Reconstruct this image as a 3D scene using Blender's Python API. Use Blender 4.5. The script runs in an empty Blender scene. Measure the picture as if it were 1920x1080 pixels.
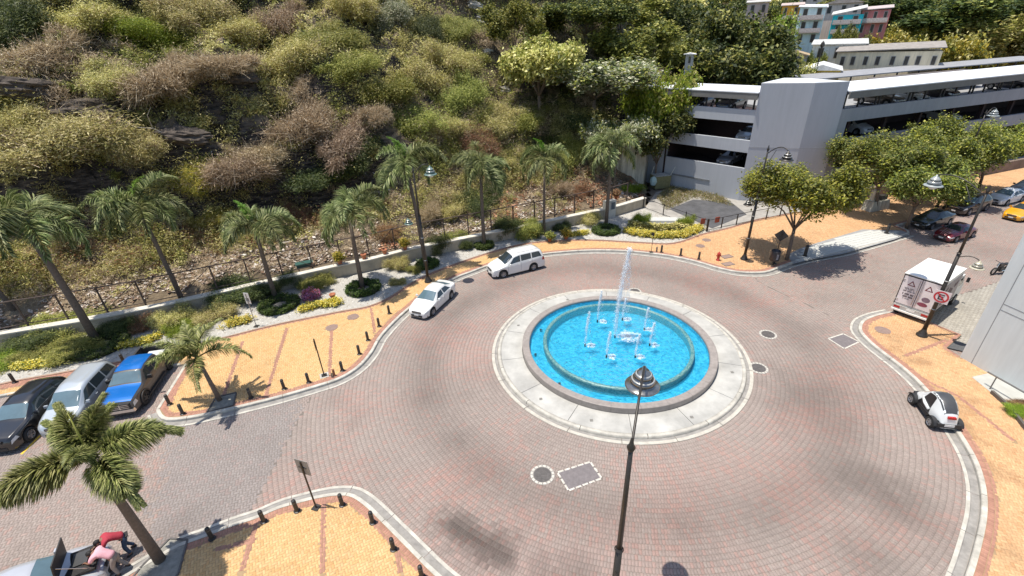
import bpy, math, random
import numpy as np
from mathutils import Vector, Matrix
PI = math.pi
rng = np.random.RandomState(7)
random.seed(7)
scene = bpy.context.scene
COL = scene.collection

# ------------------------------------------------------------------ camera, sky, sun, exposure
CAM_H = 17.4
FPX, PITCH, ROLL = 876.6, 0.4966, -0.0416
cF = np.array([0, math.cos(PITCH), -math.sin(PITCH)])
cX0 = np.array([1.0, 0, 0]); cU0 = np.array([0, math.sin(PITCH), math.cos(PITCH)])
cX = cX0 * math.cos(ROLL) + cU0 * math.sin(ROLL)
cU = -cX0 * math.sin(ROLL) + cU0 * math.cos(ROLL)
cam_d = bpy.data.cameras.new('camera'); cam = bpy.data.objects.new('camera', cam_d); COL.objects.link(cam)
cam_d.sensor_width = 36.0; cam_d.lens = FPX / 1920 * 36; cam_d.clip_end = 2000; cam_d.clip_start = 0.1
m = Matrix(((cX[0], cU[0], -cF[0], 0), (cX[1], cU[1], -cF[1], 0), (cX[2], cU[2], -cF[2], CAM_H), (0, 0, 0, 1)))
cam.matrix_world = m
scene.camera = cam
SUN_AZ, SUN_EL = math.radians(-90), math.radians(77)
world = bpy.data.worlds.new('World'); scene.world = world; world.use_nodes = True
wn = world.node_tree; bgn = wn.nodes['Background']
sky = wn.nodes.new('ShaderNodeTexSky'); sky.sky_type = 'NISHITA'; sky.sun_disc = False
sky.sun_elevation = SUN_EL; sky.sun_rotation = SUN_AZ
wn.links.new(sky.outputs[0], bgn.inputs[0]); bgn.inputs[1].default_value = 0.135
sun_d = bpy.data.lights.new('sun', 'SUN'); sun_d.energy = 4.6; sun_d.angle = math.radians(0.5); sun_d.color = (1, .94, .84)
sun = bpy.data.objects.new('sun', sun_d); COL.objects.link(sun)
sdir = Vector((math.sin(SUN_AZ) * math.cos(SUN_EL), math.cos(SUN_AZ) * math.cos(SUN_EL), math.sin(SUN_EL)))
sun.rotation_euler = sdir.to_track_quat('Z', 'Y').to_euler()
vs = scene.view_settings; vs.view_transform = 'Standard'; vs.look = 'None'; vs.gamma = 1; vs.use_curve_mapping = False; vs.exposure = 0.30
scene.cycles.use_denoising = True
scene.cycles.max_bounces = 6; scene.cycles.transparent_max_bounces = 12

# ------------------------------------------------------------------ surveying helpers (photo pixel -> point at height z)
def ray(px, py):
    return (px - 960) * cX - (py - 540) * cU + FPX * cF
def at(px, py, z=0.0):
    d = ray(px, py); t = (z - CAM_H) / d[2]
    return (float(d[0] * t), float(d[1] * t), z)
def at2(px, py, z=0.0): return at(px, py, z)[:2]
FC = np.array((6.3, 23.6))

# ------------------------------------------------------------------ value noise
_tab = rng.rand(256, 256)
def vnoise(x, y):
    x = np.asarray(x, float); y = np.asarray(y, float)
    xi = np.floor(x).astype(int); yi = np.floor(y).astype(int); fx = x - xi; fy = y - yi
    fx = fx * fx * (3 - 2 * fx); fy = fy * fy * (3 - 2 * fy)
    a = _tab[xi & 255, yi & 255]; b = _tab[(xi + 1) & 255, yi & 255]; c = _tab[xi & 255, (yi + 1) & 255]; d = _tab[(xi + 1) & 255, (yi + 1) & 255]
    return (a * (1 - fx) + b * fx) * (1 - fy) + (c * (1 - fx) + d * fx) * fy
def fbm(x, y, o=4):
    s = 0; a = 1; t = 0
    for i in range(o):
        s = s + a * vnoise(x * 2 ** i + 17.3 * i, y * 2 ** i + 5.1 * i); t += a; a *= .5
    return s / t

# ------------------------------------------------------------------ materials
def new_mat(name):
    m = bpy.data.materials.new(name); m.use_nodes = True
    return m, m.node_tree, m.node_tree.nodes['Principled BSDF']
MATS = {}
def pm(name, col, rough=.7, var=.15, scale=3.0, bump=0.0, bscale=40, metal=0, spec=.5, coat=0, obj_rand=0, alpha=1):
    """plain procedural surface: base colour broken up by two octaves of noise, fine bump"""
    if name in MATS: return MATS[name]
    m, nt, b = new_mat(name); N = nt.nodes; L = nt.links
    tc = N.new('ShaderNodeTexCoord')
    n1 = N.new('ShaderNodeTexNoise'); n1.inputs['Scale'].default_value = scale; n1.inputs['Detail'].default_value = 6; n1.inputs['Roughness'].default_value = .65
    L.new(tc.outputs['Object'], n1.inputs['Vector'])
    mr = N.new('ShaderNodeMapRange'); mr.inputs[1].default_value = .3; mr.inputs[2].default_value = .7
    mr.inputs[3].default_value = 1 - var; mr.inputs[4].default_value = 1 + var
    L.new(n1.outputs['Fac'], mr.inputs[0])
    mx = N.new('ShaderNodeVectorMath'); mx.operation = 'SCALE'; mx.inputs[0].default_value = col[:3]
    L.new(mr.outputs[0], mx.inputs['Scale'])
    out = mx.outputs[0]
    if obj_rand:
        oi = N.new('ShaderNodeObjectInfo'); r2 = N.new('ShaderNodeMapRange'); r2.inputs[3].default_value = 1 - obj_rand; r2.inputs[4].default_value = 1 + obj_rand
        L.new(oi.outputs['Random'], r2.inputs[0]); m2 = N.new('ShaderNodeVectorMath'); m2.operation = 'SCALE'
        L.new(out, m2.inputs[0]); L.new(r2.outputs[0], m2.inputs['Scale']); out = m2.outputs[0]
    L.new(out, b.inputs['Base Color'])
    b.inputs['Roughness'].default_value = rough; b.inputs['Metallic'].default_value = metal
    b.inputs['Specular IOR Level'].default_value = spec
    if coat: b.inputs['Coat Weight'].default_value = coat; b.inputs['Coat Roughness'].default_value = .03
    if bump:
        n2 = N.new('ShaderNodeTexNoise'); n2.inputs['Scale'].default_value = bscale; n2.inputs['Detail'].default_value = 4
        L.new(tc.outputs['Object'], n2.inputs['Vector'])
        bp = N.new('ShaderNodeBump'); bp.inputs['Strength'].default_value = bump; bp.inputs['Distance'].default_value = .02
        L.new(n2.outputs['Fac'], bp.inputs['Height']); L.new(bp.outputs[0], b.inputs['Normal'])
    MATS[name] = m
    return m
def attr_mat(name, rough=.8, translucent=0, spec=.3, grain=.12, gscale=9, obj_rand=0, bump=.3):
    """colour read from the per-piece attribute 'tint' (each brick / leaf its own colour) times fine grain"""
    if name in MATS: return MATS[name]
    m, nt, b = new_mat(name); N = nt.nodes; L = nt.links
    a = N.new('ShaderNodeAttribute'); a.attribute_name = 'tint'
    out = a.outputs['Color']
    if grain:
        tc = N.new('ShaderNodeTexCoord'); n1 = N.new('ShaderNodeTexNoise'); n1.inputs['Scale'].default_value = gscale; n1.inputs['Detail'].default_value = 5
        L.new(tc.outputs['Object'], n1.inputs['Vector'])
        mr = N.new('ShaderNodeMapRange'); mr.inputs[1].default_value = .3; mr.inputs[2].default_value = .7; mr.inputs[3].default_value = 1 - grain; mr.inputs[4].default_value = 1 + grain
        L.new(n1.outputs['Fac'], mr.inputs[0]); mx = N.new('ShaderNodeVectorMath'); mx.operation = 'SCALE'
        L.new(out, mx.inputs[0]); L.new(mr.outputs[0], mx.inputs['Scale']); out = mx.outputs[0]
        if bump:
            bp = N.new('ShaderNodeBump'); bp.inputs['Strength'].default_value = bump; bp.inputs['Distance'].default_value = .01
            L.new(n1.outputs['Fac'], bp.inputs['Height']); L.new(bp.outputs[0], b.inputs['Normal'])
    if obj_rand:
        oi = N.new('ShaderNodeObjectInfo'); hs = N.new('ShaderNodeHueSaturation')
        r1 = N.new('ShaderNodeMapRange'); r1.inputs[3].default_value = .485; r1.inputs[4].default_value = .515; L.new(oi.outputs['Random'], r1.inputs[0])
        r2 = N.new('ShaderNodeMapRange'); r2.inputs[3].default_value = 1 - obj_rand; r2.inputs[4].default_value = 1 + obj_rand; L.new(oi.outputs['Random'], r2.inputs[0])
        L.new(r1.outputs[0], hs.inputs['Hue']); L.new(r2.outputs[0], hs.inputs['Value']); L.new(out, hs.inputs['Color']); out = hs.outputs[0]
    L.new(out, b.inputs['Base Color']); b.inputs['Roughness'].default_value = rough; b.inputs['Specular IOR Level'].default_value = spec
    if translucent:
        tr = N.new('ShaderNodeBsdfTranslucent'); L.new(out, tr.inputs[0]); ms = N.new('ShaderNodeMixShader'); ms.inputs[0].default_value = translucent
        L.new(b.outputs[0], ms.inputs[1]); L.new(tr.outputs[0], ms.inputs[2]); L.new(ms.outputs[0], N['Material Output'].inputs[0])
    MATS[name] = m
    return m

# ------------------------------------------------------------------ object helpers
def tag(o, label=None, cat=None, group=None, kind=None):
    if label: o['label'] = label
    if cat: o['category'] = cat
    if group: o['group'] = group
    if kind: o['kind'] = kind
    return o
def empty(name, loc, rz=0, label=None, cat=None, group=None):
    o = bpy.data.objects.new(name, None); COL.objects.link(o); o.location = loc; o.rotation_euler = (0, 0, rz); o.empty_display_size = .2
    return tag(o, label, cat, group)
def link(name, me, parent=None, loc=None, rot=None, scl=None):
    o = bpy.data.objects.new(name, me); COL.objects.link(o)
    if parent: o.parent = parent
    if loc is not None: o.location = loc
    if rot is not None: o.rotation_euler = rot
    if scl is not None: o.scale = scl
    return o
def np_mesh(name, V, Fc, mat, tint=None, smooth=False):
    """V (n,3), Fc (m,k) equal-size faces; tint (n,3) point colour"""
    me = bpy.data.meshes.new(name); V = np.asarray(V, np.float32); Fc = np.asarray(Fc, np.int32); k = Fc.shape[1]
    me.vertices.add(len(V)); me.vertices.foreach_set('co', V.ravel())
    me.loops.add(Fc.size); me.loops.foreach_set('vertex_index', Fc.ravel())
    me.polygons.add(len(Fc)); me.polygons.foreach_set('loop_start', np.arange(0, Fc.size, k, dtype=np.int32))
    me.polygons.foreach_set('loop_total', np.full(len(Fc), k, np.int32))
    if smooth: me.polygons.foreach_set('use_smooth', np.ones(len(Fc), bool))
    if tint is not None:
        a = me.color_attributes.new('tint', 'FLOAT_COLOR', 'POINT'); c = np.ones((len(V), 4), np.float32); c[:, :3] = tint; a.data.foreach_set('color', c.ravel())
    me.materials.append(mat); me.update(); me.validate()
    return me
def streak_mat(name, col, var=.12, rough=.82):
    """painted render: broad patches plus vertical rain streaks and a faint dirt tide"""
    if name in MATS: return MATS[name]
    m, nt, b = new_mat(name); N = nt.nodes; L = nt.links; tc = N.new('ShaderNodeTexCoord'); f = []
    for sc_, zs_, d_ in ((2.2, .05, 5), (.35, .6, 6), (7, .12, 3)):
        mp = N.new('ShaderNodeMapping'); mp.inputs['Scale'].default_value = (1, 1, zs_); n_ = N.new('ShaderNodeTexNoise'); n_.inputs['Scale'].default_value = sc_; n_.inputs['Detail'].default_value = d_
        L.new(tc.outputs['Object'], mp.inputs[0]); L.new(mp.outputs[0], n_.inputs[0]); mr = N.new('ShaderNodeMapRange'); mr.inputs[1].default_value = .36; mr.inputs[2].default_value = .66; mr.inputs[3].default_value = 1 + var * .5; mr.inputs[4].default_value = 1 - var * (1 if sc_ != 7 else .5); L.new(n_.outputs['Fac'], mr.inputs[0]); f.append(mr.outputs[0])
    a = N.new('ShaderNodeMath'); a.operation = 'MULTIPLY'; L.new(f[0], a.inputs[0]); L.new(f[1], a.inputs[1]); a2 = N.new('ShaderNodeMath'); a2.operation = 'MULTIPLY'; L.new(a.outputs[0], a2.inputs[0]); L.new(f[2], a2.inputs[1])
    mx = N.new('ShaderNodeVectorMath'); mx.operation = 'SCALE'; mx.inputs[0].default_value = col; L.new(a2.outputs[0], mx.inputs['Scale']); L.new(mx.outputs[0], b.inputs['Base Color']); b.inputs['Roughness'].default_value = rough; b.inputs['Specular IOR Level'].default_value = .25
    MATS[name] = m; return m
class MB:
    def __init__(s): s.v = []; s.f = []
    def add(s, V, Fc):
        n = len(s.v); s.v += [tuple(map(float, p)) for p in V]; s.f += [tuple(i + n for i in f) for f in Fc]; return s
    def box(s, c, size, rz=0, top=1.0, R=None):
        hx, hy, hz = size[0] / 2, size[1] / 2, size[2] / 2; P = []
        for z, k in ((-hz, 1), (hz, top)):
            for x, y in ((-hx, -hy), (hx, -hy), (hx, hy), (-hx, hy)): P.append((x * k, y * k, z))
        P = np.array(P)
        if R is None: cz, sz = math.cos(rz), math.sin(rz); R = np.array([[cz, -sz, 0], [sz, cz, 0], [0, 0, 1]])
        P = P @ np.asarray(R).T + np.array(c)
        return s.add(P, [(0, 3, 2, 1), (4, 5, 6, 7), (0, 1, 5, 4), (1, 2, 6, 5), (2, 3, 7, 6), (3, 0, 4, 7)])
    def tube(s, pts, r, n=8, caps=True):
        pts = [Vector(p) for p in pts]; rs = r if hasattr(r, '__len__') else [r] * len(pts); V = []; up = Vector((0, 0, 1))
        prev = None
        for i, p in enumerate(pts):
            d = (pts[min(i + 1, len(pts) - 1)] - pts[max(i - 1, 0)]); d.normalize() if d.length > 0 else None
            if prev is None:
                a = d.cross(up)
                if a.length < .05: a = d.cross(Vector((1, 0, 0)))
            else: a = prev - d * prev.dot(d)
            a.normalize(); prev = a; b = d.cross(a)
            for k in range(n):
                t = 2 * PI * k / n; V.append(p + (a * math.cos(t) + b * math.sin(t)) * rs[i])
        Fc = []
        for i in range(len(pts) - 1):
            for k in range(n): Fc.append((i * n + k, i * n + (k + 1) % n, (i + 1) * n + (k + 1) % n, (i + 1) * n + k))
        if caps: Fc.append(tuple(range(n))[::-1]); Fc.append(tuple((len(pts) - 1) * n + k for k in range(n)))
        return s.add(V, Fc)
    def lathe(s, prof, n=24, c=(0, 0, 0), close=False):
        V = []; Fc = []
        for r, z in prof:
            for k in range(n): t = 2 * PI * k / n; V.append((c[0] + r * math.cos(t), c[1] + r * math.sin(t), c[2] + z))
        for i in range(len(prof) - 1):
            for k in range(n): Fc.append((i * n + k, i * n + (k + 1) % n, (i + 1) * n + (k + 1) % n, (i + 1) * n + k))
        if close: Fc.append(tuple(range(n))[::-1]); Fc.append(tuple((len(prof) - 1) * n + k for k in range(n)))
        return s.add(V, Fc)
    def prism(s, poly, z0, z1):
        n = len(poly)
        a = sum(poly[i][0] * poly[(i + 1) % n][1] - poly[(i + 1) % n][0] * poly[i][1] for i in range(n))
        if a < 0: poly = poly[::-1]
        V = [(p[0], p[1], z0) for p in poly] + [(p[0], p[1], z1) for p in poly]
        return s.add(V, [tuple(range(n))[::-1], tuple(range(n, 2 * n))] + [(i, (i + 1) % n, n + (i + 1) % n, n + i) for i in range(n)])
    def mesh(s, name, mat, smooth=False):
        me = bpy.data.meshes.new(name); me.from_pydata(s.v, [], s.f); me.materials.append(mat)
        if smooth: me.polygons.foreach_set('use_smooth', [True] * len(me.polygons))
        me.update(); return me
    def build(s, name, mat, parent=None, smooth=False, loc=None, rot=None):
        return link(name, s.mesh(name, mat, smooth), parent, loc, rot)
def fill_poly(name, poly, z, mat, parent=None, kind=None):
    """flat sheet from an arbitrary simple polygon"""
    import bmesh
    from mathutils.geometry import tessellate_polygon
    pp = [poly[0]]
    for p in poly[1:]:
        if abs(p[0] - pp[-1][0]) + abs(p[1] - pp[-1][1]) > 1e-3: pp.append(p)
    bm = bmesh.new(); vs_ = [bm.verts.new((p[0], p[1], z)) for p in pp]
    for t in tessellate_polygon([[Vector((p[0], p[1], 0)) for p in pp]]):
        try: bm.faces.new([vs_[i] for i in t])
        except ValueError: pass
    bm.normal_update()
    for f in bm.faces:
        if f.normal.z < 0: f.normal_flip()
    me = bpy.data.meshes.new(name); bm.to_mesh(me); bm.free(); me.materials.append(mat)
    o = link(name, me, parent)
    if kind: o['kind'] = kind
    return o
def spline(pts, step=.4):
    """Catmull-Rom through pts, resampled"""
    P = [np.array(p[:2], float) for p in pts]; P = [2 * P[0] - P[1]] + P + [2 * P[-1] - P[-2]]; out = []
    for i in range(1, len(P) - 2):
        n = max(2, int(np.linalg.norm(P[i + 1] - P[i]) / step))
        for k in range(n):
            t = k / n; a, b, c, d = P[i - 1], P[i], P[i + 1], P[i + 2]
            out.append(.5 * (2 * b + (c - a) * t + (2 * a - 5 * b + 4 * c - d) * t * t + (3 * b - a - 3 * c + d) * t ** 3))
    out.append(P[-2]); return np.array(out)
def inside(poly, X, Y):
    poly = np.asarray(poly)[:, :2]; r = np.zeros(len(X), bool); n = len(poly)
    for i in range(n):
        x1, y1 = poly[i]; x2, y2 = poly[(i + 1) % n]
        c = ((y1 > Y) != (y2 > Y))
        with np.errstate(divide='ignore', invalid='ignore'): r ^= c & (X < (x2 - x1) * (Y - y1) / (y2 - y1 + 1e-12) + x1)
    return r
def tree_copy(root, loc, rz=None, scl=None, label=None, group=None):
    r = root.copy(); COL.objects.link(r); r.location = loc
    if rz is not None: r.rotation_euler = (0, 0, rz)
    if scl is not None: r.scale = (scl,) * 3 if not hasattr(scl, '__len__') else scl
    if label: r['label'] = label
    if group: r['group'] = group
    for ch in list(root.children):
        c = ch.copy(); COL.objects.link(c); c.parent = r
        for g in list(ch.children):
            d = g.copy(); COL.objects.link(d); d.parent = c
    return r
def proud(V, poly=None): return V
# ================================================================== GROUND, ROAD, PAVEMENTS
KN = [(440,765),(520,745),(600,722),(640,708),(673,687),(697,660),(713,632),(740,602),(770,575),(807,546),(853,521),(887,508),(917,497),(965,484),(1017,476),(1057,472),(1107,469),(1173,470),(1240,477),(1280,484),(1313,492),(1347,502),(1380,509),(1412,511),(1440,509),(1467,499),(1487,492),(1520,484),(1580,473),(1630,460),(1677,446),(1705,437)]
ZS = .15
kn = [at2(x, y, ZS) for x, y in KN]
u_ne = np.array((.93, .37)); u_ne /= np.linalg.norm(u_ne)
bay = [at2(-220, 790, ZS), at2(-90, 766, ZS), at2(0, 742, ZS), at2(120, 722, ZS), at2(235, 697, ZS), at2(347, 682, ZS), at2(322, 722, ZS), at2(293, 768, ZS), at2(306, 786, ZS), at2(360, 782, ZS)]
kN_line = np.vstack([spline(kn, .35)])
p_end = kN_line[-1]
ne1 = p_end + u_ne * 1.0 + np.array((-.37, .93)) * 1.7
ne2 = ne1 + u_ne * 34
kne = [tuple(p_end), tuple(p_end + u_ne * .7 + np.array((-.37, .93)) * .5), tuple(ne1), tuple(ne2)]
WB = [(-330, 820), (-160, 765), (0, 721), (117, 699), (233, 677), (343, 653), (500, 613), (585, 595), (640, 584), (690, 575), (730, 558), (773, 530), (807, 513), (840, 500), (907, 477), (973, 459), (1033, 452), (1107, 450), (1207, 455), (1250, 457), (1280, 452), (1313, 440), (1363, 428), (1440, 407), (1580, 383), (1700, 352), (1820, 325), (1920, 304), (2060, 270)]
wb = [at2(x, y, ZS) for x, y in WB]
wb_line = spline(wb, .5)
north_poly = [tuple(p) for p in bay] + [tuple(p) for p in kN_line] + [tuple(p) for p in kne[1:]] + [tuple(p) for p in wb_line[::-1]]
KE = [(1672, 583), (1640, 590), (1617, 600), (1611, 612), (1614, 623), (1633, 643), (1657, 662), (1687, 685), (1723, 717), (1765, 766), (1800, 817), (1826, 863), (1840, 910), (1842, 958), (1833, 1008), (1812, 1080)]
ke_line = spline([at2(x, y, ZS) for x, y in KE] + [(14.0, 8.2), (11.5, 7.0), (9.0, 6.2)], .35)
se_poly = [tuple(p) for p in ke_line] + [(9, 2), (31, 2), (31, 21.5)] + [at2(1800, 668, ZS), at2(1775, 652, ZS), at2(1803, 627, ZS), at2(1747, 605, ZS)]
KS = [(150, 1130), (200, 1098), (260, 1062), (333, 1020), (383, 1002), (433, 982), (483, 966), (520, 949), (567, 936), (600, 928), (640, 923), (667, 928), (693, 947), (717, 970), (737, 990), (760, 1013), (787, 1040), (820, 1073)]
ks_line = spline([at2(x, y, ZS) for x, y in KS] + [(-1.9, 9.2), (-.3, 8.0), (2.0, 6.6)], .35)
sw_poly = [tuple(p) for p in ks_line] + [(3, 2), (-24, 2), (-24, 7)]

GROUND = pm('ground_soil', (.2, .16, .12), .95, .25, .8, .5, 12)
mb = MB(); mb.add([(-500, -60, -.03), (600, -60, -.03), (600, 900, -.03), (-500, 900, -.03)], [(0, 1, 2, 3)])
mb.build('ground', GROUND)['kind'] = 'structure'
JOINT = pm('joint_sand', (.17, .145, .125), .95, .2, 2)
road = fill_poly('road', [(-60, 0), (90, 0), (90, 75), (45, 51.0), (33, 44), (15, 41), (-2, 41), (-12, 29), (-60, 22)], -.012, JOINT, kind='structure')

def bricks(cx, cy, ang, lx, ly, zt, col, h=.05, ch=.007):
    """brick tops with chamfered edges; arrays of centre, angle, size, colour"""
    n = len(cx); c, s = np.cos(ang), np.sin(ang)
    if np.isscalar(lx): lx = np.full(n, lx)
    if np.isscalar(ly): ly = np.full(n, ly)
    zt = np.broadcast_to(zt, (n,)) + (rng.rand(n) - .5) * .004
    V = np.zeros((n, 8, 3)); 
    for k, (sx, sy) in enumerate(((-1, -1), (1, -1), (1, 1), (-1, 1))):
        for lev, (e, dz) in enumerate(((ch, 0), (0, -ch * 1.6))):
            x = sx * (lx / 2 - e); y = sy * (ly / 2 - e)
            V[:, lev * 4 + k, 0] = cx + x * c - y * s; V[:, lev * 4 + k, 1] = cy + x * s + y * c; V[:, lev * 4 + k, 2] = zt + dz
    Fq = np.array([(0, 1, 2, 3), (4, 5, 1, 0), (5, 6, 2, 1), (6, 7, 3, 2), (7, 4, 0, 3)])
    Fc = (np.arange(n)[:, None, None] * 8 + Fq[None]).reshape(-1, 4)
    return V.reshape(-1, 3), Fc, np.repeat(col, 8, axis=0)
def herring(x0, x1, y0, y1, ang, w=.11):
    """90-degree herringbone of 2w x w bricks, rotated by ang, covering the box"""
    c, s = math.cos(ang), math.sin(ang); cxm, cym = (x0 + x1) / 2, (y0 + y1) / 2; R = math.hypot(x1 - x0, y1 - y0) / 2 + 1
    n = int(R / w) + 2
    I, J = np.meshgrid(np.arange(-n, n), np.arange(-n, n)); I = I.ravel(); J = J.ravel()
    k = (I - J) % 4
    hmask = k == 0; vmask = k == 2
    hx = (I[hmask] + 1.0) * w; hy = (J[hmask] + .5) * w
    vx = (I[vmask] + 1.5 - 1.0) * w; vy = (J[vmask] + 0.0) * w
    # horizontal brick covers (i,j),(i+1,j); vertical brick covers (i,j-1),(i,j)
    X = np.r_[hx, vx]; Y = np.r_[hy, vy]; A = np.r_[np.zeros(len(hx)), np.full(len(vx), PI / 2)]
    wx = cxm + X * c - Y * s; wy = cym + X * s + Y * c
    k = (wx > x0) & (wx < x1) & (wy > y0) & (wy < y1)
    return wx[k], wy[k], A[k] + ang
def edge_dist(line, X, Y):
    d = np.full(len(X), 1e9); L = np.asarray(line)[:, :2]
    for i in range(len(L) - 1):
        a, b = L[i], L[i + 1]; ab = b - a; t = np.clip(((X - a[0]) * ab[0] + (Y - a[1]) * ab[1]) / (ab @ ab + 1e-9), 0, 1)
        d = np.minimum(d, np.hypot(X - a[0] - t * ab[0], Y - a[1] - t * ab[1]))
    return d
BR = attr_mat('paving_brick_red_grey', .85, grain=.14, gscale=14)
# ---- road bricks
def road_color(X, Y, zone):
    n = len(X); r = np.hypot(X - FC[0], Y - FC[1])
    grey = np.array((.318, .262, .232)); red = np.array((.385, .245, .208)); pale = np.array((.345, .298, .262))
    redness = np.clip((fbm(X * .35, Y * .35, 3) - .40) * 2.4, 0, 1) * .75
    redness *= np.where(zone == 1, .45, 1.0); redness = np.where(zone == 2, redness * .75, redness)
    pick = rng.rand(n) < (.1 + .45 * redness)
    c = np.where(pick[:, None], red, grey) ; c = c * .55 + .45 * (grey * (1 - redness[:, None]) + red * redness[:, None])
    c = np.where((rng.rand(n) < .18)[:, None], c * .65 + pale * .35, c)
    c = c * (1 + (rng.rand(n)[:, None] - .5) * .11) * .95
    # tyre-polished darker band round the circle, oil and rubber stains
    band = np.exp(-((r - 11.6 - 1.2 * (fbm(X * .2, Y * .2, 2) - .5)) / 1.5) ** 2) * (.55 + .6 * fbm(X * .5 + 9, Y * .5, 3))
    dk = 1 - .29 * np.clip(band, 0, 1)
    dk *= 1 - .12 * np.clip((fbm(X * .6 + 40, Y * .6, 4) - .5) * 3, 0, 1)
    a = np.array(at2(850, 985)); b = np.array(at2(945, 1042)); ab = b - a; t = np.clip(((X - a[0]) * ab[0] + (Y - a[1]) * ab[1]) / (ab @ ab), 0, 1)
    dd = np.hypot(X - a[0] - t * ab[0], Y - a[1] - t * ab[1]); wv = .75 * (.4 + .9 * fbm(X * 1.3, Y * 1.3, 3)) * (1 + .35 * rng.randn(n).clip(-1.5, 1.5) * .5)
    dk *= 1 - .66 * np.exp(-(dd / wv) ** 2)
    for (qx, qy), rad, am in (((1700, 960), 1.5, .35), ((1650, 900), 1.2, .3), ((1500, 740), 2.0, .3), ((330, 1000), 1.2, .15), ((1640, 1050), 1.3, .25), ((1080, 1070), .9, .3), ((1010, 1060), .6, .3), ((1850, 470), 2, .2)):
        q = at2(qx, qy); dd = np.hypot(X - q[0], Y - q[1]) / (rad * (.6 + .8 * fbm(X * 1.2, Y * 1.2, 3))); dk *= 1 - am * np.exp(-dd ** 2)
    c = c * dk[:, None]
    X_ = X; X = X + rng.randn(n) * .35
    greyp = (zone == 1) & (X + .45 * (Y - 17) > -17.5) & (X + .25 * (Y - 17) < -11.2)
    g = c.mean(1, keepdims=True) * np.array((1.02, .97, .96)) * .88 * .5 + c * .5
    c = np.where(greyp[:, None], g, c); X = X_
    return c
nb = np.array((-u_ne[1], u_ne[0])); p0 = np.array((25.3, 26.9))
def zone_of(X, Y):
    z = np.zeros(len(X), int); z[X < -11.5] = 1; z[((X - 21.5) * .75 + (Y - 26) * .35 > 0) & (X > 19) & (Y > 22)] = 2
    return z
parts = []
w = .125
for i in range(int((21 - 7.72) / .225)):               # circular courses, bricks radial
    r = 7.84 + i * .225; n = int(2 * PI * r / w); th = (np.arange(n) + .5 * (i % 2) + rng.rand()) * 2 * PI / n
    X = FC[0] + r * np.cos(th); Y = FC[1] + r * np.sin(th); k = (Y > 6.6) & (zone_of(X, Y) == 0)
    parts.append((X[k], Y[k], th[k], np.full(k.sum(), .225 - .011), np.full(k.sum(), 2 * PI * r / n - .009)))
hx, hy, ha = herring(-36, -11.0, 5.5, 30, .35, .122); k = zone_of(hx, hy) == 1
parts.append((hx[k], hy[k], ha[k], np.full(k.sum(), .244 - .014), np.full(k.sum(), .122 - .013)))
rows = np.arange(-4, 46, .22); XX = []; 
for j, a in enumerate(rows):
    b = np.arange(-12, 22, .125) + .06 * (j % 2); XX.append(np.c_[np.full(len(b), a), b])
XX = np.vstack(XX); X = p0[0] + XX[:, 0] * u_ne[0] + XX[:, 1] * nb[0]; Y = p0[1] + XX[:, 0] * u_ne[1] + XX[:, 1] * nb[1]
k = zone_of(X, Y) == 2; k &= (X < 62)
parts.append((X[k], Y[k], np.full(k.sum(), math.atan2(u_ne[1], u_ne[0])), np.full(k.sum(), .206), np.full(k.sum(), .112)))
X, Y, A, LX, LY = [np.concatenate([p[i] for p in parts]) for i in range(5)]
keep = ~inside(north_poly, X, Y) & ~inside(se_poly, X, Y) & ~inside(sw_poly, X, Y)
# not behind the north pavement's back edge
keep &= Y < np.interp(X, [p[0] for p in wb_line], [p[1] for p in wb_line])
# the right-hand bay by the truck is grey stamped concrete: separate sheet
side = (X - p0[0]) * nb[0] + (Y - p0[1]) * nb[1]; al = (X - p0[0]) * u_ne[0] + (Y - p0[1]) * u_ne[1]
inbay = (side < -.9 - .02 * al) & (al > -.5)
keep &= ~inbay
keep &= ~((side < -9.5) & (al > 0))
covers = [(at2(1017, 890), .42), (at2(1440, 627), .4), (at2(1422, 690), .4), (at2(1190, 546), .42)]
for (qx, qy), qr in covers: keep &= np.hypot(X - qx, Y - qy) > qr + .05
rects = [[at2(1045, 886), at2(1107, 866), at2(1128, 897), at2(1066, 920)], [at2(1553, 635), at2(1581, 626), at2(1611, 641), at2(1583, 654)]]
for rc in rects: keep &= ~inside(rc, X, Y)
X, Y, A, LX, LY = X[keep], Y[keep], A[keep], LX[keep], LY[keep]
# in-view only (a margin to each side)
Z = zone_of(X, Y); colr = road_color(X, Y, Z)
dist = np.hypot(X, Y); 
# the nearest bricks in frame are pieces of their own
wv = np.c_[X, Y, np.full(len(X), -CAM_H)]; dep = wv @ cF; px = 960 + FPX * (wv @ cX) / dep; py = 540 - FPX * (wv @ cU) / dep
infr = (px > 4) & (px < 1916) & (py < 1076)
order = np.argsort(np.where(infr, np.hypot(dist, CAM_H), 1e9)); near = order[:300]; m0 = np.ones(len(X), bool); m0[near] = False
V, Fc, C = bricks(X[m0], Y[m0], A[m0], LX[m0], LY[m0], 0.0, colr[m0])
o = link('paving_bricks', np_mesh('paving_bricks', V, Fc, BR, C), road); o['kind'] = 'stuff'
def single_brick(mat, lx, ly, name='brick'):
    V, Fc, C = bricks(np.zeros(1), np.zeros(1), np.zeros(1), lx, ly, 0.0, np.array([[1, 1, 1.]])); V[:, 2] -= V[:, 2].max(); 
    return np_mesh(name, V, Fc, mat)
BRICKM = []
srt = near[np.argsort(colr[near].sum(1) + 1.5 * (colr[near][:, 0] - colr[near][:, 2]))]; GI = {}
for k_, grp in enumerate(np.array_split(srt, 30)):
    cc = colr[grp].mean(0); BRICKM.append(single_brick(pm('paving_brick_%d' % k_, tuple(cc), .85, .14, 14, .3, 30), .213, .115, 'paving_brick'))
    for i in grp: GI[i] = k_
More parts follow.
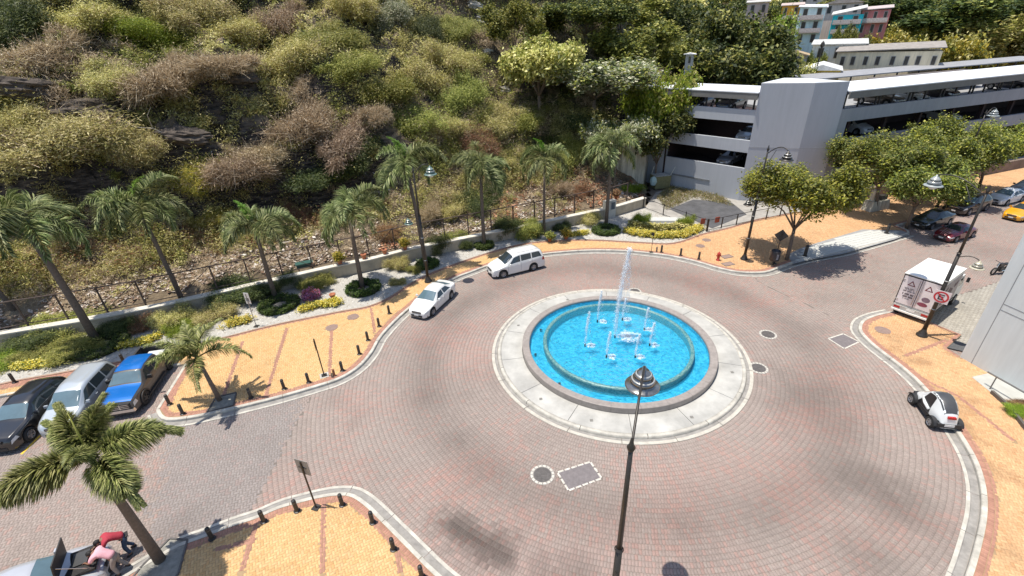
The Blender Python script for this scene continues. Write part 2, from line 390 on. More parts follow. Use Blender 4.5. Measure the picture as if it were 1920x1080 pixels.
for j, i in enumerate(near):
    link('paving_brick', BRICKM[GI[i]], road, (X[i], Y[i], (rng.rand() - .5) * .004), (0, 0, A[i]))

# ---- grey bay at the right
CONC = pm('weathered_concrete', (.43, .41, .37), .85, .14, 1.2, .35, 25)
CONCD = pm('gutter_concrete', (.27, .255, .235), .8, .25, 2.5, .3, 25)
KERB = pm('kerb_concrete', (.46, .435, .38), .85, .28, 2.2, .4, 20)
q = [p0 + u_ne * -.4 + nb * -.9, p0 + u_ne * 45 + nb * -1.8, p0 + u_ne * 45 + nb * -12, p0 + nb * -9 + u_ne * 2.0, p0 + nb * -6 - u_ne * 1]
bs = fill_poly('parking_bay', [tuple(p) for p in q], -.006, JOINT, kind='structure')
XX = []
for j, a in enumerate(np.arange(-1, 46, .30)):
    b = np.arange(-13, -.8, .20) + .1 * (j % 2); XX.append(np.c_[np.full(len(b), a), b])
XX = np.vstack(XX); X = p0[0] + XX[:, 0] * u_ne[0] + XX[:, 1] * nb[0]; Y = p0[1] + XX[:, 0] * u_ne[1] + XX[:, 1] * nb[1]
k = ~inside(se_poly, X, Y) & (XX[:, 1] < -.95 - .02 * XX[:, 0]) & (XX[:, 0] > -.4) & (X < 60)
X, Y = X[k], Y[k]
cb = np.array((.36, .335, .29)) * (1 + (rng.rand(len(X))[:, None] - .5) * .2) * (.8 + .4 * fbm(X * .6, Y * .6, 3))[:, None]
V, Fc, C = bricks(X, Y, np.full(len(X), math.atan2(u_ne[1], u_ne[0])), .286, .188, 0.004, cb)
o = link('paving_setts', np_mesh('paving_setts', V, Fc, BR, C), bs); o['kind'] = 'stuff'

# ---- pavements
YB = attr_mat('paving_brick_ochre', .85, grain=.10, gscale=10)
def pavement(name, poly, kerb_line, back_line, stripes, ang, box):
    base = fill_poly(name, poly, ZS - .012, pm('pavement_joint', (.33, .23, .13), .95, .2, 2), kind='structure')
    mb = MB(); n = len(poly)
    for i in range(n):
        a, b = poly[i], poly[(i + 1) % n]; mb.add([(a[0], a[1], -.02), (b[0], b[1], -.02), (b[0], b[1], ZS - .012), (a[0], a[1], ZS - .012)], [(0, 1, 2, 3)])
    mb.build('pavement_edge', CONC, base)
    x, y, a = herring(*box, ang, .105); k = inside(poly, x, y); x, y, a = x[k], y[k], a[k]
    dk = edge_dist(kerb_line, x, y); db = edge_dist(back_line, x, y) if back_line is not None else np.full(len(x), 9.)
    border = dk < .48
    under = dk <= .48
    bb = (db < .22) & (x < 31)
    st = np.zeros(len(x), bool)
    for s0, s1, wd in stripes:
        st |= edge_dist([s0, s1], x, y) < wd
    yel = np.array((.60, .38, .175)); org = np.array((.56, .34, .18)); red = np.array((.38, .20, .145)); pale = np.array((.66, .46, .25))
    f = np.clip((x - 3) / 14, 0, 1)
    c = yel * (1 - f[:, None]) + org * f[:, None]
    r_ = rng.rand(len(x))[:, None]; c = np.where(r_ < .3, c * .7 + pale * .3, c); c = np.where(r_ > .88, c * np.array((.96, .90, .85)), c)
    c = c * (1 + (rng.rand(len(x))[:, None] - .5) * .12)
    c = c * (1 - .10 * np.clip((fbm(x * .7, y * .7, 4) - .45) * 3, 0, 1) - (.24 if x.mean() > 12 and y.mean() < 30 else .06) * np.clip((fbm(x * .9 + 7, y * .9, 4) - .52) * 4, 0, 1))[:, None]
    c = np.where((border | bb | st)[:, None], red * (1 + (rng.rand(len(x))[:, None] - .5) * .25), c)
    k = ~under & ~st & ~bb
    for pit in PITS: k &= ~inside(pit, x, y)
    for (qx, qy), qr in DISCS: k &= np.hypot(x - qx, y - qy) > qr
    V, Fc, C = bricks(x[k], y[k], a[k], .21 - .011, .105 - .010, ZS, c[k])
    o = link('paving_bricks', np_mesh('paving_bricks', V, Fc, YB, C), base); o['kind'] = 'stuff'
    # red courses laid along the kerb, the back edge and the cross stripes
    SX = [[], [], [], [], []]
    def course(line, off, lx, pitch):
        L = np.asarray(line)[:, :2]; sg_ = np.r_[0, np.cumsum(np.linalg.norm(np.diff(L, axis=0), axis=1))]; n_ = int(sg_[-1] / pitch)
        if n_ < 1: return
        s_ = (np.arange(n_) + .5) * pitch; X_ = np.interp(s_, sg_, L[:, 0]); Y_ = np.interp(s_, sg_, L[:, 1]); X2 = np.interp(s_ + .1, sg_, L[:, 0]) - np.interp(s_ - .1, sg_, L[:, 0]); Y2 = np.interp(s_ + .1, sg_, L[:, 1]) - np.interp(s_ - .1, sg_, L[:, 1])
        h_ = np.hypot(X2, Y2) + 1e-9; nx_, ny_ = -Y2 / h_, X2 / h_; X_ = X_ + nx_ * off; Y_ = Y_ + ny_ * off; k_ = inside(poly, X_, Y_) & (edge_dist(line, X_, Y_) > abs(off) - .03)
        for lst, v_ in zip(SX, (X_[k_], Y_[k_], np.arctan2(ny_, nx_)[k_], np.full(k_.sum(), lx - .01), np.full(k_.sum(), pitch - .01))): lst.append(v_)
    for sgn in (1, -1):
        course(kerb_line, sgn * .265, .21, .105); course(kerb_line, sgn * .43, .105, .21)
        if back_line is not None: course([p_ for p_ in back_line if p_[0] < 31.1], sgn * .115, .21, .105)
    for s0, s1, wd in stripes:
        if wd > .02:
            for o_ in ((-.053, .053) if wd < .15 else (-.16, -.053, .053, .16)): course([s0, s1], o_, .105, .21)
    a_ = [np.concatenate(v_) for v_ in SX]; c_ = red * (1 + (rng.rand(len(a_[0]))[:, None] - .5) * .25); kk_ = np.ones(len(a_[0]), bool)
    for pit in PITS: kk_ &= ~inside(pit, a_[0], a_[1])
    V, Fc, C = bricks(*[v_[kk_] for v_ in a_], ZS + .001, c_[kk_]); o = link('border_bricks', np_mesh('border_bricks', V, Fc, YB, C), base); o['kind'] = 'stuff'
    return base
DISCS = [(at2(662, 594, ZS), .42), (at2(622, 614, ZS), .42), (at2(1655, 619, ZS), .45), (at2(1670, 601, ZS), .0), (at2(1313, 461, ZS), .4), (at2(1325, 450, ZS), .4)]
PITS = [[at2(405, 745, ZS), at2(443, 736, ZS), at2(438, 760, ZS), at2(388, 773, ZS)],
        [at2(262, 1066, ZS), at2(318, 1010, ZS), at2(352, 1012, ZS), at2(335, 1075, ZS), at2(300, 1120, ZS), at2(225, 1115, ZS)]]
sN = [(at2(538, 615, ZS), at2(497, 745, ZS), .10), (at2(455, 640, ZS), at2(418, 745, ZS), .10), (at2(622, 614, ZS), at2(617, 712, ZS), .10), (at2(696, 578, ZS), at2(703, 625, ZS), .08), (at2(345, 690, ZS), at2(312, 765, ZS), .16), (at2(0, 727, ZS), at2(343, 660, ZS), .3)]
nwalk = pavement('north_pavement', north_poly, np.vstack([np.array(bay[5:]), kN_line, np.array(kne)]), wb_line, sN, .42, (-40, 80, 17, 66))
sS = [(at2(485, 968, ZS), at2(450, 1080, ZS), .09), (at2(607, 935, ZS), at2(604, 1080, ZS), .09), (at2(415, 1035, ZS), at2(560, 955, ZS), .0), (at2(403, 1030, ZS), at2(480, 1012, ZS), .09), (at2(745, 1035, ZS), at2(752, 1080, ZS), .08)]
swalk = pavement('south_pavement', sw_poly, ks_line, None, sS, .47, (-24, 3, 2, 15))
sE = [(at2(1697, 667, ZS), at2(1778, 636, ZS), .10), (at2(1722, 705, ZS), at2(1800, 745, ZS), .08), (at2(1800, 745, ZS), at2(1905, 830, ZS), .08)]
ewalk = pavement('east_pavement', se_poly, ke_line, np.array([(31.0, 21.5), at2(1800, 668, ZS), at2(1775, 652, ZS), at2(1803, 627, ZS), at2(1747, 605, ZS), at2(1672, 583, ZS)]), sE, 1.1, (9, 31, 2, 28))

# ---- kerb stones and gutters: each stone / slab its own part
def kerb(name, line, side, gutter=True, step=2.4):
    """side=+1: the road lies to the left of the walking direction"""
    L = np.asarray(line)[:, :2]; seg = np.r_[0, np.cumsum(np.linalg.norm(np.diff(L, axis=0), axis=1))]
    root = empty(name, (L[0][0], L[0][1], 0)); root['kind'] = 'structure'
    def P(s): return np.array((np.interp(s, seg, L[:, 0]), np.interp(s, seg, L[:, 1])))
    def Nn(s):
        d = P(min(s + .25, seg[-1])) - P(max(s - .25, 0)); d /= np.linalg.norm(d) + 1e-9; return np.array((-d[1], d[0])) * side
    k = 0; s = 0.0; org = np.array((L[0][0], L[0][1], 0))
    while s < seg[-1] - .3:
        e = min(s + step, seg[-1]); ss = np.linspace(s + .012, e - .012, 8)
        for nm, prof, mt in (('kerb_stone', [(-.15, .03), (-.15, .158), (.005, .158), (.03, .13), (.04, -.02)], KERB),
                             ('gutter_slab', [(.045, -.02), (.045, .012), (.30, .006), (.32, .022), (.46, .020), (.47, -.02)], CONCD)):
            if nm == 'gutter_slab' and not gutter: continue
            mb = MB(); V = []
            for t in ss:
                p, n = P(t), Nn(t)
                for o_, z in prof: V.append((p[0] + n[0] * o_ - org[0], p[1] + n[1] * o_ - org[1], z))
            m_ = len(prof); Fc = []
            for i in range(7):
                for j in range(m_ - 1): Fc.append((i * m_ + j, (i + 1) * m_ + j, (i + 1) * m_ + j + 1, i * m_ + j + 1) if side > 0 else (i * m_ + j + 1, (i + 1) * m_ + j + 1, (i + 1) * m_ + j, i * m_ + j))
            Fc += [tuple(range(m_)), tuple(7 * m_ + j for j in range(m_))[::-1]]
            mb.add(V, Fc); mb.build(nm, mt, root)
            if nm == 'gutter_slab':
                mb = MB(); V = []
                for t in ss:
                    p, n = P(t), Nn(t)
                    for o_, z in ((.335, .024), (.462, .0225)): V.append((p[0] + n[0] * o_ - org[0], p[1] + n[1] * o_ - org[1], z))
                mb.add(V, [(i * 2, (i + 1) * 2, (i + 1) * 2 + 1, i * 2 + 1) for i in range(7)]); mb.build('gutter_edge', KERB, root)
        s = e
kerb('north_kerb', kN_line, -1)
kerb('east_kerb', ke_line, -1)
kerb('south_kerb', ks_line, 1)
kerb('parking_kerb', spline(bay[:6], .6), -1, gutter=False)
kerb('bay_side_kerb', spline([bay[5], bay[6], bay[7]], .5), -1, gutter=False)
kerb('bay_corner_kerb', spline([bay[7], bay[8], bay[9], kn[0]], .4), -1)
kerb('far_kerb', np.array([kne[0], kne[1], kne[2], kne[3]]), -1, gutter=False)

# ---- pale stone driveway ramp
RAMP = pm('pale_stone', (.52, .52, .49), .7, .1, 2.5, .2, 20)
ramp = fill_poly('driveway_ramp', [at2(1487, 495, ZS), at2(1476, 478, ZS), at2(1500, 466, ZS), at2(1533, 455, ZS), at2(1617, 430, ZS), at2(1690, 432, ZS), at2(1706, 438, ZS), at2(1677, 449, ZS), at2(1580, 476, ZS), at2(1520, 487, ZS)], ZS + .004, pm('joint_grey', (.3, .3, .3), .9), kind='structure')
ra = np.array(at2(1487, 486, ZS)); rb = np.array(at2(1677, 440, ZS)); ru = (rb - ra) / np.linalg.norm(rb - ra); rn = np.array((-ru[1], ru[0]))
rp = [at2(1487, 494, ZS), at2(1480, 479, ZS), at2(1500, 467, ZS), at2(1533, 456, ZS), at2(1617, 431, ZS), at2(1688, 433, ZS), at2(1703, 438, ZS), at2(1677, 448, ZS), at2(1580, 475, ZS), at2(1520, 486, ZS)]
rm = MB(); rm.box((0, 0, -.015), (1.18, .34, .03)); rme = rm.mesh('paving_slab', RAMP)
for i in range(-3, 16):
    for j in range(-5, 9):
        c = ra + ru * (i * 1.2 + .6 * (j % 2)) + rn * (j * .36)
        cs = [c + ru * sx * .55 + rn * sy * .15 for sx in (-1, 1) for sy in (-1, 1)]
        if inside(rp, np.array([q_[0] for q_ in cs]), np.array([q_[1] for q_ in cs])).all():
            link('paving_slab', rme, ramp, (c[0], c[1], ZS + .03), (0, 0, math.atan2(ru[1], ru[0])))

# ---- iron covers and inset discs, white dashed marks
IRON = pm('cast_iron', (.105, .095, .09), .7, .3, 6, .6, 60); DISC = pm('mauve_paver', (.27, .19, .16), .85, .15, 6, .3, 30)
WPAINT = pm('white_road_paint', (.52, .49, .43), .85, .35, 9)
def cover_round(p, r, label, ring=True, z=0.0, mt=None):
    o = empty('manhole_cover', (p[0], p[1], z), 0, label, 'manhole cover')
    MB().lathe([(r, -.01), (r, .012), (0.001, .012)], 28).build('lid', mt or IRON, o)
    mb = MB()
    for k_ in range(-3, 4):
        L_ = math.sqrt(max(r * r * .8 - (k_ * r * .24) ** 2, .001)); mb.box((0, k_ * r * .24, .015), (2 * L_, .02, .008))
    mb.build('tread_ribs', mt or IRON, o)
    if ring:
        n = 16
        mb = MB()
        for k_ in range(n):
            a0, a1 = 2 * PI * k_ / n, 2 * PI * (k_ + .72) / n
            V = [((r + d) * math.cos(t), (r + d) * math.sin(t), .009) for t in np.linspace(a0, a1, 4) for d in (.03, .13)]
            mb.add(V, [(i * 2, i * 2 + 1, i * 2 + 3, i * 2 + 2) for i in range(3)])
        MB().lathe([(r, .002), (r + .15, .002)], 28).build('collar', CONCD, o); mb.build('paint_dashes', WPAINT, o)
    return o
cover_round(covers[0][0], .40, 'round iron manhole cover ringed by white dashes, beside the larger rectangular cover')
cover_round(covers[1][0], .38, 'round iron manhole cover with white ring right of the fountain, farther from it')
cover_round(covers[2][0], .38, 'round iron manhole cover with white ring touching the right edge of the fountain kerb')
cover_round(covers[3][0], .36, 'round iron manhole cover behind the fountain, seen past the tall jet')
for (rc, lb) in ((rects[0], 'rectangular grey access cover outlined with white dashes below the fountain'), (rects[1], 'rectangular dark access cover with white outline near the truck corner kerb')):
    c = np.mean(rc, axis=0); o = empty('access_cover', (c[0], c[1], 0), 0, lb, 'access cover')
    P_ = [tuple((np.array(p) - c)) for p in rc]
    MB().prism(P_, -.01, .008).build('lid', pm('access_lid', (.17, .15, .15), .8, .2, 5, .3, 30), o)
    mb = MB()
    for i in range(4):
        a, b = np.array(P_[i]), np.array(P_[(i + 1) % 4]); L_ = np.linalg.norm(b - a); d = (b - a) / L_; n_ = max(2, int(L_ / .32))
        for j in range(n_):
            m_ = a + d * (j + .5) * L_ / n_; mb.box((m_[0], m_[1], .009), (L_ / n_ * (.8 if rc is rects[0] else .98), .09, .008), math.atan2(d[1], d[0]))
    mb.build('paint_dashes', WPAINT, o)
dl = ['mauve paved disc in the ochre pavement nearer the flower strip', 'mauve paved disc in the ochre pavement at the head of a red stripe', 'mauve disc on the east pavement left of the street lamp base', '', 'oval access lid in the orange pavement near the flower bed tip', 'oval access lid in the orange pavement nearest the parking fence']  # east pavement entry is a plain mauve disc
for ((qx, qy), qr), lb in zip(DISCS, dl):
    if qr: cover_round((qx, qy), qr - .02, lb, False, ZS - .004, DISC)
for (qx, qy), lb in (((1363, 481), 'square utility lid beside the red hydrant, back one'), ((1365, 495), 'square utility lid on the orange pavement nearest the kerb by the hydrant')):
    p = at(qx, qy, ZS); o = empty('utility_cover', p, .3, lb, 'utility cover'); MB().box((0, 0, .003), (.95, .62, .014)).build('lid', IRON, o); MB().box((0, 0, .012), (.84, .5, .008)).build('lid_panel', DISC, o)
# parking line
p, q_ = np.array(at2(40, 852)), np.array(at2(76, 816)); mb = MB(); d = q_ - p; mb.box(((p[0] + q_[0]) / 2, (p[1] + q_[1]) / 2, .004), (np.linalg.norm(d), .12, .006), math.atan2(d[1], d[0])); o = mb.build('parking_line', pm('yellow_paint', (.75, .48, .05), .8)); o['kind'] = 'structure'
for pit, lb in zip(PITS, ('grey stone tree surround under the small slanting palm', 'grey stone tree surround at the near palm trunk')):
    o = fill_poly('tree_pit', pit, ZS - .004, pm('pit_stone', (.24, .23, .2), .9, .3, 4, .6, 15)); tag(o, kind='structure')
    c = np.mean(pit, axis=0); mb = MB()
    for i in range(len(pit)):
        a, b = np.array(pit[i]), np.array(pit[(i + 1) % len(pit)]); d = b - a; mb.box(((a[0] + b[0]) / 2, (a[1] + b[1]) / 2, ZS + .01), (np.linalg.norm(d) - .04, .07, .05), math.atan2(d[1], d[0]))
    mb.build('pit_edging', IRON, o)

# ================================================================== FOUNTAIN
fr = empty('fountain', (FC[0], FC[1], 0), 0, 'round fountain with blue water and jets in the middle of the roundabout', 'fountain')
GRAN = pm('brown_granite', (.29, .255, .23), .45, .18, 5, .2, 40); APR = pm('apron_concrete', (.40, .39, .36), .75, .30, .55, .3, 18)
n = 14
for k_ in range(n):
    a0 = 2 * PI * k_ / n + .12; a1 = 2 * PI * (k_ + 1) / n + .12 - .004
    V = []; ts = np.linspace(a0, a1, 12)
    for t in ts:
        for r, z in ((5.83, .05), (5.83, .15), (7.13, .145), (7.13, .05)): V.append((r * math.cos(t), r * math.sin(t), z))
    Fc = [(i * 4 + j, i * 4 + j + 1, (i + 1) * 4 + j + 1, (i + 1) * 4 + j) for i in range(11) for j in range(3)] + [(3, 2, 1, 0), (44, 45, 46, 47)]
    MB().add(V, [f[::-1] for f in Fc]).build('apron_slab', APR, fr)
    ts = np.linspace(a0 + .1, a1 + .1, 12); V = []
    for t in ts:
        for r, z in ((7.14, -.02), (7.14, .155), (7.30, .155), (7.34, .12), (7.36, -.02)): V.append((r * math.cos(t), r * math.sin(t), z))
    MB().add(V, [(i * 5 + j, (i + 1) * 5 + j, (i + 1) * 5 + j + 1, i * 5 + j + 1) for i in range(11) for j in range(4)]).build('kerb_stone', KERB, fr, True)
for k_ in range(18):
    a0 = 2 * PI * k_ / 18; a1 = 2 * PI * (k_ + 1) / 18 - .004; ts = np.linspace(a0, a1, 10); V = []
    for t in ts:
        for r, z in ((7.37, .008), (7.50, .008), (7.54, .026), (7.54, .03), (7.72, .03), (7.73, -.02)): V.append((r * math.cos(t), r * math.sin(t), z))
    MB().add(V, [(i * 6 + j, (i + 1) * 6 + j, (i + 1) * 6 + j + 1, i * 6 + j + 1) for i in range(9) for j in range(0, 2)]).build('gutter_slab', CONCD, fr)
    MB().add(V, [(i * 6 + j, (i + 1) * 6 + j, (i + 1) * 6 + j + 1, i * 6 + j + 1) for i in range(9) for j in range(3, 5)]).build('gutter_edge', pm('gutter_pale', (.46, .43, .37), .85, .2, 3, .3, 25), fr)
for k_ in range(24):
    a0 = 2 * PI * k_ / 24; a1 = 2 * PI * (k_ + 1) / 24 - .0015; ts = np.linspace(a0, a1, 8); V = []
    prof = ((5.81, .10), (5.81, .50), (5.77, .53), (5.40, .51), (5.36, .46), (5.36, -.1))
    for t in ts:
        for r, z in prof: V.append((r * math.cos(t), r * math.sin(t), z))
    MB().add(V, [(i * 6 + j + 1, (i + 1) * 6 + j + 1, (i + 1) * 6 + j, i * 6 + j) for i in range(7) for j in range(5)]).build('coping_stone', GRAN, fr)
# tiled basin floor: mosaic of blues
def tile_mat(name, c1, c2, scale=9):
    m, nt, b = new_mat(name); N = nt.nodes; L = nt.links; tc = N.new('ShaderNodeTexCoord'); v = N.new('ShaderNodeTexVoronoi'); v.inputs['Scale'].default_value = scale
    L.new(tc.outputs['Object'], v.inputs[0]); sp = N.new('ShaderNodeSeparateColor'); L.new(v.outputs['Color'], sp.inputs[0])
    mx = N.new('ShaderNodeMix'); mx.data_type = 'RGBA'; mx.inputs[6].default_value = (*c1, 1); mx.inputs[7].default_value = (*c2, 1); L.new(sp.outputs[0], mx.inputs[0]); L.new(mx.outputs[2], b.inputs['Base Color']); b.inputs['Roughness'].default_value = .4
    return m
BTILE = tile_mat('blue_mosaic', (.015, .30, .48), (.09, .54, .72), 7)
MB().lathe([(5.36, .12), (4.2, .12)], 64).build('outer_basin_floor', BTILE, fr)
MB().lathe([(5.355, -.05), (5.355, .36)][::-1], 64).build('basin_wall', BTILE, fr)
MB().lathe([(4.32, .1), (.001, .1)], 64).build('inner_basin_floor', BTILE, fr)
RINGM = tile_mat('green_mosaic', (.03, .16, .18), (.20, .34, .32), 14)
MB().lathe([(4.50, -.05), (4.49, .45), (4.52, .56), (4.50, .64), (4.42, .67), (4.33, .66), (4.28, .58), (4.30, .1)], 96).build('inner_ring', RINGM, fr, True)
def water_mat():
    m, nt, b = new_mat('fountain_water'); N = nt.nodes; L = nt.links
    tc = N.new('ShaderNodeTexCoord'); n1 = N.new('ShaderNodeTexNoise'); n1.inputs['Scale'].default_value = 3.4; n1.inputs['Detail'].default_value = 3; n1.inputs['Distortion'].default_value = 1.2
    L.new(tc.outputs['Object'], n1.inputs['Vector']); w2 = N.new('ShaderNodeTexWave'); w2.wave_type = 'RINGS'; w2.rings_direction = 'Z'; w2.inputs['Scale'].default_value = 1.5; w2.inputs['Distortion'].default_value = 9; w2.inputs['Detail'].default_value = 3; w2.inputs['Detail Scale'].default_value = 2
    L.new(tc.outputs['Object'], w2.inputs['Vector']); ad = N.new('ShaderNodeMath'); ad.operation = 'MULTIPLY_ADD'; ad.inputs[1].default_value = .35
    L.new(w2.outputs['Fac'], ad.inputs[0]); L.new(n1.outputs['Fac'], ad.inputs[2])
    bp = N.new('ShaderNodeBump'); bp.inputs['Strength'].default_value = .85; bp.inputs['Distance'].default_value = .10; L.new(ad.outputs[0], bp.inputs['Height'])
    gl = N.new('ShaderNodeBsdfGlossy'); gl.inputs['Roughness'].default_value = .06; L.new(bp.outputs[0], gl.inputs['Normal'])
    rf = N.new('ShaderNodeBsdfRefraction'); rf.inputs['IOR'].default_value = 1.2; rf.inputs['Roughness'].default_value = 0; rf.inputs['Color'].default_value = (.75, .97, 1, 1); L.new(bp.outputs[0], rf.inputs['Normal'])
    tp = N.new('ShaderNodeBsdfTransparent'); tp.inputs[0].default_value = (.80, .96, 1, 1)
    m1 = N.new('ShaderNodeMixShader'); m1.inputs[0].default_value = .8; L.new(tp.outputs[0], m1.inputs[2])
    df = N.new('ShaderNodeBsdfDiffuse'); df.inputs[0].default_value = (.05, .5, .8, 1); L.new(bp.outputs[0], df.inputs['Normal']); L.new(df.outputs[0], m1.inputs[1])
    fr_ = N.new('ShaderNodeFresnel'); fr_.inputs[0].default_value = 1.33; L.new(bp.outputs[0], fr_.inputs['Normal'])
    m2 = N.new('ShaderNodeMixShader'); L.new(fr_.outputs[0], m2.inputs[0]); L.new(m1.outputs[0], m2.inputs[1]); L.new(gl.outputs[0], m2.inputs[2]); L.new(m2.outputs[0], N['Material Output'].inputs[0])
    return m
WATER = water_mat()
MB().lathe([(5.35, .27), (4.49, .27)], 72).build('outer_water', WATER, fr)
MB().lathe([(4.29, .60), (.001, .60)], 72).build('inner_water', WATER, fr)
# jets
def spray_mat(name, a, col=(.9, .95, 1)):
    m, nt, b = new_mat(name); N = nt.nodes; L = nt.links; b.inputs['Base Color'].default_value = (*col, 1); b.inputs['Roughness'].default_value = .2
    tp = N.new('ShaderNodeBsdfTransparent'); ms = N.new('ShaderNodeMixShader'); tc = N.new('ShaderNodeTexCoord'); n1 = N.new('ShaderNodeTexNoise'); n1.inputs['Scale'].default_value = 7; n1.inputs['Detail'].default_value = 4
    mp = N.new('ShaderNodeMapping'); mp.inputs['Scale'].default_value = (1, 1, .25); L.new(tc.outputs['Object'], mp.inputs[0]); L.new(mp.outputs[0], n1.inputs['Vector'])
    mr = N.new('ShaderNodeMapRange'); mr.inputs[1].default_value = .38; mr.inputs[2].default_value = .62; mr.inputs[3].default_value = 0; mr.inputs[4].default_value = a; L.new(n1.outputs['Fac'], mr.inputs[0]); L.new(mr.outputs[0], ms.inputs[0])
    L.new(tp.outputs[0], ms.inputs[1]); L.new(b.outputs[0], ms.inputs[2]); L.new(ms.outputs[0], N['Material Output'].inputs[0])
    return m
SPRAY = spray_mat('water_spray', .62); MIST = spray_mat('water_mist', .20); DROP = pm('water_drops', (.88, .94, 1), .15, .03); NOZ = pm('black_nozzle', (.03, .03, .035), .4); FOAM = spray_mat('water_foam', .5, (.9, .97, 1))
def drops(P, s):
    n = len(P); T = np.array([(1, 0, -.5), (-.5, .87, -.5), (-.5, -.87, -.5), (0, 0, 1.2)]); s = np.broadcast_to(s, (n,))
    V = (P[:, None, :] + T[None] * s[:, None, None]).reshape(-1, 3); Fq = np.array([(0, 1, 3), (1, 2, 3), (2, 0, 3), (0, 2, 1)])
    return V, (np.arange(n)[:, None, None] * 4 + Fq[None]).reshape(-1, 3)
def jet(p, h, r, label, big=False):
    o = empty('water_jet', (p[0], p[1], .60), 0, label, 'water jet', 'jets of the fountain')
    MB().lathe([(.05, -.05), (.05, .12), (.03, .16), (.001, .16)], 10).build('nozzle', NOZ, o)
    k = int(h / .07); zz = np.linspace(.14, h, k); rr = r * (.45 + .8 * np.sin(np.clip(zz / h, 0, 1) * 2.6)) * (1 + .3 * (rng.rand(k) - .5)); rr[-1] = .01
    MB().tube([(.07 * h * (z / h) ** 2 + .01 * math.sin(z * 9), 0, z) for z in zz], list(rr), 9).build('water_column', SPRAY, o, True)
    MB().tube([(.07 * h * (z / h) ** 2 + (.10 if big else .05) * (1 - z / h), 0, z) for z in zz], list(rr * (2.6 if big else 2.2) * (1.25 - .75 * zz / h)), 9).build('spray_mist', MIST, o, True)
    nd = 1500 if big else 170
    t = rng.rand(nd); up = rng.rand(nd) < .5
    z = np.where(up, h * t ** .8, h * (1 - t ** 2)); off = np.where(up, .07 * z * z / h, .07 * h + (1 - z / h) * (.35 if big else .22) * (.4 + rng.rand(nd)))
    P = np.c_[off + rng.randn(nd) * r * .8, rng.randn(nd) * r * (1.2 if big else .8) + (0 if not big else .1 * (1 - z / h)), z + .02]
    P[:, :2] += rng.randn(nd, 2) * .02
    V, Fc = drops(P, .012 + .014 * rng.rand(nd)); link('water_drops', np_mesh('water_drops', V, Fc, DROP, smooth=True), o)['kind'] = 'stuff'
    rs = .62 if big else .27; cx = .07 * h + (.38 if big else .2)
    nf = 520 if big else 110; a = rng.rand(nf) * 2 * PI; q = rs * rng.rand(nf) ** .6
    P = np.c_[cx + q * np.cos(a), q * np.sin(a), .01 + .12 * rng.rand(nf) * (1 - q / rs)]; V, Fc = drops(P, .012 + .02 * rng.rand(nf)); link('splash', np_mesh('splash', V, Fc, DROP), o)['kind'] = 'stuff'
    mb = MB()
    for k in range(90 if big else 34):
        a = rng.rand() * 6.28; q = rs * abs(rng.randn()) * .5; w_ = (.05 + .07 * rng.rand()) * (1.4 if big else 1); t0 = rng.rand() * 6
        mb.add([(cx + q * math.cos(a) + w_ * (.6 + .6 * rng.rand()) * math.cos(t0 + t), q * math.sin(a) + w_ * (.5 + .5 * rng.rand()) * math.sin(t0 + t), .008 + k * .0006) for t in np.linspace(0, 5.4, 7)], [tuple(range(7))])
    mb.build('foam', FOAM, o)['kind'] = 'stuff'
jet(at2(1153, 632, .62), 6.0, .085, 'tallest water jet, the thick white one rising at the centre of the fountain', True)
JL = [((1120, 603), 2.3, 'tall water jet of the back row, left of the central jet'), ((1097, 648), 2.4, 'leftmost water jet of the fountain'), ((1137, 669), 1.75, 'front left water jet below the central jet'), ((1191, 669), 1.6, 'front water jet just behind the round lamp head'),
      ((1218, 647), 1.6, 'lower right water jet with a wide splash'), ((1208, 618), 1.6, 'right-hand water jet toward the back of the pool'), ((1167, 599), 1.6, 'rear water jet partly behind the central jet')]
for (q, h, lb) in JL: jet(at2(q[0], q[1], .62), h, .05, lb)
for (qx, qy) in ((1038, 689), (1014, 748), (1109, 788), (1297, 782), (972, 610), (1064, 562), (1373, 698)):
    p = at(qx, qy, .15); MB().box((0, 0, .006), (.16, .16, .014)).build('floor_light', pm('floor_light', (.2, .19, .17), .5, .2, 20), fr, loc=(p[0] - FC[0], p[1] - FC[1], .15))
for (qx, qy) in ((1014, 618), (1004, 664), (1049, 719)):
    p = at(qx, qy, .27); MB().lathe([(.07, -.25), (.07, .03), (.001, .04)], 10).build('water_inlet', NOZ, fr, loc=(p[0] - FC[0], p[1] - FC[1], .27))
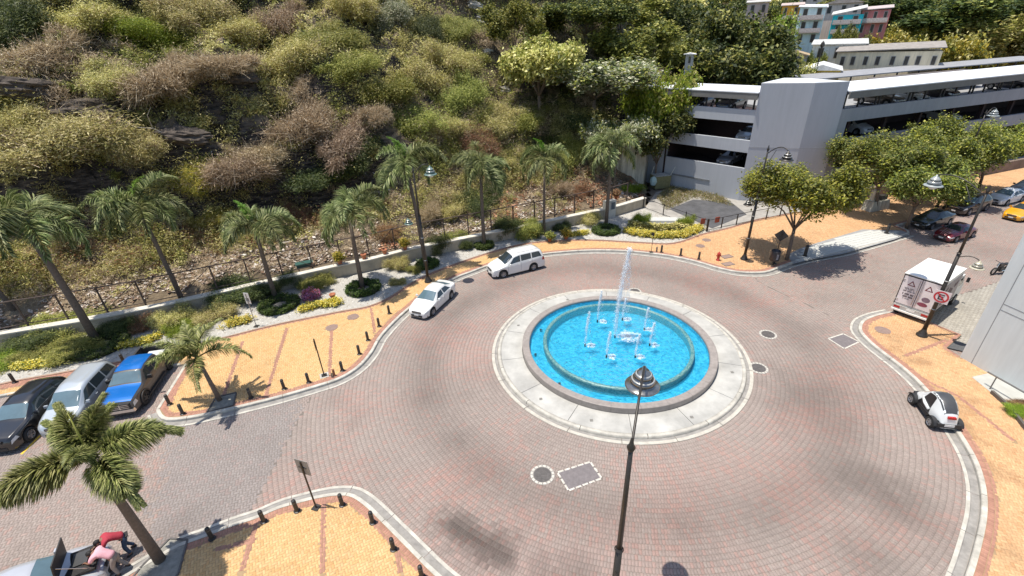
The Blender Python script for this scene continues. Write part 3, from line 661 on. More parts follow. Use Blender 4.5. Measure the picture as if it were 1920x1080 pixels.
# ================================================================== HILLSIDE TERRAIN
_bx = [-160, -35.6, 15.7, 18, 25, 60, 110, 220, 400]; _by = [-31, 27.9, 51.6, 60, 74, 88, 104, 140, 200]
def hill_z(x, y):
    x = np.asarray(x, float); y = np.asarray(y, float)
    yb = np.interp(x, _bx, _by); d = (y - yb) * .9
    wr = np.clip((x - 14) / 25, 0, 1)                      # 0 left slope, 1 right (behind the garage)
    cl = np.clip((-6 - x) / 10, 0, 1)                      # rock ledge only on the left
    pl = np.interp(d, [-9, 0, .7, 3, 6, 9, 13, 20, 30, 45, 80, 200], [0, 0, .55, 1.0, 2.6, 5.4, 9.3, 14.5, 21, 29, 46, 80])
    pc = np.interp(d, [-9, 0, .7, 3, 6.5, 8.8, 9.5, 10.6, 12.6, 13.4, 20, 30, 45, 80, 200], [0, 0, .6, 1.3, 3.0, 3.9, 9.0, 10.6, 11.4, 14.6, 17.8, 23, 31, 48, 80])
    pr = np.interp(d, [-9, 0, 10, 25, 50, 90, 200, 400], [0, 0, 3.5, 8, 16, 31, 62, 90])
    z = pl * (1 - cl) + pc * cl; z = z * (1 - wr) + pr * wr
    amp = np.clip(d / 9, 0, 1)
    # gullies running down the slope
    s = x * .9 + y * .42
    rd = np.exp(-((s + 1) / 9) ** 2) * np.clip((d - 6) / 5, 0, 1)
    z = z + rd * 3.2 * (np.abs(np.sin(s * .36 + .12 * d + 1.2 * fbm(x * .15, y * .15, 2))) - .62)
    z = z + amp * (3.4 * (fbm(s * .10 + 3, d * .035, 3) - .5) + 3.4 * (fbm(x * .26, y * .26, 4) - .5) + 1.5 * (fbm(x * .9, y * .9, 3) - .5) * (1 + cl))
    st = np.clip(1 - abs(d - 10) / 4.5, 0, 1) * cl         # ledge strata
    z = z + st * (.9 * (fbm(x * .5, y * 1.9, 4) - .5) + 1.2 * (fbm(x * 1.3 + 9, y * 2.7, 3) - .5))
    g = np.exp(-((x + 1.5 - (d * .10)) / 1.3) ** 2) * np.clip((d - 5) / 6, 0, 1) * (d < 60)   # stony gully
    z = z - 1.6 * g
    return np.where(d < 0, -.03, z), d
def hit(px, py, far=400):
    d = ray(px, py); d = d / np.hypot(d[0], d[1]); t = np.arange(30, far, .35); X = d[0] * t; Y = d[1] * t; Z = CAM_H + d[2] * t
    h, _ = hill_z(X, Y); k = np.argmax(h > Z)
    if not (h > Z).any(): k = len(t) - 1
    return np.array((X[k], Y[k], float(h[k]))), t[k]
def soil_mat():
    m, nt, b = new_mat('hillside_soil'); N = nt.nodes; L = nt.links; tc = N.new('ShaderNodeTexCoord')
    n1 = N.new('ShaderNodeTexNoise'); n1.inputs['Scale'].default_value = .25; n1.inputs['Detail'].default_value = 10; n1.inputs['Roughness'].default_value = .7; L.new(tc.outputs['Object'], n1.inputs[0])
    cr = N.new('ShaderNodeValToRGB'); e = cr.color_ramp.elements; e[0].position = .36; e[0].color = (.06, .045, .03, 1); e[1].position = .68; e[1].color = (.34, .26, .17, 1); x = cr.color_ramp.elements.new(.5); x.color = (.16, .12, .075, 1)
    L.new(n1.outputs['Fac'], cr.inputs[0]); L.new(cr.outputs[0], b.inputs['Base Color']); b.inputs['Roughness'].default_value = .95
    gm = N.new('ShaderNodeNewGeometry'); sx = N.new('ShaderNodeSeparateXYZ'); L.new(gm.outputs['True Normal'], sx.inputs[0]); mr = N.new('ShaderNodeMapRange'); mr.inputs[1].default_value = .42; mr.inputs[2].default_value = .66; mr.inputs[3].default_value = 1; mr.inputs[4].default_value = 0; L.new(sx.outputs[2], mr.inputs[0])  # steep faces turn near-black: rock colour with the ledge's deep shade painted in
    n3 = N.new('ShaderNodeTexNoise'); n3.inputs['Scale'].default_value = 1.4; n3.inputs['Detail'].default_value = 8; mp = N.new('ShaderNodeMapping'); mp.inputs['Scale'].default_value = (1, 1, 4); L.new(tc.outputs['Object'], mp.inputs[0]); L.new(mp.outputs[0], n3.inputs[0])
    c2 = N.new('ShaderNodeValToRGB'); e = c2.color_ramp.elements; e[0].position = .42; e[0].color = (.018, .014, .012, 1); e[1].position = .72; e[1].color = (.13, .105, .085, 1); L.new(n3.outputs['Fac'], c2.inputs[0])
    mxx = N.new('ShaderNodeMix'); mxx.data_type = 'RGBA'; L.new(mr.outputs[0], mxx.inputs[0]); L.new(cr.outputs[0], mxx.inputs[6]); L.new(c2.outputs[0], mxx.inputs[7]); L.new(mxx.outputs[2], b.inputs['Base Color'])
    n2 = N.new('ShaderNodeTexNoise'); n2.inputs['Scale'].default_value = 3; n2.inputs['Detail'].default_value = 8; L.new(tc.outputs['Object'], n2.inputs[0]); bp = N.new('ShaderNodeBump'); bp.inputs['Strength'].default_value = 1; bp.inputs['Distance'].default_value = .3; L.new(n2.outputs['Fac'], bp.inputs['Height']); L.new(bp.outputs[0], b.inputs['Normal'])
    return m
def grid_mesh(name, x0, x1, y0, y1, st, mat, cond):
    xs = np.arange(x0, x1 + st / 2, st); ys = np.arange(y0, y1 + st / 2, st); X, Y = np.meshgrid(xs, ys); Z, d = hill_z(X.ravel(), Y.ravel())
    V = np.c_[X.ravel(), Y.ravel(), Z]; nx = len(xs); i, j = np.meshgrid(np.arange(nx - 1), np.arange(len(ys) - 1)); a = (j * nx + i).ravel(); Fc = np.c_[a, a + 1, a + nx + 1, a + nx]
    dm = d[Fc]; Fc = Fc[(dm.max(1) > -.6) & cond(V[Fc].mean(1))]
    used = np.unique(Fc); mp = np.zeros(len(V), int); mp[used] = np.arange(len(used)); return np_mesh(name, V[used], mp[Fc], mat, smooth=False)
SOIL = soil_mat()
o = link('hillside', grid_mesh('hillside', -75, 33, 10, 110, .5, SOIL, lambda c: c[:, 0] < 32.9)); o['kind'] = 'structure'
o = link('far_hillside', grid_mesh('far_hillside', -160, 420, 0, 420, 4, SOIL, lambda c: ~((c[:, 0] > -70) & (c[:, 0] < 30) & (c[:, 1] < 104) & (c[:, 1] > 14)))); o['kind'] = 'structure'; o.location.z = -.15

# ================================================================== FOLIAGE BUILDERS
LEAF = attr_mat('leaf', .55, .28, .35, 0, obj_rand=.16)
TWIG = attr_mat('dry_twig', .8, .1, .2, 0, obj_rand=.14)
BARK = pm('bark', (.17, .13, .10), .9, .3, 6, .8, 30); PALMBARK = pm('palm_bark', (.135, .11, .09), .9, .25, 8, .7, 25)
def leaves(C, n_per, spread, L, W, cols, wts=None, up=.5, bend=True, seed=None):
    """rhombic leaves scattered round the centres C; returns V, F, tint"""
    C = np.asarray(C, float); n = len(C) * n_per; P = np.repeat(C, n_per, 0) + rng.randn(n, 3) * np.asarray(spread)
    nr = rng.randn(n, 3) * np.array((.62, .62, .35)) + np.array((0, 0, 1.0 if up < 1.5 else .3)); nr /= np.linalg.norm(nr, axis=1)[:, None]
    d = rng.randn(n, 3); d[:, 2] += up * .3; d -= nr * (d * nr).sum(1)[:, None]; d /= np.linalg.norm(d, axis=1)[:, None]
    w = np.cross(nr, d)
    l = L * (.6 + .8 * rng.rand(n))[:, None]; ww = W * (.6 + .8 * rng.rand(n))[:, None]
    V = np.stack([P, P + d * l * .5 + w * ww * .5, P + d * l - np.array((0, 0, 1)) * l * .12, P + d * l * .5 - w * ww * .5], 1)
    cols = np.asarray(cols); pk = rng.choice(len(cols), n, p=wts); cpc = np.repeat(rng.rand(len(C)), n_per)
    c = cols[pk] * (.72 + .56 * (.5 * rng.rand(n) + .5 * cpc))[:, None]
    return V.reshape(-1, 3), np.arange(n * 4).reshape(-1, 4), np.repeat(c, 4, 0)
def sticks(P0, P1, r, col):
    """flat twigs between point pairs"""
    n = len(P0); d = P1 - P0; s = np.cross(d, rng.randn(n, 3)); s /= np.linalg.norm(s, axis=1)[:, None] + 1e-9; s *= r
    V = np.stack([P0 - s, P0 + s, P1 + s * .5, P1 - s * .5], 1); return V.reshape(-1, 3), np.arange(n * 4).reshape(-1, 4), np.repeat(col, 4, 0)
def join(*parts):
    V, Fc, C, k = [], [], [], 0
    for v, f, c in parts: V.append(v); Fc.append(f + k); C.append(c); k += len(v)
    return np.vstack(V), np.vstack(Fc), np.vstack(C)
def blob_centres(n, lobes, hollow=.55):
    """centres spread through a crown of several overlapping lobes (x,y,z,r)"""
    out = []
    for (x, y, z, r, k) in lobes:
        m_ = max(3, int(n * k)); d = rng.randn(m_, 3); d /= np.linalg.norm(d, axis=1)[:, None]; d[:, 2] = np.abs(d[:, 2]) * .9 - .25 * (rng.rand(m_) < .4)
        rr = (hollow + (1 - hollow) * rng.rand(m_) ** .7)[:, None] * r * (1 + .25 * rng.randn(m_, 1) * .5); out.append(np.array((x, y, z)) + d * rr * np.array((1, 1, .8)))
    return np.vstack(out)
G = dict(
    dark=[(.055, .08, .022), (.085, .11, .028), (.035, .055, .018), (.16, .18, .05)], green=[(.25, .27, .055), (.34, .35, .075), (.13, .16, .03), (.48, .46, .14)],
    olive=[(.42, .395, .11), (.57, .51, .165), (.23, .22, .06), (.74, .66, .31)], dry=[(.42, .32, .20), (.54, .42, .27), (.25, .18, .11), (.66, .54, .38)],
    bright=[(.20, .30, .02), (.28, .38, .03), (.13, .21, .02), (.38, .45, .06)], pale=[(.17, .20, .09), (.40, .41, .27), (.10, .13, .05), (.66, .63, .46)],
    yellow=[(.46, .36, .04), (.30, .27, .04), (.55, .43, .08), (.16, .18, .03)], rust=[(.34, .16, .08), (.25, .13, .07), (.42, .25, .12), (.16, .13, .05)],
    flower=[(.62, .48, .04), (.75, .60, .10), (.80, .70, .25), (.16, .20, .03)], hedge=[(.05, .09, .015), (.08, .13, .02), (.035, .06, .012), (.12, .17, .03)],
    pink=[(.55, .18, .35), (.62, .30, .52), (.6, .15, .16), (.12, .14, .05)], leafy=[(.14, .18, .045), (.20, .24, .055), (.08, .11, .03), (.38, .38, .13)])
def bush_mesh(name, kind, n=150, per=22, L=.24, W=.12, lobes=None, tw=0, hollow=.5, spread=.13, up=.5):
    """unit bush about 1 m radius"""
    lobes = lobes or [(0, 0, .45, .75, .5), (.45, .1, .35, .5, .25), (-.4, .25, .3, .5, .25), (.05, -.45, .3, .45, .25)]
    C = blob_centres(n, lobes, hollow); parts = []
    if per: parts.append(leaves(C + (rng.randn(*C.shape) * .10 if name == 'foliage' else 0), per, spread, L, W, G[kind], up=up))
    if tw:
        C2 = blob_centres(tw, lobes, .5); m_ = len(C2); d = C2 - np.array((0, 0, .1)); d /= np.linalg.norm(d, axis=1)[:, None]; d = d + rng.randn(m_, 3) * 1.0
        P0 = C2 - d * .07; P1 = C2 + d * .09 + rng.randn(m_, 3) * .06; cc = np.asarray(G['dry'])[rng.choice(4, m_)] * (.7 + .6 * rng.rand(m_))[:, None]; parts.append(sticks(P0, P1, .007, cc))
    V, Fc, C = join(*parts); return np_mesh(name, V, Fc, LEAF if per else TWIG, C)
BUSH = {}
for kd, v in (('olive', 3), ('green', 2), ('dark', 2), ('bright', 1), ('pale', 1), ('yellow', 1), ('rust', 1)):
    BUSH[kd] = [bush_mesh('foliage', kd, 460, 42, .078, .017, tw=900 if kd in ('olive', 'rust', 'yellow') else 0, spread=.085,
                lobes=[(rng.randn() * .2, rng.randn() * .2, .35, .5, .3)] + [(math.cos(a) * (.35 + .55 * rng.rand()), math.sin(a) * (.35 + .55 * rng.rand()), .1 + .5 * rng.rand(), .18 + .24 * rng.rand(), .1) for a in (rng.rand(9) * 6.28)]) for _ in range(v)]
BUSH['dry'] = [bush_mesh('foliage', 'dry', 420, 12, .05, .02, tw=8000, spread=.10, lobes=[(rng.randn() * .2, rng.randn() * .2, .3, .5, .25)] + [(math.cos(a) * (.3 + .6 * rng.rand()), math.sin(a) * (.3 + .6 * rng.rand()), .1 + .4 * rng.rand(), .15 + .28 * rng.rand(), .1) for a in (rng.rand(9) * 6.28)]) for _ in range(2)]
STEM = MB()
for k_ in range(5):
    a = k_ * 1.26; STEM.tube([(0, 0, -.3), (.1 * math.cos(a), .1 * math.sin(a), .15), (.38 * math.cos(a), .38 * math.sin(a), .6)], [.035, .025, .008], 5)
STEMM = STEM.mesh('stem', BARK)
def bush(name, loc, r, kind, label, cat='shrub', group=None, sz=None, stem=True):
    o = empty(name, tuple(loc), rng.rand() * 6.28, label, cat, group); s = (r, r, (sz or r)); o.scale = s
    link('foliage', BUSH[kind][rng.randint(len(BUSH[kind]))], o)
    if stem: link('stem', STEMM, o)
    return o

# ---- general scrub cover of the slope: one mass
def scrub():
    n = 62000; px = rng.rand(n) * 2000 - 40; py = rng.rand(n) ** 1.0 * 600 - 25
    # march all rays at once
    D = (px[:, None] - 960) * cX - (py[:, None] - 540) * cU + FPX * cF; D /= np.hypot(D[:, 0], D[:, 1])[:, None]
    hitp = np.full((n, 3), np.nan); alive = np.ones(n, bool)
    for t in np.arange(30, 330, .9):
        idx = np.where(alive)[0]
        if not len(idx): break
        P = D[idx] * t; zz = CAM_H + P[:, 2]; h, d = hill_z(P[:, 0], P[:, 1]); k = (h > zz)
        hp = idx[k]; hitp[hp] = np.c_[P[k, 0], P[k, 1], h[k]]; alive[hp] = False
    ok = ~np.isnan(hitp[:, 0]); P = hitp[ok]; h, d = hill_z(P[:, 0], P[:, 1]); cl = np.clip((-6 - P[:, 0]) / 10, 0, 1)
    bare = ((d > 8.3) & (d < 10.7) & (cl > .3) & (rng.rand(len(d)) < .93)) | ((d > 12.3) & (d < 13.5) & (cl > .3) & (rng.rand(len(d)) < .6)) | (d < 1.0) | ((d < 5) & (rng.rand(len(d)) < .35)) ; P = P[~bare]; d = d[~bare]
    P = P[(P[:, 0] < 14) | (P[:, 1] > 74)]
    h, d = hill_z(P[:, 0], P[:, 1]); cl = np.clip((-2 - P[:, 0]) / 10, 0, 1)
    f = fbm(P[:, 0] * .12 + 5, P[:, 1] * .12, 3); f2 = fbm(P[:, 0] * .4, P[:, 1] * .4 + 8, 3)
    low = (d < 8)
    kind = np.where(f + .25 * cl + .2 * (f2 - .5) > .62, 0, np.where(f2 > .56, 1, 2))   # 0 olive, 1 dry, 2 green
    kind = np.where(low & (f2 > .4), 1, kind)
    kind = np.where((P[:, 0] > 3) & (d > 6), np.where(f2 > .6, 2, 3), kind)
    kind = np.where((P[:, 0] > 70) & (f > .45), 0, kind)
    cols = [np.asarray(G[k]) for k in ('olive', 'dry', 'green', 'dark')]
    n = len(P); per = 6; dist = np.hypot(P[:, 0], P[:, 1]); s = np.repeat(np.clip(dist / 55, .8, 4.0), per)[:, None]
    m_ = n * per; Q = np.repeat(P, per, 0) + rng.randn(m_, 3) * np.array((.22, .22, .16)) * s; Q[:, 2] += .18
    nr = rng.randn(m_, 3) * .5 + np.array((0, -.25, 1.0)); nr /= np.linalg.norm(nr, axis=1)[:, None]; dd = rng.randn(m_, 3); dd[:, 2] += .3; dd -= nr * (dd * nr).sum(1)[:, None]; dd /= np.linalg.norm(dd, axis=1)[:, None]
    w_ = np.cross(nr, dd)
    kk = np.repeat(kind, per); l = np.where(kk == 1, .36, .30)[:, None] * (.6 + .8 * rng.rand(m_, 1)) * s; ww = np.where(kk == 1, .022, .038)[:, None] * (.6 + .8 * rng.rand(m_, 1)) * s
    V = np.stack([Q, Q + dd * l * .5 + w_ * ww, Q + dd * l, Q + dd * l * .5 - w_ * ww], 1)
    c = np.zeros((m_, 3)); pk = rng.randint(4, size=m_)
    for i in range(4): c = np.where((kk == i)[:, None], cols[i][pk], c)
    c *= (.7 + .6 * rng.rand(m_, 1))
    o = link('hillside_scrub', np_mesh('hillside_scrub', V.reshape(-1, 3), np.arange(m_ * 4).reshape(-1, 4), LEAF, np.repeat(c, 4, 0)))
    tag(o, 'mixed green and dry brown scrub covering the steep hillside', 'scrub', kind='stuff')
    # low thickets and trailing vines merged into the same cover
    parts = []
    for i in range(1900):
        x_, y_ = rng.rand() * 1320 - 30, rng.rand() * 430 - 20
        if i > 800: x_ = rng.rand() * 1150 - 20; y_ = 600 - x_ * .21 - 40 - rng.rand() * 170
        p, t = hit(x_, y_, 150)
        if t > 149: continue
        hz_, d_ = hill_z(p[0], p[1]); 
        if d_ < 1.3 or (p[0] > 14 and p[1] < 74): continue
        if 8.2 < d_ < 10.9 and p[0] < -9 and rng.rand() < .9: continue
        f_ = float(fbm(p[0] * .12 + 5, p[1] * .12, 3)); g_ = float(fbm(p[0] * .35, p[1] * .35 + 4, 3)); cl_ = min(max((-2 - p[0]) / 10, 0), 1)
        kd = 'olive' if f_ + .22 * cl_ > .60 else ('dry' if g_ > .57 else ('green' if p[0] < 2 or g_ > .5 else 'dark'))
        if d_ < 8 and rng.rand() < .8: kd = ['dry', 'olive', 'rust', 'olive', 'green'][rng.randint(5)]
        r = (.5 + 1.3 * rng.rand() ** 1.5) * (1 if d_ > 6 else .75); m_ = 18; dn = np.array((.32, -.75, -.55))         # vines trail down the slope
        C = np.array((p[0], p[1], p[2] + .15 * r)) + rng.randn(m_, 3) * np.array((.45, .45, .30)) * r + dn * (rng.rand(m_, 1) ** 1.5) * r * 1.3
        if kd == 'dry': 
            k_ = 260; Q = C[rng.randint(m_, size=k_)] + rng.randn(k_, 3) * .2 * r; dd = rng.randn(k_, 3) + np.array((0, 0, .6)); dd /= np.linalg.norm(dd, axis=1)[:, None]; parts.append(sticks(Q, Q + dd * (.25 + .3 * rng.rand(k_, 1)), .014, np.asarray(G['dry'])[rng.randint(4, size=k_)] * (.7 + .6 * rng.rand(k_, 1))))
        else: parts.append(leaves(C, 20, .20 * r + .05, .24, .045, G[kd]))
    V, Fc, c = join(*parts); link('thickets', np_mesh('thickets', V, Fc, LEAF, c), o)['kind'] = 'stuff'
scrub()
# ---- pale dry leaf litter and stones at the foot of the slope
def litter():
    n = 24000; x = rng.rand(n) * 56 - 38; y = np.interp(x, _bx, _by) + rng.rand(n) * 9.5 / .9 ; h, d = hill_z(x, y)
    k = (rng.rand(n) < np.clip(1.15 - d / 9.5, .1, 1)) & (fbm(x * .5, y * .5, 3) > .36) & (d > .5); x, y, h = x[k], y[k], h[k]; n = len(x)
    P = np.c_[x, y, h + .03 + .05 * rng.rand(n)]; a = rng.randn(n, 3); a[:, 2] *= .35; a /= np.linalg.norm(a, axis=1)[:, None]; b = np.cross(a, rng.randn(n, 3) * np.array((.3, .3, 1)) + np.array((0, 0, 1.))); b /= np.linalg.norm(b, axis=1)[:, None]
    s = (.07 + .17 * rng.rand(n) ** 2)[:, None]; V = np.stack([P - a * s, P - b * s * .6, P + a * s + np.array((0, 0, .02)), P + b * s * .6], 1)
    cols = np.array([(.60, .53, .46), (.42, .32, .24), (.28, .18, .12), (.72, .66, .58)]); c = cols[rng.choice(4, n, p=[.3, .3, .25, .15])] * (.7 + .5 * rng.rand(n, 1))
    red = (x > -12) & (fbm(x * .3 + 7, y * .3, 2) > .5); c = np.where(red[:, None], c * np.array((.95, .6, .42)), c)
    o = link('leaf_litter', np_mesh('leaf_litter', V.reshape(-1, 3), np.arange(n * 4).reshape(-1, 4), TWIG, np.repeat(c, 4, 0))); tag(o, 'pale dry leaf litter lying on the slope behind the wall', 'leaf litter', kind='stuff')
litter()
# ---- rock outcrops on the ledge and stones of the gully
ROCK = pm('ledge_rock', (.085, .068, .055), .95, .6, 1.6, 1.0, 5); ROCKP = pm('pale_rock', (.42, .40, .36), .9, .25, 1.5, .8, 5)
def rock(loc, s, label, mt=ROCK, name='rock_outcrop', cat='rock', flat=.5, group=None):
    import bmesh
    bm = bmesh.new(); bmesh.ops.create_icosphere(bm, subdivisions=4, radius=1)
    sd = rng.rand() * 50
    for v in bm.verts:
        p = v.co; k = 1 + 1.1 * (float(fbm(p.x * 1.3 + sd, p.y * 1.3 + p.z * 3.4, 4)) - .5) + .5 * abs(float(fbm(p.x * 2.3 + sd, p.z * 5 + p.y, 2)) - .5) + .35 * (round(p.z * 5 + p.x) / 5 - p.z - p.x / 5)
        v.co = Vector((p.x * k * s[0], p.y * k * s[1], p.z * k * s[2]))
    me = bpy.data.meshes.new(name); bm.to_mesh(me); bm.free(); me.materials.append(mt)
    o = link(name, me, None, tuple(loc), (rng.rand() * .3, rng.rand() * .3, .42 + rng.randn() * .2)); return tag(o, label, cat, group)
for (x, y, sx, sz, lb) in ((345, 262, 1.9, .7, 'pale-faced layered rock jutting from the dark ledge'), (255, 285, 1.6, .5, 'dark low rock at the foot of the ledge'), (410, 250, .9, .7, 'small yellowish rock right of the layered outcrop'),
                           (170, 215, 2.4, .9, 'big dark overhanging rock left of the ledge under the scrub'), (60, 190, 2.2, .8, 'dark rock at the left edge below the shaded scrub'), (455, 175, 1.6, .6, 'shadowed rock under the dry brown fringe'), (15, 300, 1.4, .6, 'grey rock at the left picture edge above the palms')):
    p, _ = hit(x, y); rock(p, (sx, sx * .6, sz), lb)
for (x, y, s, lb) in ((893, 15, 1.1, 'pale rock at the top of the stony gully'), (905, 40, .8, 'pale rock slab second from the top of the gully'), (948, 172, .7, 'white stone at the lower end of the gully'), (955, 40, .9, 'flat cream boulder beside the tall palm-like tree'), (915, 100, .6, 'small pale stone halfway down the gully')):
    p, _ = hit(x, y); rock(p, (s, s * .8, s * .55), lb, ROCKP, 'gully_rock')
# bare fallen branches
for (x, y, L_, lb) in ((330, 300, 3.2, 'forked bare white branch lying below the ledge'), (265, 300, 2.8, 'long bare branch stretching left below the ledge')):
    p, _ = hit(x, y); mb = MB(); q = Vector((0, 0, .4)); a = rng.rand() * 2
    mb.tube([q, q + Vector((-.3, -.6, .5)) * L_ * .4, q + Vector((-.9, -.8, .55)) * L_ * .5, q + Vector((-1.3, -.7, .9)) * L_ * .6], [.06, .045, .03, .01], 5)
    mb.tube([q + Vector((-.3, -.6, .5)) * L_ * .4, q + Vector((.1, -1, 1.1)) * L_ * .5, q + Vector((.5, -1.1, 1.5)) * L_ * .5], [.04, .025, .01], 5)
    o = mb.build('fallen_branch', pm('bleached_wood', (.45, .40, .34), .8, .2, 5)); o.location = tuple(p); tag(o, lb, 'branch')

# ---- individual shrubs of the hillside (photo x, y of the middle, radius in metres)
HS = [
 (105, 290, 3.6, 'olive', 'rounded yellow-green bush at the left above the palms'), (60, 250, 2.2, 'olive', 'small top tuft behind the rounded yellow-green bush'),
 (560, 250, 3.4, 'dry', 'large tangled mass of bare brown twigs in mid slope'), (650, 265, 3.0, 'dry', 'right-hand brown twig thicket beside the green ridge'), (440, 310, 3.0, 'dry', 'low brown twig thicket below the rock ledge'), (500, 330, 2.4, 'dry', 'reddish brown thicket above the yellow bush'), (700, 230, 2.2, 'dry', 'small brown thicket tucked under the green ridge'),
 (395, 375, 2.1, 'yellow', 'yellow flowering bush between the palms'), (410, 410, 1.5, 'yellow', 'lower part yellow bush close behind the fence'),
 (300, 150, 3.2, 'dry', 'brown hanging thicket over the ledge'), (430, 150, 2.8, 'dry', 'brown scrub fringe over the shadowed rock'), (215, 160, 2.2, 'olive', 'olive bush perched at the lip of the dark rock'), (90, 110, 2.8, 'dry', 'brown scrub clump near the upper left corner'), (30, 80, 3.2, 'dark', 'dark green bush at the left edge'), (25, 160, 3.0, 'dark', 'shadowed dark bush at the left edge below the brown clump'),
 (180, 45, 3.2, 'olive', 'olive scrub clump at the top left'), (270, 70, 2.6, 'bright', 'yellow-green grassy tuft near the top left'), (350, 35, 3.0, 'olive', 'olive clump at the top edge left of centre'), (440, 80, 2.8, 'olive', 'olive bush upper slope above the brown fringe'), (520, 40, 3.0, 'dry', 'dry brown clump at the top edge'), (560, 130, 3.0, 'olive', 'olive bush above the twig mass'), (610, 75, 2.8, 'green', 'green bush above the ridge of vines'), (660, 30, 3.0, 'olive', 'olive bush at the top beside the pale leafed bush'),
 (730, 50, 3.0, 'pale', 'pale grey-green leafed bush at the top'), (670, 130, 2.8, 'green', 'green bush at the head of the long ridge'), (730, 180, 3.0, 'green', 'vine covered green bush mid ridge'), (790, 150, 3.2, 'olive', 'rounded olive bush on top of the second ridge'), (840, 120, 3.0, 'olive', 'tall olive bush by the stony gully'), (865, 180, 2.6, 'green', 'green bush at the foot of the second ridge'), (780, 235, 2.8, 'green', 'green bush with dark shaded side low on the ridge'), (830, 255, 2.2, 'olive', 'small yellowish bush above the palms'), (860, 60, 2.4, 'green', 'green bush left of the gully top'), (800, 60, 2.6, 'dark', 'dark bush in the hollow between the ridges'),
 (930, 225, 2.6, 'olive', 'olive bush below the gully'), (980, 240, 2.8, 'green', 'bluish green bush right of the gully foot'), (1010, 210, 2.4, 'green', 'green bush at the foot of the tall tree'), (900, 280, 2.2, 'rust', 'rusty bush just above the palms'), (950, 300, 2.0, 'olive', 'pale olive bush between two palms'), (1060, 290, 2.4, 'green', 'green bush under the white blossomed tree'), (1095, 235, 2.4, 'dark', 'dark bush under the white blossomed tree'),
 (725, 445, 1.5, 'rust', 'red-brown vine clump behind the fence'), (800, 400, 1.8, 'dry', 'dry straw-coloured clump behind the fence'), (850, 400, 1.6, 'olive', 'dry yellowish clump right of the lamp post'), (890, 385, 1.9, 'dark', 'dark shrub rising behind the fence at mid picture'), (1085, 370, 1.5, 'rust', 'rusty clump behind the fence near the right palms'), (1050, 360, 1.6, 'dry', 'dry clump behind the fence between palms'),
 (600, 340, 2.6, 'dark', 'dark bush behind the second palm of the row'), (290, 345, 2.2, 'olive', 'dry olive tuft behind the left palms'), (690, 330, 2.4, 'dark', 'shaded dark bush left of the lamp head'), (560, 410, 1.8, 'rust', 'low rusty undergrowth behind the fence'), (240, 400, 1.8, 'olive', 'olive undergrowth between the leftmost palms')]
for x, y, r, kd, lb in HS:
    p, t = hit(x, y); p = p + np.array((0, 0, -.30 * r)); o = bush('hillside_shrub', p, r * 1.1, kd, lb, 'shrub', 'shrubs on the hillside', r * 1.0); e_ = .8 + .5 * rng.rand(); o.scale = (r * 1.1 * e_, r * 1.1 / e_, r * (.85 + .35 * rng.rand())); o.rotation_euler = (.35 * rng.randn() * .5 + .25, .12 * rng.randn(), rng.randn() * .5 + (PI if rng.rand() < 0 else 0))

# ================================================================== BROADLEAF TREES
def limb_tree(h, spread, n_limb, r0, lean=(0, 0), fork=.35):
    """tapered trunk with limbs; returns MB and limb tips"""
    mb = MB(); tips = []; top = Vector((lean[0], lean[1], h * fork)); mb.tube([(0, 0, -.1), (lean[0] * .3, lean[1] * .3, h * fork * .5), top], [r0, r0 * .8, r0 * .7], 8)
    for k in range(n_limb):
        a = 2 * PI * (k + .4 * rng.rand()) / n_limb; e = spread * (.55 + .35 * rng.rand()); z = h * (.62 + .2 * rng.rand())
        mid = top + Vector((math.cos(a) * e * .4, math.sin(a) * e * .4, (z - top.z) * .55)); tip = Vector((top.x + math.cos(a) * e, top.y + math.sin(a) * e, z)); mb.tube([top - Vector((0, 0, .1)), mid, tip], [r0 * .5, r0 * .33, r0 * .12], 6); tips.append(tip)
        for q in range(3):
            b = a + rng.randn() * .7; t2 = tip + Vector((math.cos(b) * e * .35, math.sin(b) * e * .35, h * .14 * rng.rand())); mb.tube([mid.lerp(tip, .5 + .2 * q), t2], [r0 * .16, r0 * .04], 5); tips.append(t2)
    tips.append(top + Vector((0, 0, h * .4))); return mb, tips
def crown_mesh(kind, tips, rad, n, per, L, W, squash=.6, spread=.2, mix=None):
    C = []
    for t in tips:
        m_ = n // len(tips); d = rng.randn(m_, 3); d /= np.linalg.norm(d, axis=1)[:, None]; C.append(np.array(t) + d * rad * np.array((1, 1, squash)) * (.45 + .6 * rng.rand(m_, 1)))
    C = np.vstack(C); pr = [leaves(C, per, spread, L, W, G[kind])]
    if mix: k, f = mix; sel = C[rng.rand(len(C)) < f]; pr.append(leaves(sel + np.array((0, 0, .1)), per, spread, L, W, G[k]))
    V, Fc, c = join(*pr); return np_mesh('crown', V, Fc, LEAF, c)
TREES = {}
for nm, kd, h, sp, mix in (('broad', 'dark', 10, 4.2, ('green', .25)), ('tallgreen', 'green', 11, 3.6, ('dark', .3)), ('oliveT', 'olive', 7, 3.6, ('green', .3)), ('paleT', 'pale', 9, 4.4, ('green', .35)), ('brightT', 'bright', 8, 4.6, ('green', .4)), ('yellowT', 'yellow', 6, 3.2, ('olive', .5))):
    mb, tips = limb_tree(h, sp, 6, .22); TREES[nm] = (mb.mesh('trunk', BARK, True), crown_mesh(kd, tips, sp * .42, 420, 30, .42, .22, .6, .32, mix), h)
def tree(kind, loc, s, label, name='tree', group=None, rz=None):
    o = empty(name, tuple(loc), rng.rand() * 6.28 if rz is None else rz, label, 'tree', group); o.scale = (s,) * 3 if not hasattr(s, '__len__') else s
    link('trunk', TREES[kind][0], o); link('crown', TREES[kind][1], o); return o
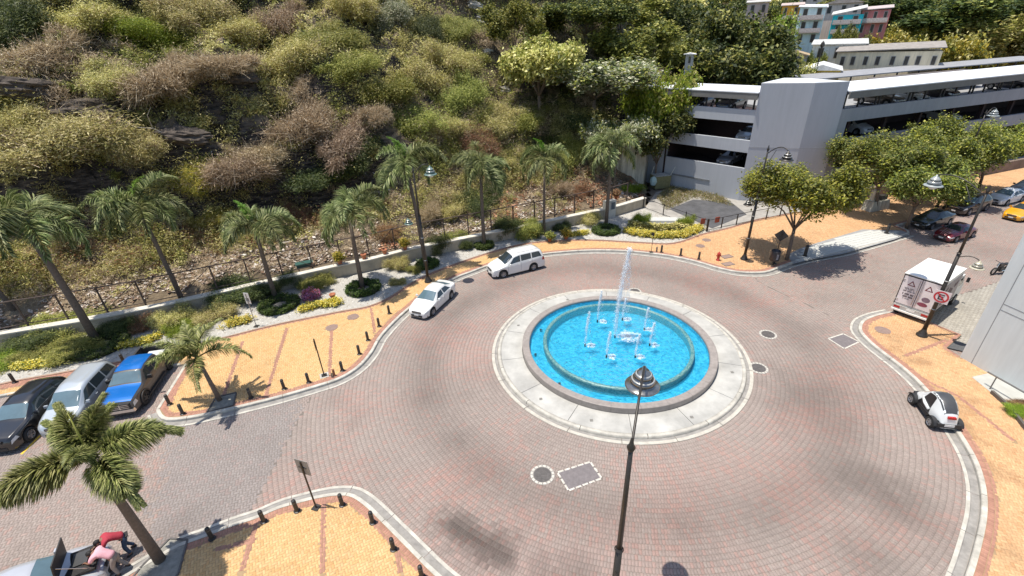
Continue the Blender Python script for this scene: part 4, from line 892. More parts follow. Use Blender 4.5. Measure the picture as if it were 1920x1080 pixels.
# (photo x, y of the crown middle, crown half-width in photo px, kind, label)
TS = [(1115, 165, 80, 'paleT', 'tree with white blossom clusters above the right palms', 62), (1246, 150, 48, 'brightT', 'bright green layered tree at the left end of the parking building', 62), (1200, 75, 70, 'tallgreen', 'green tree behind the bright layered one', 74), (1385, 85, 78, 'broad', 'big dark broadleaf tree behind the parking building roof', 82), (1440, 125, 40, 'broad', 'dark tree crown touching the white roof', 80), (1310, 30, 60, 'broad', 'dark tree at the top left of the big one', 92),
      (1010, 95, 55, 'oliveT', 'tall bushy olive tree with drooping feathery crown', 60), (1100, 60, 60, 'broad', 'dark tree in the deep shade right of the feathery crown', 74), (1170, 20, 55, 'tallgreen', 'green tree at the top edge in mid picture', 84), (960, 20, 45, 'tallgreen', 'small green tree at the top beside the gully', 66), (1240, 225, 50, 'broad', 'dark shaded tree under the bright layered one by the grey wall', 60), (1160, 235, 45, 'paleT', 'lower pale leafed tree behind the right palms', 56),
      (1440, 45, 34, 'brightT', 'lime green tree left of the orange house', 100), (1745, 75, 75, 'broad', 'dark tree mass right of the red house', 150), (1660, 85, 32, 'yellowT', 'yellow flowering tree below the red house', 128), (1700, 65, 24, 'yellowT', 'second yellow flowering tree right of the red house', 135), (1775, 95, 34, 'yellowT', 'yellow-green tree behind the end of the cream building', 120), (1850, 65, 55, 'oliveT', 'olive tree on the right hill', 150), (1900, 45, 45, 'oliveT', 'olive tree at the upper right edge', 170), (1840, 20, 50, 'tallgreen', 'light green tree at the top right', 190), (1720, 25, 50, 'broad', 'dark tree at the top right of the houses', 170), (1660, 15, 40, 'broad', 'dark tree behind the red house', 165), (1790, 15, 42, 'tallgreen', 'green tree at the top between the dark masses', 185), (1895, 90, 32, 'oliveT', 'low olive tree just above the far roof', 150), (1830, 100, 26, 'yellowT', 'small yellow-green tree above the far roof', 140),
      (1590, 55, 14, 'tallgreen', 'small green tree between the blue and teal houses', 118), (1535, 100, 12, 'tallgreen', 'small shrubby tree in front of the pale houses', 104), (1505, 135, 28, 'oliveT', 'thin dry tree in front of the yellow gabled house', 86), (1560, 12, 26, 'tallgreen', 'tree at the top behind the pale house', 150), (1620, 72, 12, 'tallgreen', 'little tree at the foot of the teal house', 112), (1480, 15, 25, 'broad', 'tree at the top above the orange house', 135), (1335, 175, 18, 'tallgreen', 'small tree behind the roof corner', 78)]
for i_, (x, y, rpx, kd, lb, dist) in enumerate(TS):
    d = ray(x, y); d = d / np.hypot(d[0], d[1]); X, Y = d[0] * dist, d[1] * dist; zc = CAM_H + d[2] * dist; R = rpx * dist / 900 * 1.05; hh = TREES[kd][2]; s = R / (4.6 if hh > 7 else 3.9)
    zg = float(hill_z(X, Y)[0]); ht = max(zc - zg + R * .35, hh * s * .55); o = tree(kd, (X, Y, zg - .3), (s, s, max(ht / hh, s * .6)), lb, 'hillside_tree', 'trees on the hillside')

# filler wood on the far hill so that it fills the frame top
def wood():
    n = 300; px = 1080 + rng.rand(n) * 900; py = rng.rand(n) * 120 - 60; parts = []
    for i in range(n):
        p, t = hit(px[i], py[i], 420)
        if t > 415 or t < 95: continue
        if 1440 < px[i] < 1680 and t < 150: continue
        r = 2.6 + 2.2 * rng.rand(); C = blob_centres(34, [(p[0], p[1], p[2] + r * .6, r, 1)], .6); kd = ['dark', 'green', 'olive', 'dark', 'olive'][rng.randint(5)]
        parts.append(leaves(C, 16, .7, 1.0, .55, G[kd]))
    n2 = 130
    for i in range(n2):
        p, t = hit(rng.rand() * 1100 - 30, rng.rand() * 50 - 50, 420)
        if t > 415: continue
        r = 2 + 1.5 * rng.rand(); C = blob_centres(40, [(p[0], p[1], p[2] + r * .5, r, 1)], .5); kd = ['olive', 'dry', 'olive', 'green'][rng.randint(4)]; parts.append(leaves(C, 20, .45, .45, .2, G[kd]))
    V, Fc, c = join(*parts); o = link('distant_wood', np_mesh('distant_wood', V, Fc, LEAF, c)); tag(o, 'far wood and scrub closing the top of the hill', 'wood', kind='stuff')
wood()

# street trees along the orange pavement
def street_tree(base, crown_px, zc, sp, h, label, kd='leafy', mix=None, n=520, lean=None, limbs=6):
    b = np.array(at2(*base, ZS)); c = np.array(at2(*crown_px, zc)); lean_ = (c - b) * .35 if lean is None else lean
    o = empty('street_tree', (b[0], b[1], ZS), 0, label, 'tree', 'street trees on the orange pavement'); mb, tips = limb_tree(h, sp, limbs, .17, lean_, .34)
    tips = [Vector((t.x + (c - b)[0] * .6 - lean_[0], t.y + (c - b)[1] * .6 - lean_[1], t.z)) for t in tips]
    mb.build('trunk', BARK, o, True); link('crown', crown_mesh(kd, tips, sp * .34, int(n * .8), 24, .25, .12, .95, .26, mix), o); return o
G['citrus'] = [(.22, .26, .03), (.30, .34, .04), (.12, .15, .03), (.46, .46, .06)]
st1 = street_tree((1475, 487), (1506, 358), 5.4, 3.2, 7.4, 'street tree with yellow trumpet blossoms beside the litter bin', 'citrus', ('leafy', .4), 1150)
mb = MB()
FC_ = leaves(np.array([(p[0], p[1], p[2]) for p in [(-1.6, -1.3, 5.4), (-.9, -1.6, 5.0), (.9, -1.2, 6.0), (-1.4, -1.5, 4.7), (2.4, -.5, 4.2), (.2, -1.8, 6.3)]]), 26, .16, .2, .12, [(.8, .55, .02), (.75, .6, .03)])
link('blossom', np_mesh('blossom', *FC_[:2], LEAF, FC_[2]), st1)
street_tree((1700, 427), (1735, 335), 4.8, 3.0, 6.2, 'street tree with spreading bare limbs beside the parked dark cars', 'leafy', ('citrus', .5), 900)
street_tree((1640, 395), (1650, 300), 5.6, 3.3, 7.4, 'street tree behind the beige planter in front of the parking building', 'leafy', ('citrus', .5), 900)
street_tree((1762, 372), (1790, 285), 5.6, 3.6, 7.6, 'street tree with the widest yellow-green crown along the road', 'leafy', ('citrus', .7), 950)
street_tree((1835, 352), (1850, 275), 5.4, 3.2, 7.2, 'street tree farthest along the pavement near the white car', 'citrus', ('leafy', .5), 520)

# ================================================================== PALMS
def frond_mesh(L, e0, e1, ll, dens=60, ring=4, cols='palm', bushy=1.0):
    n = 14; t = np.linspace(0, 1, n); e = e0 + (e1 - e0) * t ** 1.15; P = np.zeros((n, 3)); st = L / (n - 1)
    for i in range(1, n): P[i] = P[i - 1] + np.array((math.cos(e[i]), 0, math.sin(e[i]))) * st
    mb = MB(); mb.tube([tuple(p) for p in P], list(np.linspace(.035, .006, n)), 5); me0V = np.array(mb.v); 
    tt = np.repeat(np.linspace(.16, .995, dens), ring * 2); m_ = len(tt); x = np.interp(tt, t, P[:, 0]); z = np.interp(tt, t, P[:, 2]); ee = np.interp(tt, t, e)
    T = np.c_[np.cos(ee), np.zeros(m_), np.sin(ee)]; Nn = np.c_[-np.sin(ee), np.zeros(m_), np.cos(ee)]; S = np.tile((0, 1., 0), (m_, 1))
    side = np.tile(np.repeat([1, -1], ring), dens); ang = (rng.rand(m_) * 1.9 - .75) * bushy; 
    D = S * (side * np.cos(ang))[:, None] + Nn * np.sin(ang)[:, None]; D = D * .85 + T * (.38 + .35 * tt)[:, None]; D /= np.linalg.norm(D, axis=1)[:, None]
    l = (ll * np.sin(np.clip(.22 + tt * .95, 0, 1) * PI) ** .55 * (.8 + .4 * rng.rand(m_)))[:, None]; l = np.maximum(l, ll * .3); w = .017 * (ll / .6) ** .5
    A = np.c_[x, np.zeros(m_), z]; B = A + D * l * .55; Cc = A + D * l * .95; Cc[:, 2] -= l[:, 0] * .30; B[:, 2] -= l[:, 0] * .06
    W_ = np.cross(D, np.array((0, 0, 1.))); W_ /= np.linalg.norm(W_, axis=1)[:, None] + 1e-6; W_ = W_ * w + T * w * .4
    V = np.stack([A - W_ * .6, A + W_ * .6, B + W_, B - W_, Cc + W_ * .12, Cc - W_ * .12], 1).reshape(-1, 3); k = np.arange(m_)[:, None] * 6
    Fc = np.vstack([k + np.array((0, 1, 2, 3)), k + np.array((3, 2, 4, 5))]); base = np.asarray(G[cols]); c = base[rng.randint(len(base), size=m_)] * (.75 + .5 * rng.rand(m_, 1))
    V2 = np.vstack([V, me0V]); qf = [f for f in mb.f if len(f) == 4]; Fc = np.vstack([Fc, np.array(qf) + len(V)]); c = np.vstack([np.repeat(c, 6, 0), np.tile((.12, .13, .05), (len(me0V), 1))])
    return np_mesh('frond', V2, Fc, LEAF, c)
G['palm'] = [(.13, .17, .05), (.22, .26, .085), (.07, .10, .03), (.38, .40, .18)]; G['palmgreen'] = [(.12, .24, .02), (.16, .30, .03)]; G['nearpalm'] = [(.19, .21, .055), (.27, .29, .09), (.10, .12, .035), (.42, .41, .17)]
FR = [frond_mesh(2.9, 1.05, -1.2, .80, 50, 3), frond_mesh(2.9, .6, -1.45, .80, 50, 3), frond_mesh(2.7, 1.4, -.5, .72, 50, 3), frond_mesh(2.5, .2, -1.5, .72, 46, 3)]
FRG = frond_mesh(2.0, 1.35, .1, .45, 46, 3, 'palmgreen')
SHAFT = pm('crownshaft', (.20, .25, .08), .5, .15, 4)
def palm(base, H, label, n=12, lean=(0, 0), s=1.0, green=True, r=.15, wind=0.):
    b = at(*base, ZS) if len(base) == 2 else base; o = empty('palm_tree', b, 0, label, 'palm', 'palms in the gravel bed'); top = Vector((lean[0], lean[1], H))
    MB().tube([(0, 0, -.1), (lean[0] * .15, lean[1] * .15, H * .3), (lean[0] * .5, lean[1] * .5, H * .65), top * .93], [r * 1.35, r * 1.1, r * .95, r * .8], 10).build('trunk', PALMBARK, o, True)
    MB().tube([top * .92, top * .97, top + Vector((0, 0, .35 * s))], [r * .95, r * 1.0, r * .45], 10).build('crownshaft', SHAFT, o, True)
    a0 = rng.rand() * 6
    for k in range(n):
        me = FR[(0, 1, 2, 3, 1, 0, 3)[k % 7]]; link('frond', me, o, top + Vector((0, 0, .25 * s * (1 - (k % 3) * .3))), (rng.randn() * .22, rng.randn() * .20 + .1, a0 + k * 2.39 + rng.randn() * .25), (s * (.9 + .2 * rng.rand()),) * 3)
    if green: link('spear_leaf', FRG, o, top + Vector((0, 0, .3 * s)), (0, -.25, a0 + 1), (s * .9,) * 3)
    return o
palm((182, 640), 8.6, 'leftmost full palm with thick leaning trunk and low wide crown', 12, (-.3, -.2), 1.4, False, .2)
palm((345, 570), 7.6, 'palm behind the blue pickup with one fresh bright green frond', 12, (-.3, 0), 1.35)
palm((517, 560), 5.7, 'short palm with bright green spear above the dark round hedge', 12, (.1, 0), 1.2)
palm((680, 540), 6.2, 'palm with bushy round crown standing in the round hedge ring', 14, (.1, .1), 1.3, False)
palm((800, 505), 8.6, 'palm crown right behind the left street lamp', 12, (-.6, .6), 1.3, True)
palm((908, 463), 7.3, 'palm above the white minivan', 12, (.15, .2), 1.3, False)
palm((1020, 440), 7.2, 'slender palm with yellow-green tip right of the minivan', 11, (.1, .1), 1.2, True, .12)
palm((1136, 424), 7.6, 'tall palm in the hedge ring beside the electrical box', 12, (.2, .1), 1.3, False)
palm((40, 600), 7.0, 'palm at the left picture edge with hanging fronds', 12, (-1.2, -.4), 1.3, False)
# the small slanting palm of the ochre pavement
b = at(412, 750, ZS); o = empty('small_palm', b, 0, 'small slanting palm with thin forked fronds on the ochre pavement', 'palm')
MB().tube([(0, 0, 0), (-.12, .05, 1.1), (-.3, .1, 2.9)], [.13, .11, .08], 9).build('trunk', BARK, o, True)
FS = [frond_mesh(2.3, 1.1, -.35, .5, 60, 3, 'nearpalm', .8), frond_mesh(2.4, .75, -.9, .5, 60, 3, 'nearpalm', .8)]
for i, (a, tx, k) in enumerate(((.45, .25, 1), (1.9, .0, 0), (2.5, .1, 0), (3.1, .15, 1), (.0, -.1, 0), (4.2, -.1, 0), (1.2, -.2, 0), (5.2, .1, 1), (2.2, -.3, 0), (3.5, -.25, 0), (.9, -.35, 0), (4.8, -.3, 0))): link('frond', FS[k], o, (-.3, .1, 2.85), (0, tx, a), (1.18 if k else 1.1,) * 3)
# the near palm: broad foxtail fronds aimed as in the photograph
nb_ = at(300, 1050, ZS); NP = empty('near_palm', nb_, 0, 'near palm with broad bottlebrush fronds in the lower left corner', 'palm')
cz = 5.0; crown = np.array(at(182, 878, cz + ZS)); cl_ = crown - np.array(nb_)
MB().tube([(0, 0, 0), tuple(cl_ * np.array((.1, .1, .25))), tuple(cl_ * np.array((.5, .5, .65))), tuple(cl_ * .98)], [.20, .17, .14, .10], 14).build('trunk', PALMBARK, NP, True)
MB().tube([tuple(cl_ * .97), tuple(cl_ + np.array((0, 0, .25))), tuple(cl_ + np.array((0, 0, .6)))], [.11, .10, .05], 12).build('crownshaft', SHAFT, NP, True)
FB = [frond_mesh(2.6, .75, -.75, .74, 120, 8, 'nearpalm', 1.25), frond_mesh(2.4, 1.25, .2, .70, 110, 8, 'nearpalm', 1.25), frond_mesh(2.6, .35, -1.15, .74, 120, 8, 'nearpalm', 1.25)]
for (tx, ty, tz, k, s) in ((365, 810, 5.2, 0, 1.05), (0, 1000, 4.6, 0, 1.12), (305, 990, 4.0, 2, 1.0), (110, 760, 6.8, 1, 1.0), (170, 790, 6.6, 1, .95), (235, 830, 5.2, 1, .8), (130, 850, 5.4, 1, .85), (170, 900, 5.3, 1, .72), (220, 790, 6.0, 1, .8)):
    tip = np.array(at(tx, ty, tz)); a = math.atan2(*(tip - crown)[[1, 0]]); link('frond', FB[k], NP, tuple(cl_ + np.array((0, 0, .35))), (0, 0, a), (s,) * 3)
MB().tube([tuple(cl_ + np.array((0, 0, .5))), tuple(cl_ + np.array((.0, .1, 1.5))), tuple(cl_ + np.array((.02, .15, 2.3)))], [.035, .03, .008], 6).build('spear_leaf', pm('spear_green', (.38, .38, .08), .5), NP, True)
# ================================================================== GRAVEL BED, RETAINING WALL, FENCE
GRAV = pm('gravel_base', (.42, .40, .36), .9, .14, 5, 1.0, 55)
WALLB = [(-330, 760), (-150, 706), (0, 655), (160, 628), (311, 598), (460, 563), (632, 522), (700, 508), (777, 487), (880, 466), (1020, 436), (1151, 407), (1210, 389)]
wl = [np.array(at2(x, y, 0.1)) for x, y in WALLB]
gp = [tuple(p) for p in wl] + [at2(1325, 434, .1), at2(1345, 428, .1)] + [tuple(p) for p in wb_line[::-1] if p[0] < at2(1350, 430)[0]]
bed = fill_poly('gravel_bed', gp, .14, GRAV, kind='structure')
mb = MB()
for i in range(len(wb_line) - 1):                      # brick edging between pavement and gravel
    a, b = wb_line[i], wb_line[i + 1]
    if a[0] > 26: break
    d = b - a; mb.box(((a[0] + b[0]) / 2, (a[1] + b[1]) / 2, .15), (np.linalg.norm(d) + .0, .14, .09), math.atan2(d[1], d[0]))
tag(mb.build('bed_edging', pm('edging_brown', (.33, .22, .16), .85, .2, 3, .3, 20), bed))
def gravel():
    n = 60000; x = rng.rand(n) * 58 - 36; y = rng.rand(n) * 34 + 19; k = inside(gp, x, y); x, y = x[k], y[k]; n = len(x); P = np.c_[x, y, np.full(n, .145)]
    T = np.array([(1, 0, 0), (-.4, .8, 0), (-.5, -.7, 0), (0, 0, .7)]); s = .035 + .045 * rng.rand(n); a = rng.rand(n) * 6.28; R = np.stack([np.cos(a), -np.sin(a), np.sin(a), np.cos(a)], 1)
    tx = T[None, :, 0] * R[:, 0:1] + T[None, :, 1] * R[:, 1:2]; ty = T[None, :, 0] * R[:, 2:3] + T[None, :, 1] * R[:, 3:4]; V = np.stack([P[:, 0:1] + tx * s[:, None], P[:, 1:2] + ty * s[:, None], P[:, 2:3] + T[None, :, 2] * s[:, None]], 2)
    Fc = (np.arange(n)[:, None, None] * 4 + np.array([(0, 1, 3), (1, 2, 3), (2, 0, 3)])[None]).reshape(-1, 3); g = (.34 + .30 * rng.rand(n))[:, None] * np.array((1, .97, .9)); br = rng.rand(n) < .12; g[br] = (.30, .24, .18)
    o = link('gravel', np_mesh('gravel', V.reshape(-1, 3), Fc, BR, np.repeat(g, 4, 0)), bed); o['kind'] = 'stuff'
gravel()
STUC = pm('wall_stucco', (.42, .36, .27), .9, .22, 1.1, .4, 20); CAP = pm('wall_cap', (.60, .56, .48), .85, .2, 1.5, .3, 20)
rw = empty('retaining_wall', (wl[2][0], wl[2][1], 0), 0, 'long low tan retaining wall with pale cap along the foot of the hill', 'wall'); o0 = np.array((wl[2][0], wl[2][1]))
def wall_h(i): return 1.15
for i in range(len(wl) - 1):
    a, b = wl[i] - o0, wl[i + 1] - o0; d = b - a; L_ = np.linalg.norm(d); n_ = np.array((-d[1], d[0])) / L_; ns = max(1, int(L_ / 3.2)); an = math.atan2(d[1], d[0])
    m_ = (a + b) / 2 + n_ * .2; MB().box((m_[0], m_[1], .55), (L_ + .02, .36, 1.14), an).build('wall_face', STUC, rw)
    for j in range(ns):
        c = a + d * (j + .5) / ns + n_ * .25; MB().box((c[0], c[1], 1.16), (L_ / ns - .012, .60, .09), an).build('cap_slab', CAP, rw)
# steel fence standing behind the wall
RUST = pm('rusty_steel', (.085, .06, .05), .75, .35, 6, .4, 40)
fe = empty('steel_fence', (wl[2][0], wl[2][1], 0), 0, 'rusty steel fence with diagonal braces standing behind the retaining wall', 'fence')
fl = [np.array(w) + np.array((-.42, .9)) * .75 - o0 for w in wl]; sg = np.r_[0, np.cumsum([np.linalg.norm(fl[i + 1] - fl[i]) for i in range(len(fl) - 1)])]
FX = [p[0] for p in fl]; FY = [p[1] for p in fl]
s = 0; k = 0; prev = None
while s < sg[-1] - .3:
    p = np.array((np.interp(s, sg, FX), np.interp(s, sg, FY))); MB().box((p[0], p[1], 1.9), (.09, .09, 2.5), .42).build('post', RUST, fe)
    if prev is not None:
        for z, r in ((3.12, .045), (1.35, .03)): MB().tube([(prev[0], prev[1], z), (p[0], p[1], z)], r, 6).build('rail', RUST, fe)
        if k % 2: MB().tube([(prev[0], prev[1], 1.35), (p[0], p[1], 3.1)], .025, 5).build('brace', RUST, fe)
        else: MB().tube([(prev[0], prev[1], 3.1), (p[0], p[1], 1.35)], .025, 5).build('brace', RUST, fe)
    prev = p; s += 2.3; k += 1
# black railing round the little car park
BLK = pm('black_paint', (.022, .02, .02), .45, .2, 8)
rl = empty('low_railing', at(1325, 433, .15), 0, 'black low railing round the small asphalt lot', 'railing'); r0 = np.array(at2(1325, 433, .15))
RP = [at2(x, y, .15) for x, y in ((1206, 390), (1243, 404), (1284, 419), (1325, 434), (1352, 428), (1380, 422), (1408, 416), (1436, 411), (1462, 405), (1490, 399))]
for i, p in enumerate(RP):
    q = np.array(p) - r0; big = i == 3; MB().box((q[0], q[1], .62 if i < 4 else .55), (.14 if big else .08, .14 if big else .08, 1.25 if i < 4 else 1.1)).build('post', BLK, rl)
    if i:
        a = np.array(RP[i - 1]) - r0
        for z in (1.12, .12): MB().tube([(a[0], a[1], z), (q[0], q[1], z)], .028, 5).build('rail', BLK, rl)
for (x, y), lb in (((1318, 415), 'small red-brown board on the railing, left one'), ((1345, 412), 'small red-brown board on the railing, right one')):
    p = at(x, y, 1.0); o = MB().box((0, 0, 0), (.5, .05, .55), .3).build('warning_board', pm('red_board', (.30, .06, .035), .6, .3, 8)); o.location = p; tag(o, lb, 'sign board', 'boards on the railing')
# asphalt lot and grassy patch beside the parking building
fill_poly('asphalt_lot', [at2(1255, 392, .05), at2(1300, 374, .05), at2(1372, 380, .05), at2(1400, 402, .05), at2(1335, 428, .05)], .06, pm('asphalt', (.085, .085, .09), .85, .3, 1, .5, 40), kind='structure')
fill_poly('concrete_lot', [at2(1208, 392, .03), at2(1230, 360, .03), at2(1290, 345, .03), at2(1400, 376, .03), at2(1520, 392, .03), at2(1450, 408, .03), at2(1330, 436, .03)], .035, pm('lot_concrete', (.33, .31, .28), .9, .25, 1, .4, 20), kind='structure')
n = 3500; gx = rng.rand(n) * 9 + 15.5; gy = rng.rand(n) * 12 + 48; gq = [at2(1232, 372, 0), at2(1262, 345, 0), at2(1300, 342, 0), at2(1395, 378, 0), at2(1375, 388, 0), at2(1300, 372, 0), at2(1250, 396, 0)]
k = inside(gq, gx, gy); C = np.c_[gx[k], gy[k], np.full(k.sum(), .12)]
o = link('dry_grass', np_mesh('dry_grass', *(lambda r: (r[0], r[1], LEAF, r[2]))(leaves(C, 9, .1, .22, .05, [(.30, .27, .08), (.36, .28, .14), (.2, .22, .06), (.42, .36, .24)], up=2)))); tag(o, 'dry yellow grass and weeds along the foot of the parking building', 'grass', kind='stuff')

# ================================================================== PLANTS OF THE BED
SMB = {}
def small(kind, key, **kw):
    if (kind, key) not in SMB: SMB[(kind, key)] = bush_mesh('foliage', kind, **kw)
    return SMB[(kind, key)]
def ring_hedge(px, r, label, hole=.45):
    p = at(px[0], px[1], .14); o = empty('round_hedge', p, 0, label, 'hedge', 'clipped round hedges')
    a = rng.rand(700) * 6.28; q = r * np.sqrt(hole ** 2 + (1 - hole ** 2) * rng.rand(700)); C = np.c_[q * np.cos(a), q * np.sin(a), .08 + .30 * rng.rand(700)]
    V, Fc, c = leaves(C, 16, .05, .11, .06, G['hedge'], up=1); link('foliage', np_mesh('foliage', V, Fc, LEAF, c), o)
    MB().lathe([(r * .95, 0), (r * .97, .22), (r * .85, .32), (r * hole * 1.1, .30), (r * hole, 0)], 24).build('twig_core', pm('hedge_core', (.035, .04, .015), .95), o)
    MB().lathe([(r * hole, .03), (.001, .05)], 20).build('soil', pm('bed_soil', (.22, .2, .17), .95, .3, 5, .6, 20), o)
for px, r, lb in (((682, 543), 1.35, 'round clipped hedge ring with the bushy palm in its middle'), ((524, 574), 1.45, 'dark round hedge with small white flowers around the short palm'), ((188, 650), 1.7, 'wide dark green hedge at the foot of the leftmost full palm'), ((1136, 434), 1.35, 'round green hedge ring at the foot of the tall palm by the electrical box'), ((908, 463), .85, 'small low hedge ring at the foot of the palm above the minivan'), ((802, 498), .95, 'small hedge clump at the foot of the left street lamp')):
    ring_hedge(px, r, lb)
def strip(pts, w, h, kind, label, name='flower_strip', cat='flower bed', per=14, n=60, L=.10):
    P = spline([at2(x, y, .14) for x, y in pts], .15); o = empty(name, (P[len(P) // 2][0], P[len(P) // 2][1], .14), 0, label, cat); m_ = int(n * len(P) * .15 / .5) + 40
    i = rng.randint(len(P), size=m_); C = np.c_[P[i] - P[len(P) // 2] + rng.randn(m_, 2) * w * .42, h * (.25 + .75 * rng.rand(m_))]
    V, Fc, c = leaves(C, per, .06, L, L * .7, G[kind], up=1); link('foliage', np_mesh('foliage', V, Fc, LEAF, c), o)
strip([(568, 583), (600, 574), (636, 570)], .45, .4, 'flower', 'yellow flower strip by the pink bougainvillea')
strip([(428, 612), (448, 606), (466, 603)], .5, .35, 'flower', 'yellow flower strip beside the small white sign post')
strip([(228, 652), (262, 645), (296, 635)], .45, .35, 'flower', 'yellow flower strip above the blue pickup')
strip([(30, 692), (68, 687), (110, 681)], .45, .35, 'flower', 'yellow flower strip above the silver parked car')
strip([(1176, 436), (1210, 442), (1245, 445), (1285, 441), (1310, 430)], .55, .45, 'flower', 'long curved yellow flower strip at the tip of the bed', per=18, n=110)
strip([(1068, 443), (1085, 441), (1098, 438)], .4, .35, 'flower', 'short yellow flower strip beside the two terracotta pots')
strip([(1185, 425), (1215, 430), (1250, 432), (1290, 428)], .4, .5, 'olive', 'fringe of spiky olive plants behind the long yellow strip', 'spiky_fringe', 'plants', 16, 60, .22)
for (x, y, r, sz, kd, lb) in ((1200, 420, .75, 1.3, 'bright', 'upright lime shrub at the left of the white stone slab'), (1283, 425, .7, 1.2, 'bright', 'upright lime shrub at the right of the white stone slab'), (1172, 362, 1.5, 1.2, 'bright', 'spreading yellow-green shrub at the end of the wall'),
   (1098, 418, 1.25, 1.3, 'olive', 'big olive shrub hanging over the wall near the electrical box'), (1052, 432, .75, .8, 'dark', 'small dark round shrub right of the slender palm'), (985, 440, 1.5, 1.6, 'green', 'green shrub against the wall left of the slender palm'), (950, 440, 1.5, 1.9, 'dark', 'tall dark shrub between the two right palms'), (878, 462, .8, .9, 'dark', 'dark shrub against the wall above the minivan'),
   (855, 462, 1.2, 1.6, 'green', 'green shrub climbing the wall above the minivan'), (820, 470, 1.15, 1.6, 'dark', 'dark shrub against the wall right of the left street lamp'), (745, 503, .85, 1.0, 'olive', 'bright olive shrub against the wall left of the lamp post'), (780, 508, .6, .6, 'green', 'low green shrub beside the lamp post'), (745, 530, .6, .5, 'olive', 'small spiky yellow-green plant on the white gravel'),
   (602, 535, 1.3, 1.0, 'green', 'green shrub by the dark green bin'), (545, 535, 1.0, 1.3, 'dark', 'dark shrub behind the short palm'), (440, 565, 1.9, 1.3, 'dark', 'dark spreading shrub beside the small white sign'), (490, 556, 1.0, 1.0, 'dark', 'dark shrub left of the short palm'), (335, 605, 1.2, 1.2, 'olive', 'feathery olive shrub behind the small slanting palm'), (400, 598, 1.2, .9, 'olive', 'low feathery shrub beside the small slanting palm'), (345, 622, .8, .8, 'bright', 'low bright green shrub under the feathery one'),
   (262, 605, 1.4, 1.0, 'rust', 'brownish shrub against the wall between the left palms'), (215, 622, 1.2, .9, 'dark', 'dark shrub at the wall behind the wide hedge'), (120, 622, 2.0, 1.0, 'green', 'large grey-green shrub mass against the wall at left'), (60, 645, 1.6, 1.0, 'dark', 'dark shrub mass left of the grey-green one'), (140, 655, 1.6, .7, 'green', 'lower green groundcover shrub in front of the large mass'), (60, 668, 1.4, .6, 'green', 'spreading green shrub behind the left yellow strip'), (8, 680, 1.1, .7, 'bright', 'bright green hedge at the left edge'),
   (1005, 440, .8, 1.0, 'dark', 'dark low shrub at the foot of the wall by the pots'), (700, 495, .5, .4, 'green', 'tiny green plant on the gravel by the wall')):
    p = at(x, y, .14); bush('garden_shrub', (p[0], p[1], .05), r * 1.2, kd, lb, 'shrub', 'shrubs in the gravel bed', sz * 1.15)
p = at(583, 560, .14); o = empty('bougainvillea', p, 0, 'pink and purple bougainvillea on the white gravel', 'shrub'); o.scale = (.75,) * 3; link('foliage', bush_mesh('foliage', 'pink', 150, 22, .12, .09), o); link('stem', STEMM, o)
TERR = pm('terracotta', (.38, .14, .07), .8, .2, 8)
POTM = MB().lathe([(.14, 0), (.22, .36), (.25, .36), (.25, .42), (.20, .42), (.18, .34), (.001, .34)], 16).mesh('pot_body', TERR, True)
for i, (x, y, z, k, lb) in enumerate(((1031, 453, .14, 'green', 'terracotta pot with green plant, left of the pair by the pavement'), (1061, 449, .14, 'yellow', 'terracotta pot with yellow-leaved plant, right of the pair by the pavement'), (625, 560, .14, None, 'empty terracotta pot beside the pink bougainvillea'), (638, 495, 1.2, 'yellow', 'terracotta pot with yellow plant on the wall cap by the green bin'), (683, 485, 1.2, None, 'bare terracotta pot on the wall cap right of the bushy palm'), (722, 476, 1.2, None, 'small terracotta pot second along the wall cap'), (760, 468, 1.2, 'yellow', 'terracotta pot with yellow plant on the wall cap left of the lamp post'), (1155, 373, 1.2, 'rust', 'terracotta pot with reddish plant on the wall end'))):
    p = at(x, y, z); o = empty('terracotta_pot', p, 0, lb, 'plant pot', 'terracotta pots'); link('pot_body', POTM, o)
    if k: c = link('plant', small(k, 'pot', n=60, per=14, L=.3, W=.16), o, (0, 0, .36)); c.scale = (.5, .5, .6)
p = at(1252, 415, .14); o = MB().box((0, 0, .12), (4.4, 1.1, .28), .0, .94).build('stone_slab_bench', RAMP); o.location = p; o.rotation_euler.z = -.12; tag(o, 'pale stone slab plinth behind the long yellow flower strip', 'stone slab')
p = at(578, 522, .14); o = empty('utility_bin', p, .42, 'dark green box standing on posts against the wall', 'utility box'); MB().box((0, 0, 1.25), (1.25, .55, .35), 0, .95).build('box', pm('dark_green', (.02, .06, .05), .5), o); MB().box((0, 0, 1.45), (1.35, .65, .06)).build('box_lid', pm('dark_green2', (.04, .10, .085), .4), o)
for sx in (-.5, .5): MB().box((sx, 0, .54), (.06, .4, 1.08)).build('leg', BLK, o)
p = at(1145, 410, .14); o = empty('electrical_cabinet', p, .42, 'grey electrical meter pillar at the wall behind the tall palm', 'electrical box'); MB().box((0, .35, .95), (1.3, .5, 1.9)).build('pillar', CAP, o); MB().box((.25, .08, 1.35), (.5, .06, .8)).build('cabinet_door', pm('grey_metal', (.33, .35, .36), .5), o); MB().box((.25, .04, 1.35), (.42, .02, .72)).build('glass_panel', pm('grey_glass', (.12, .14, .16), .2), o)
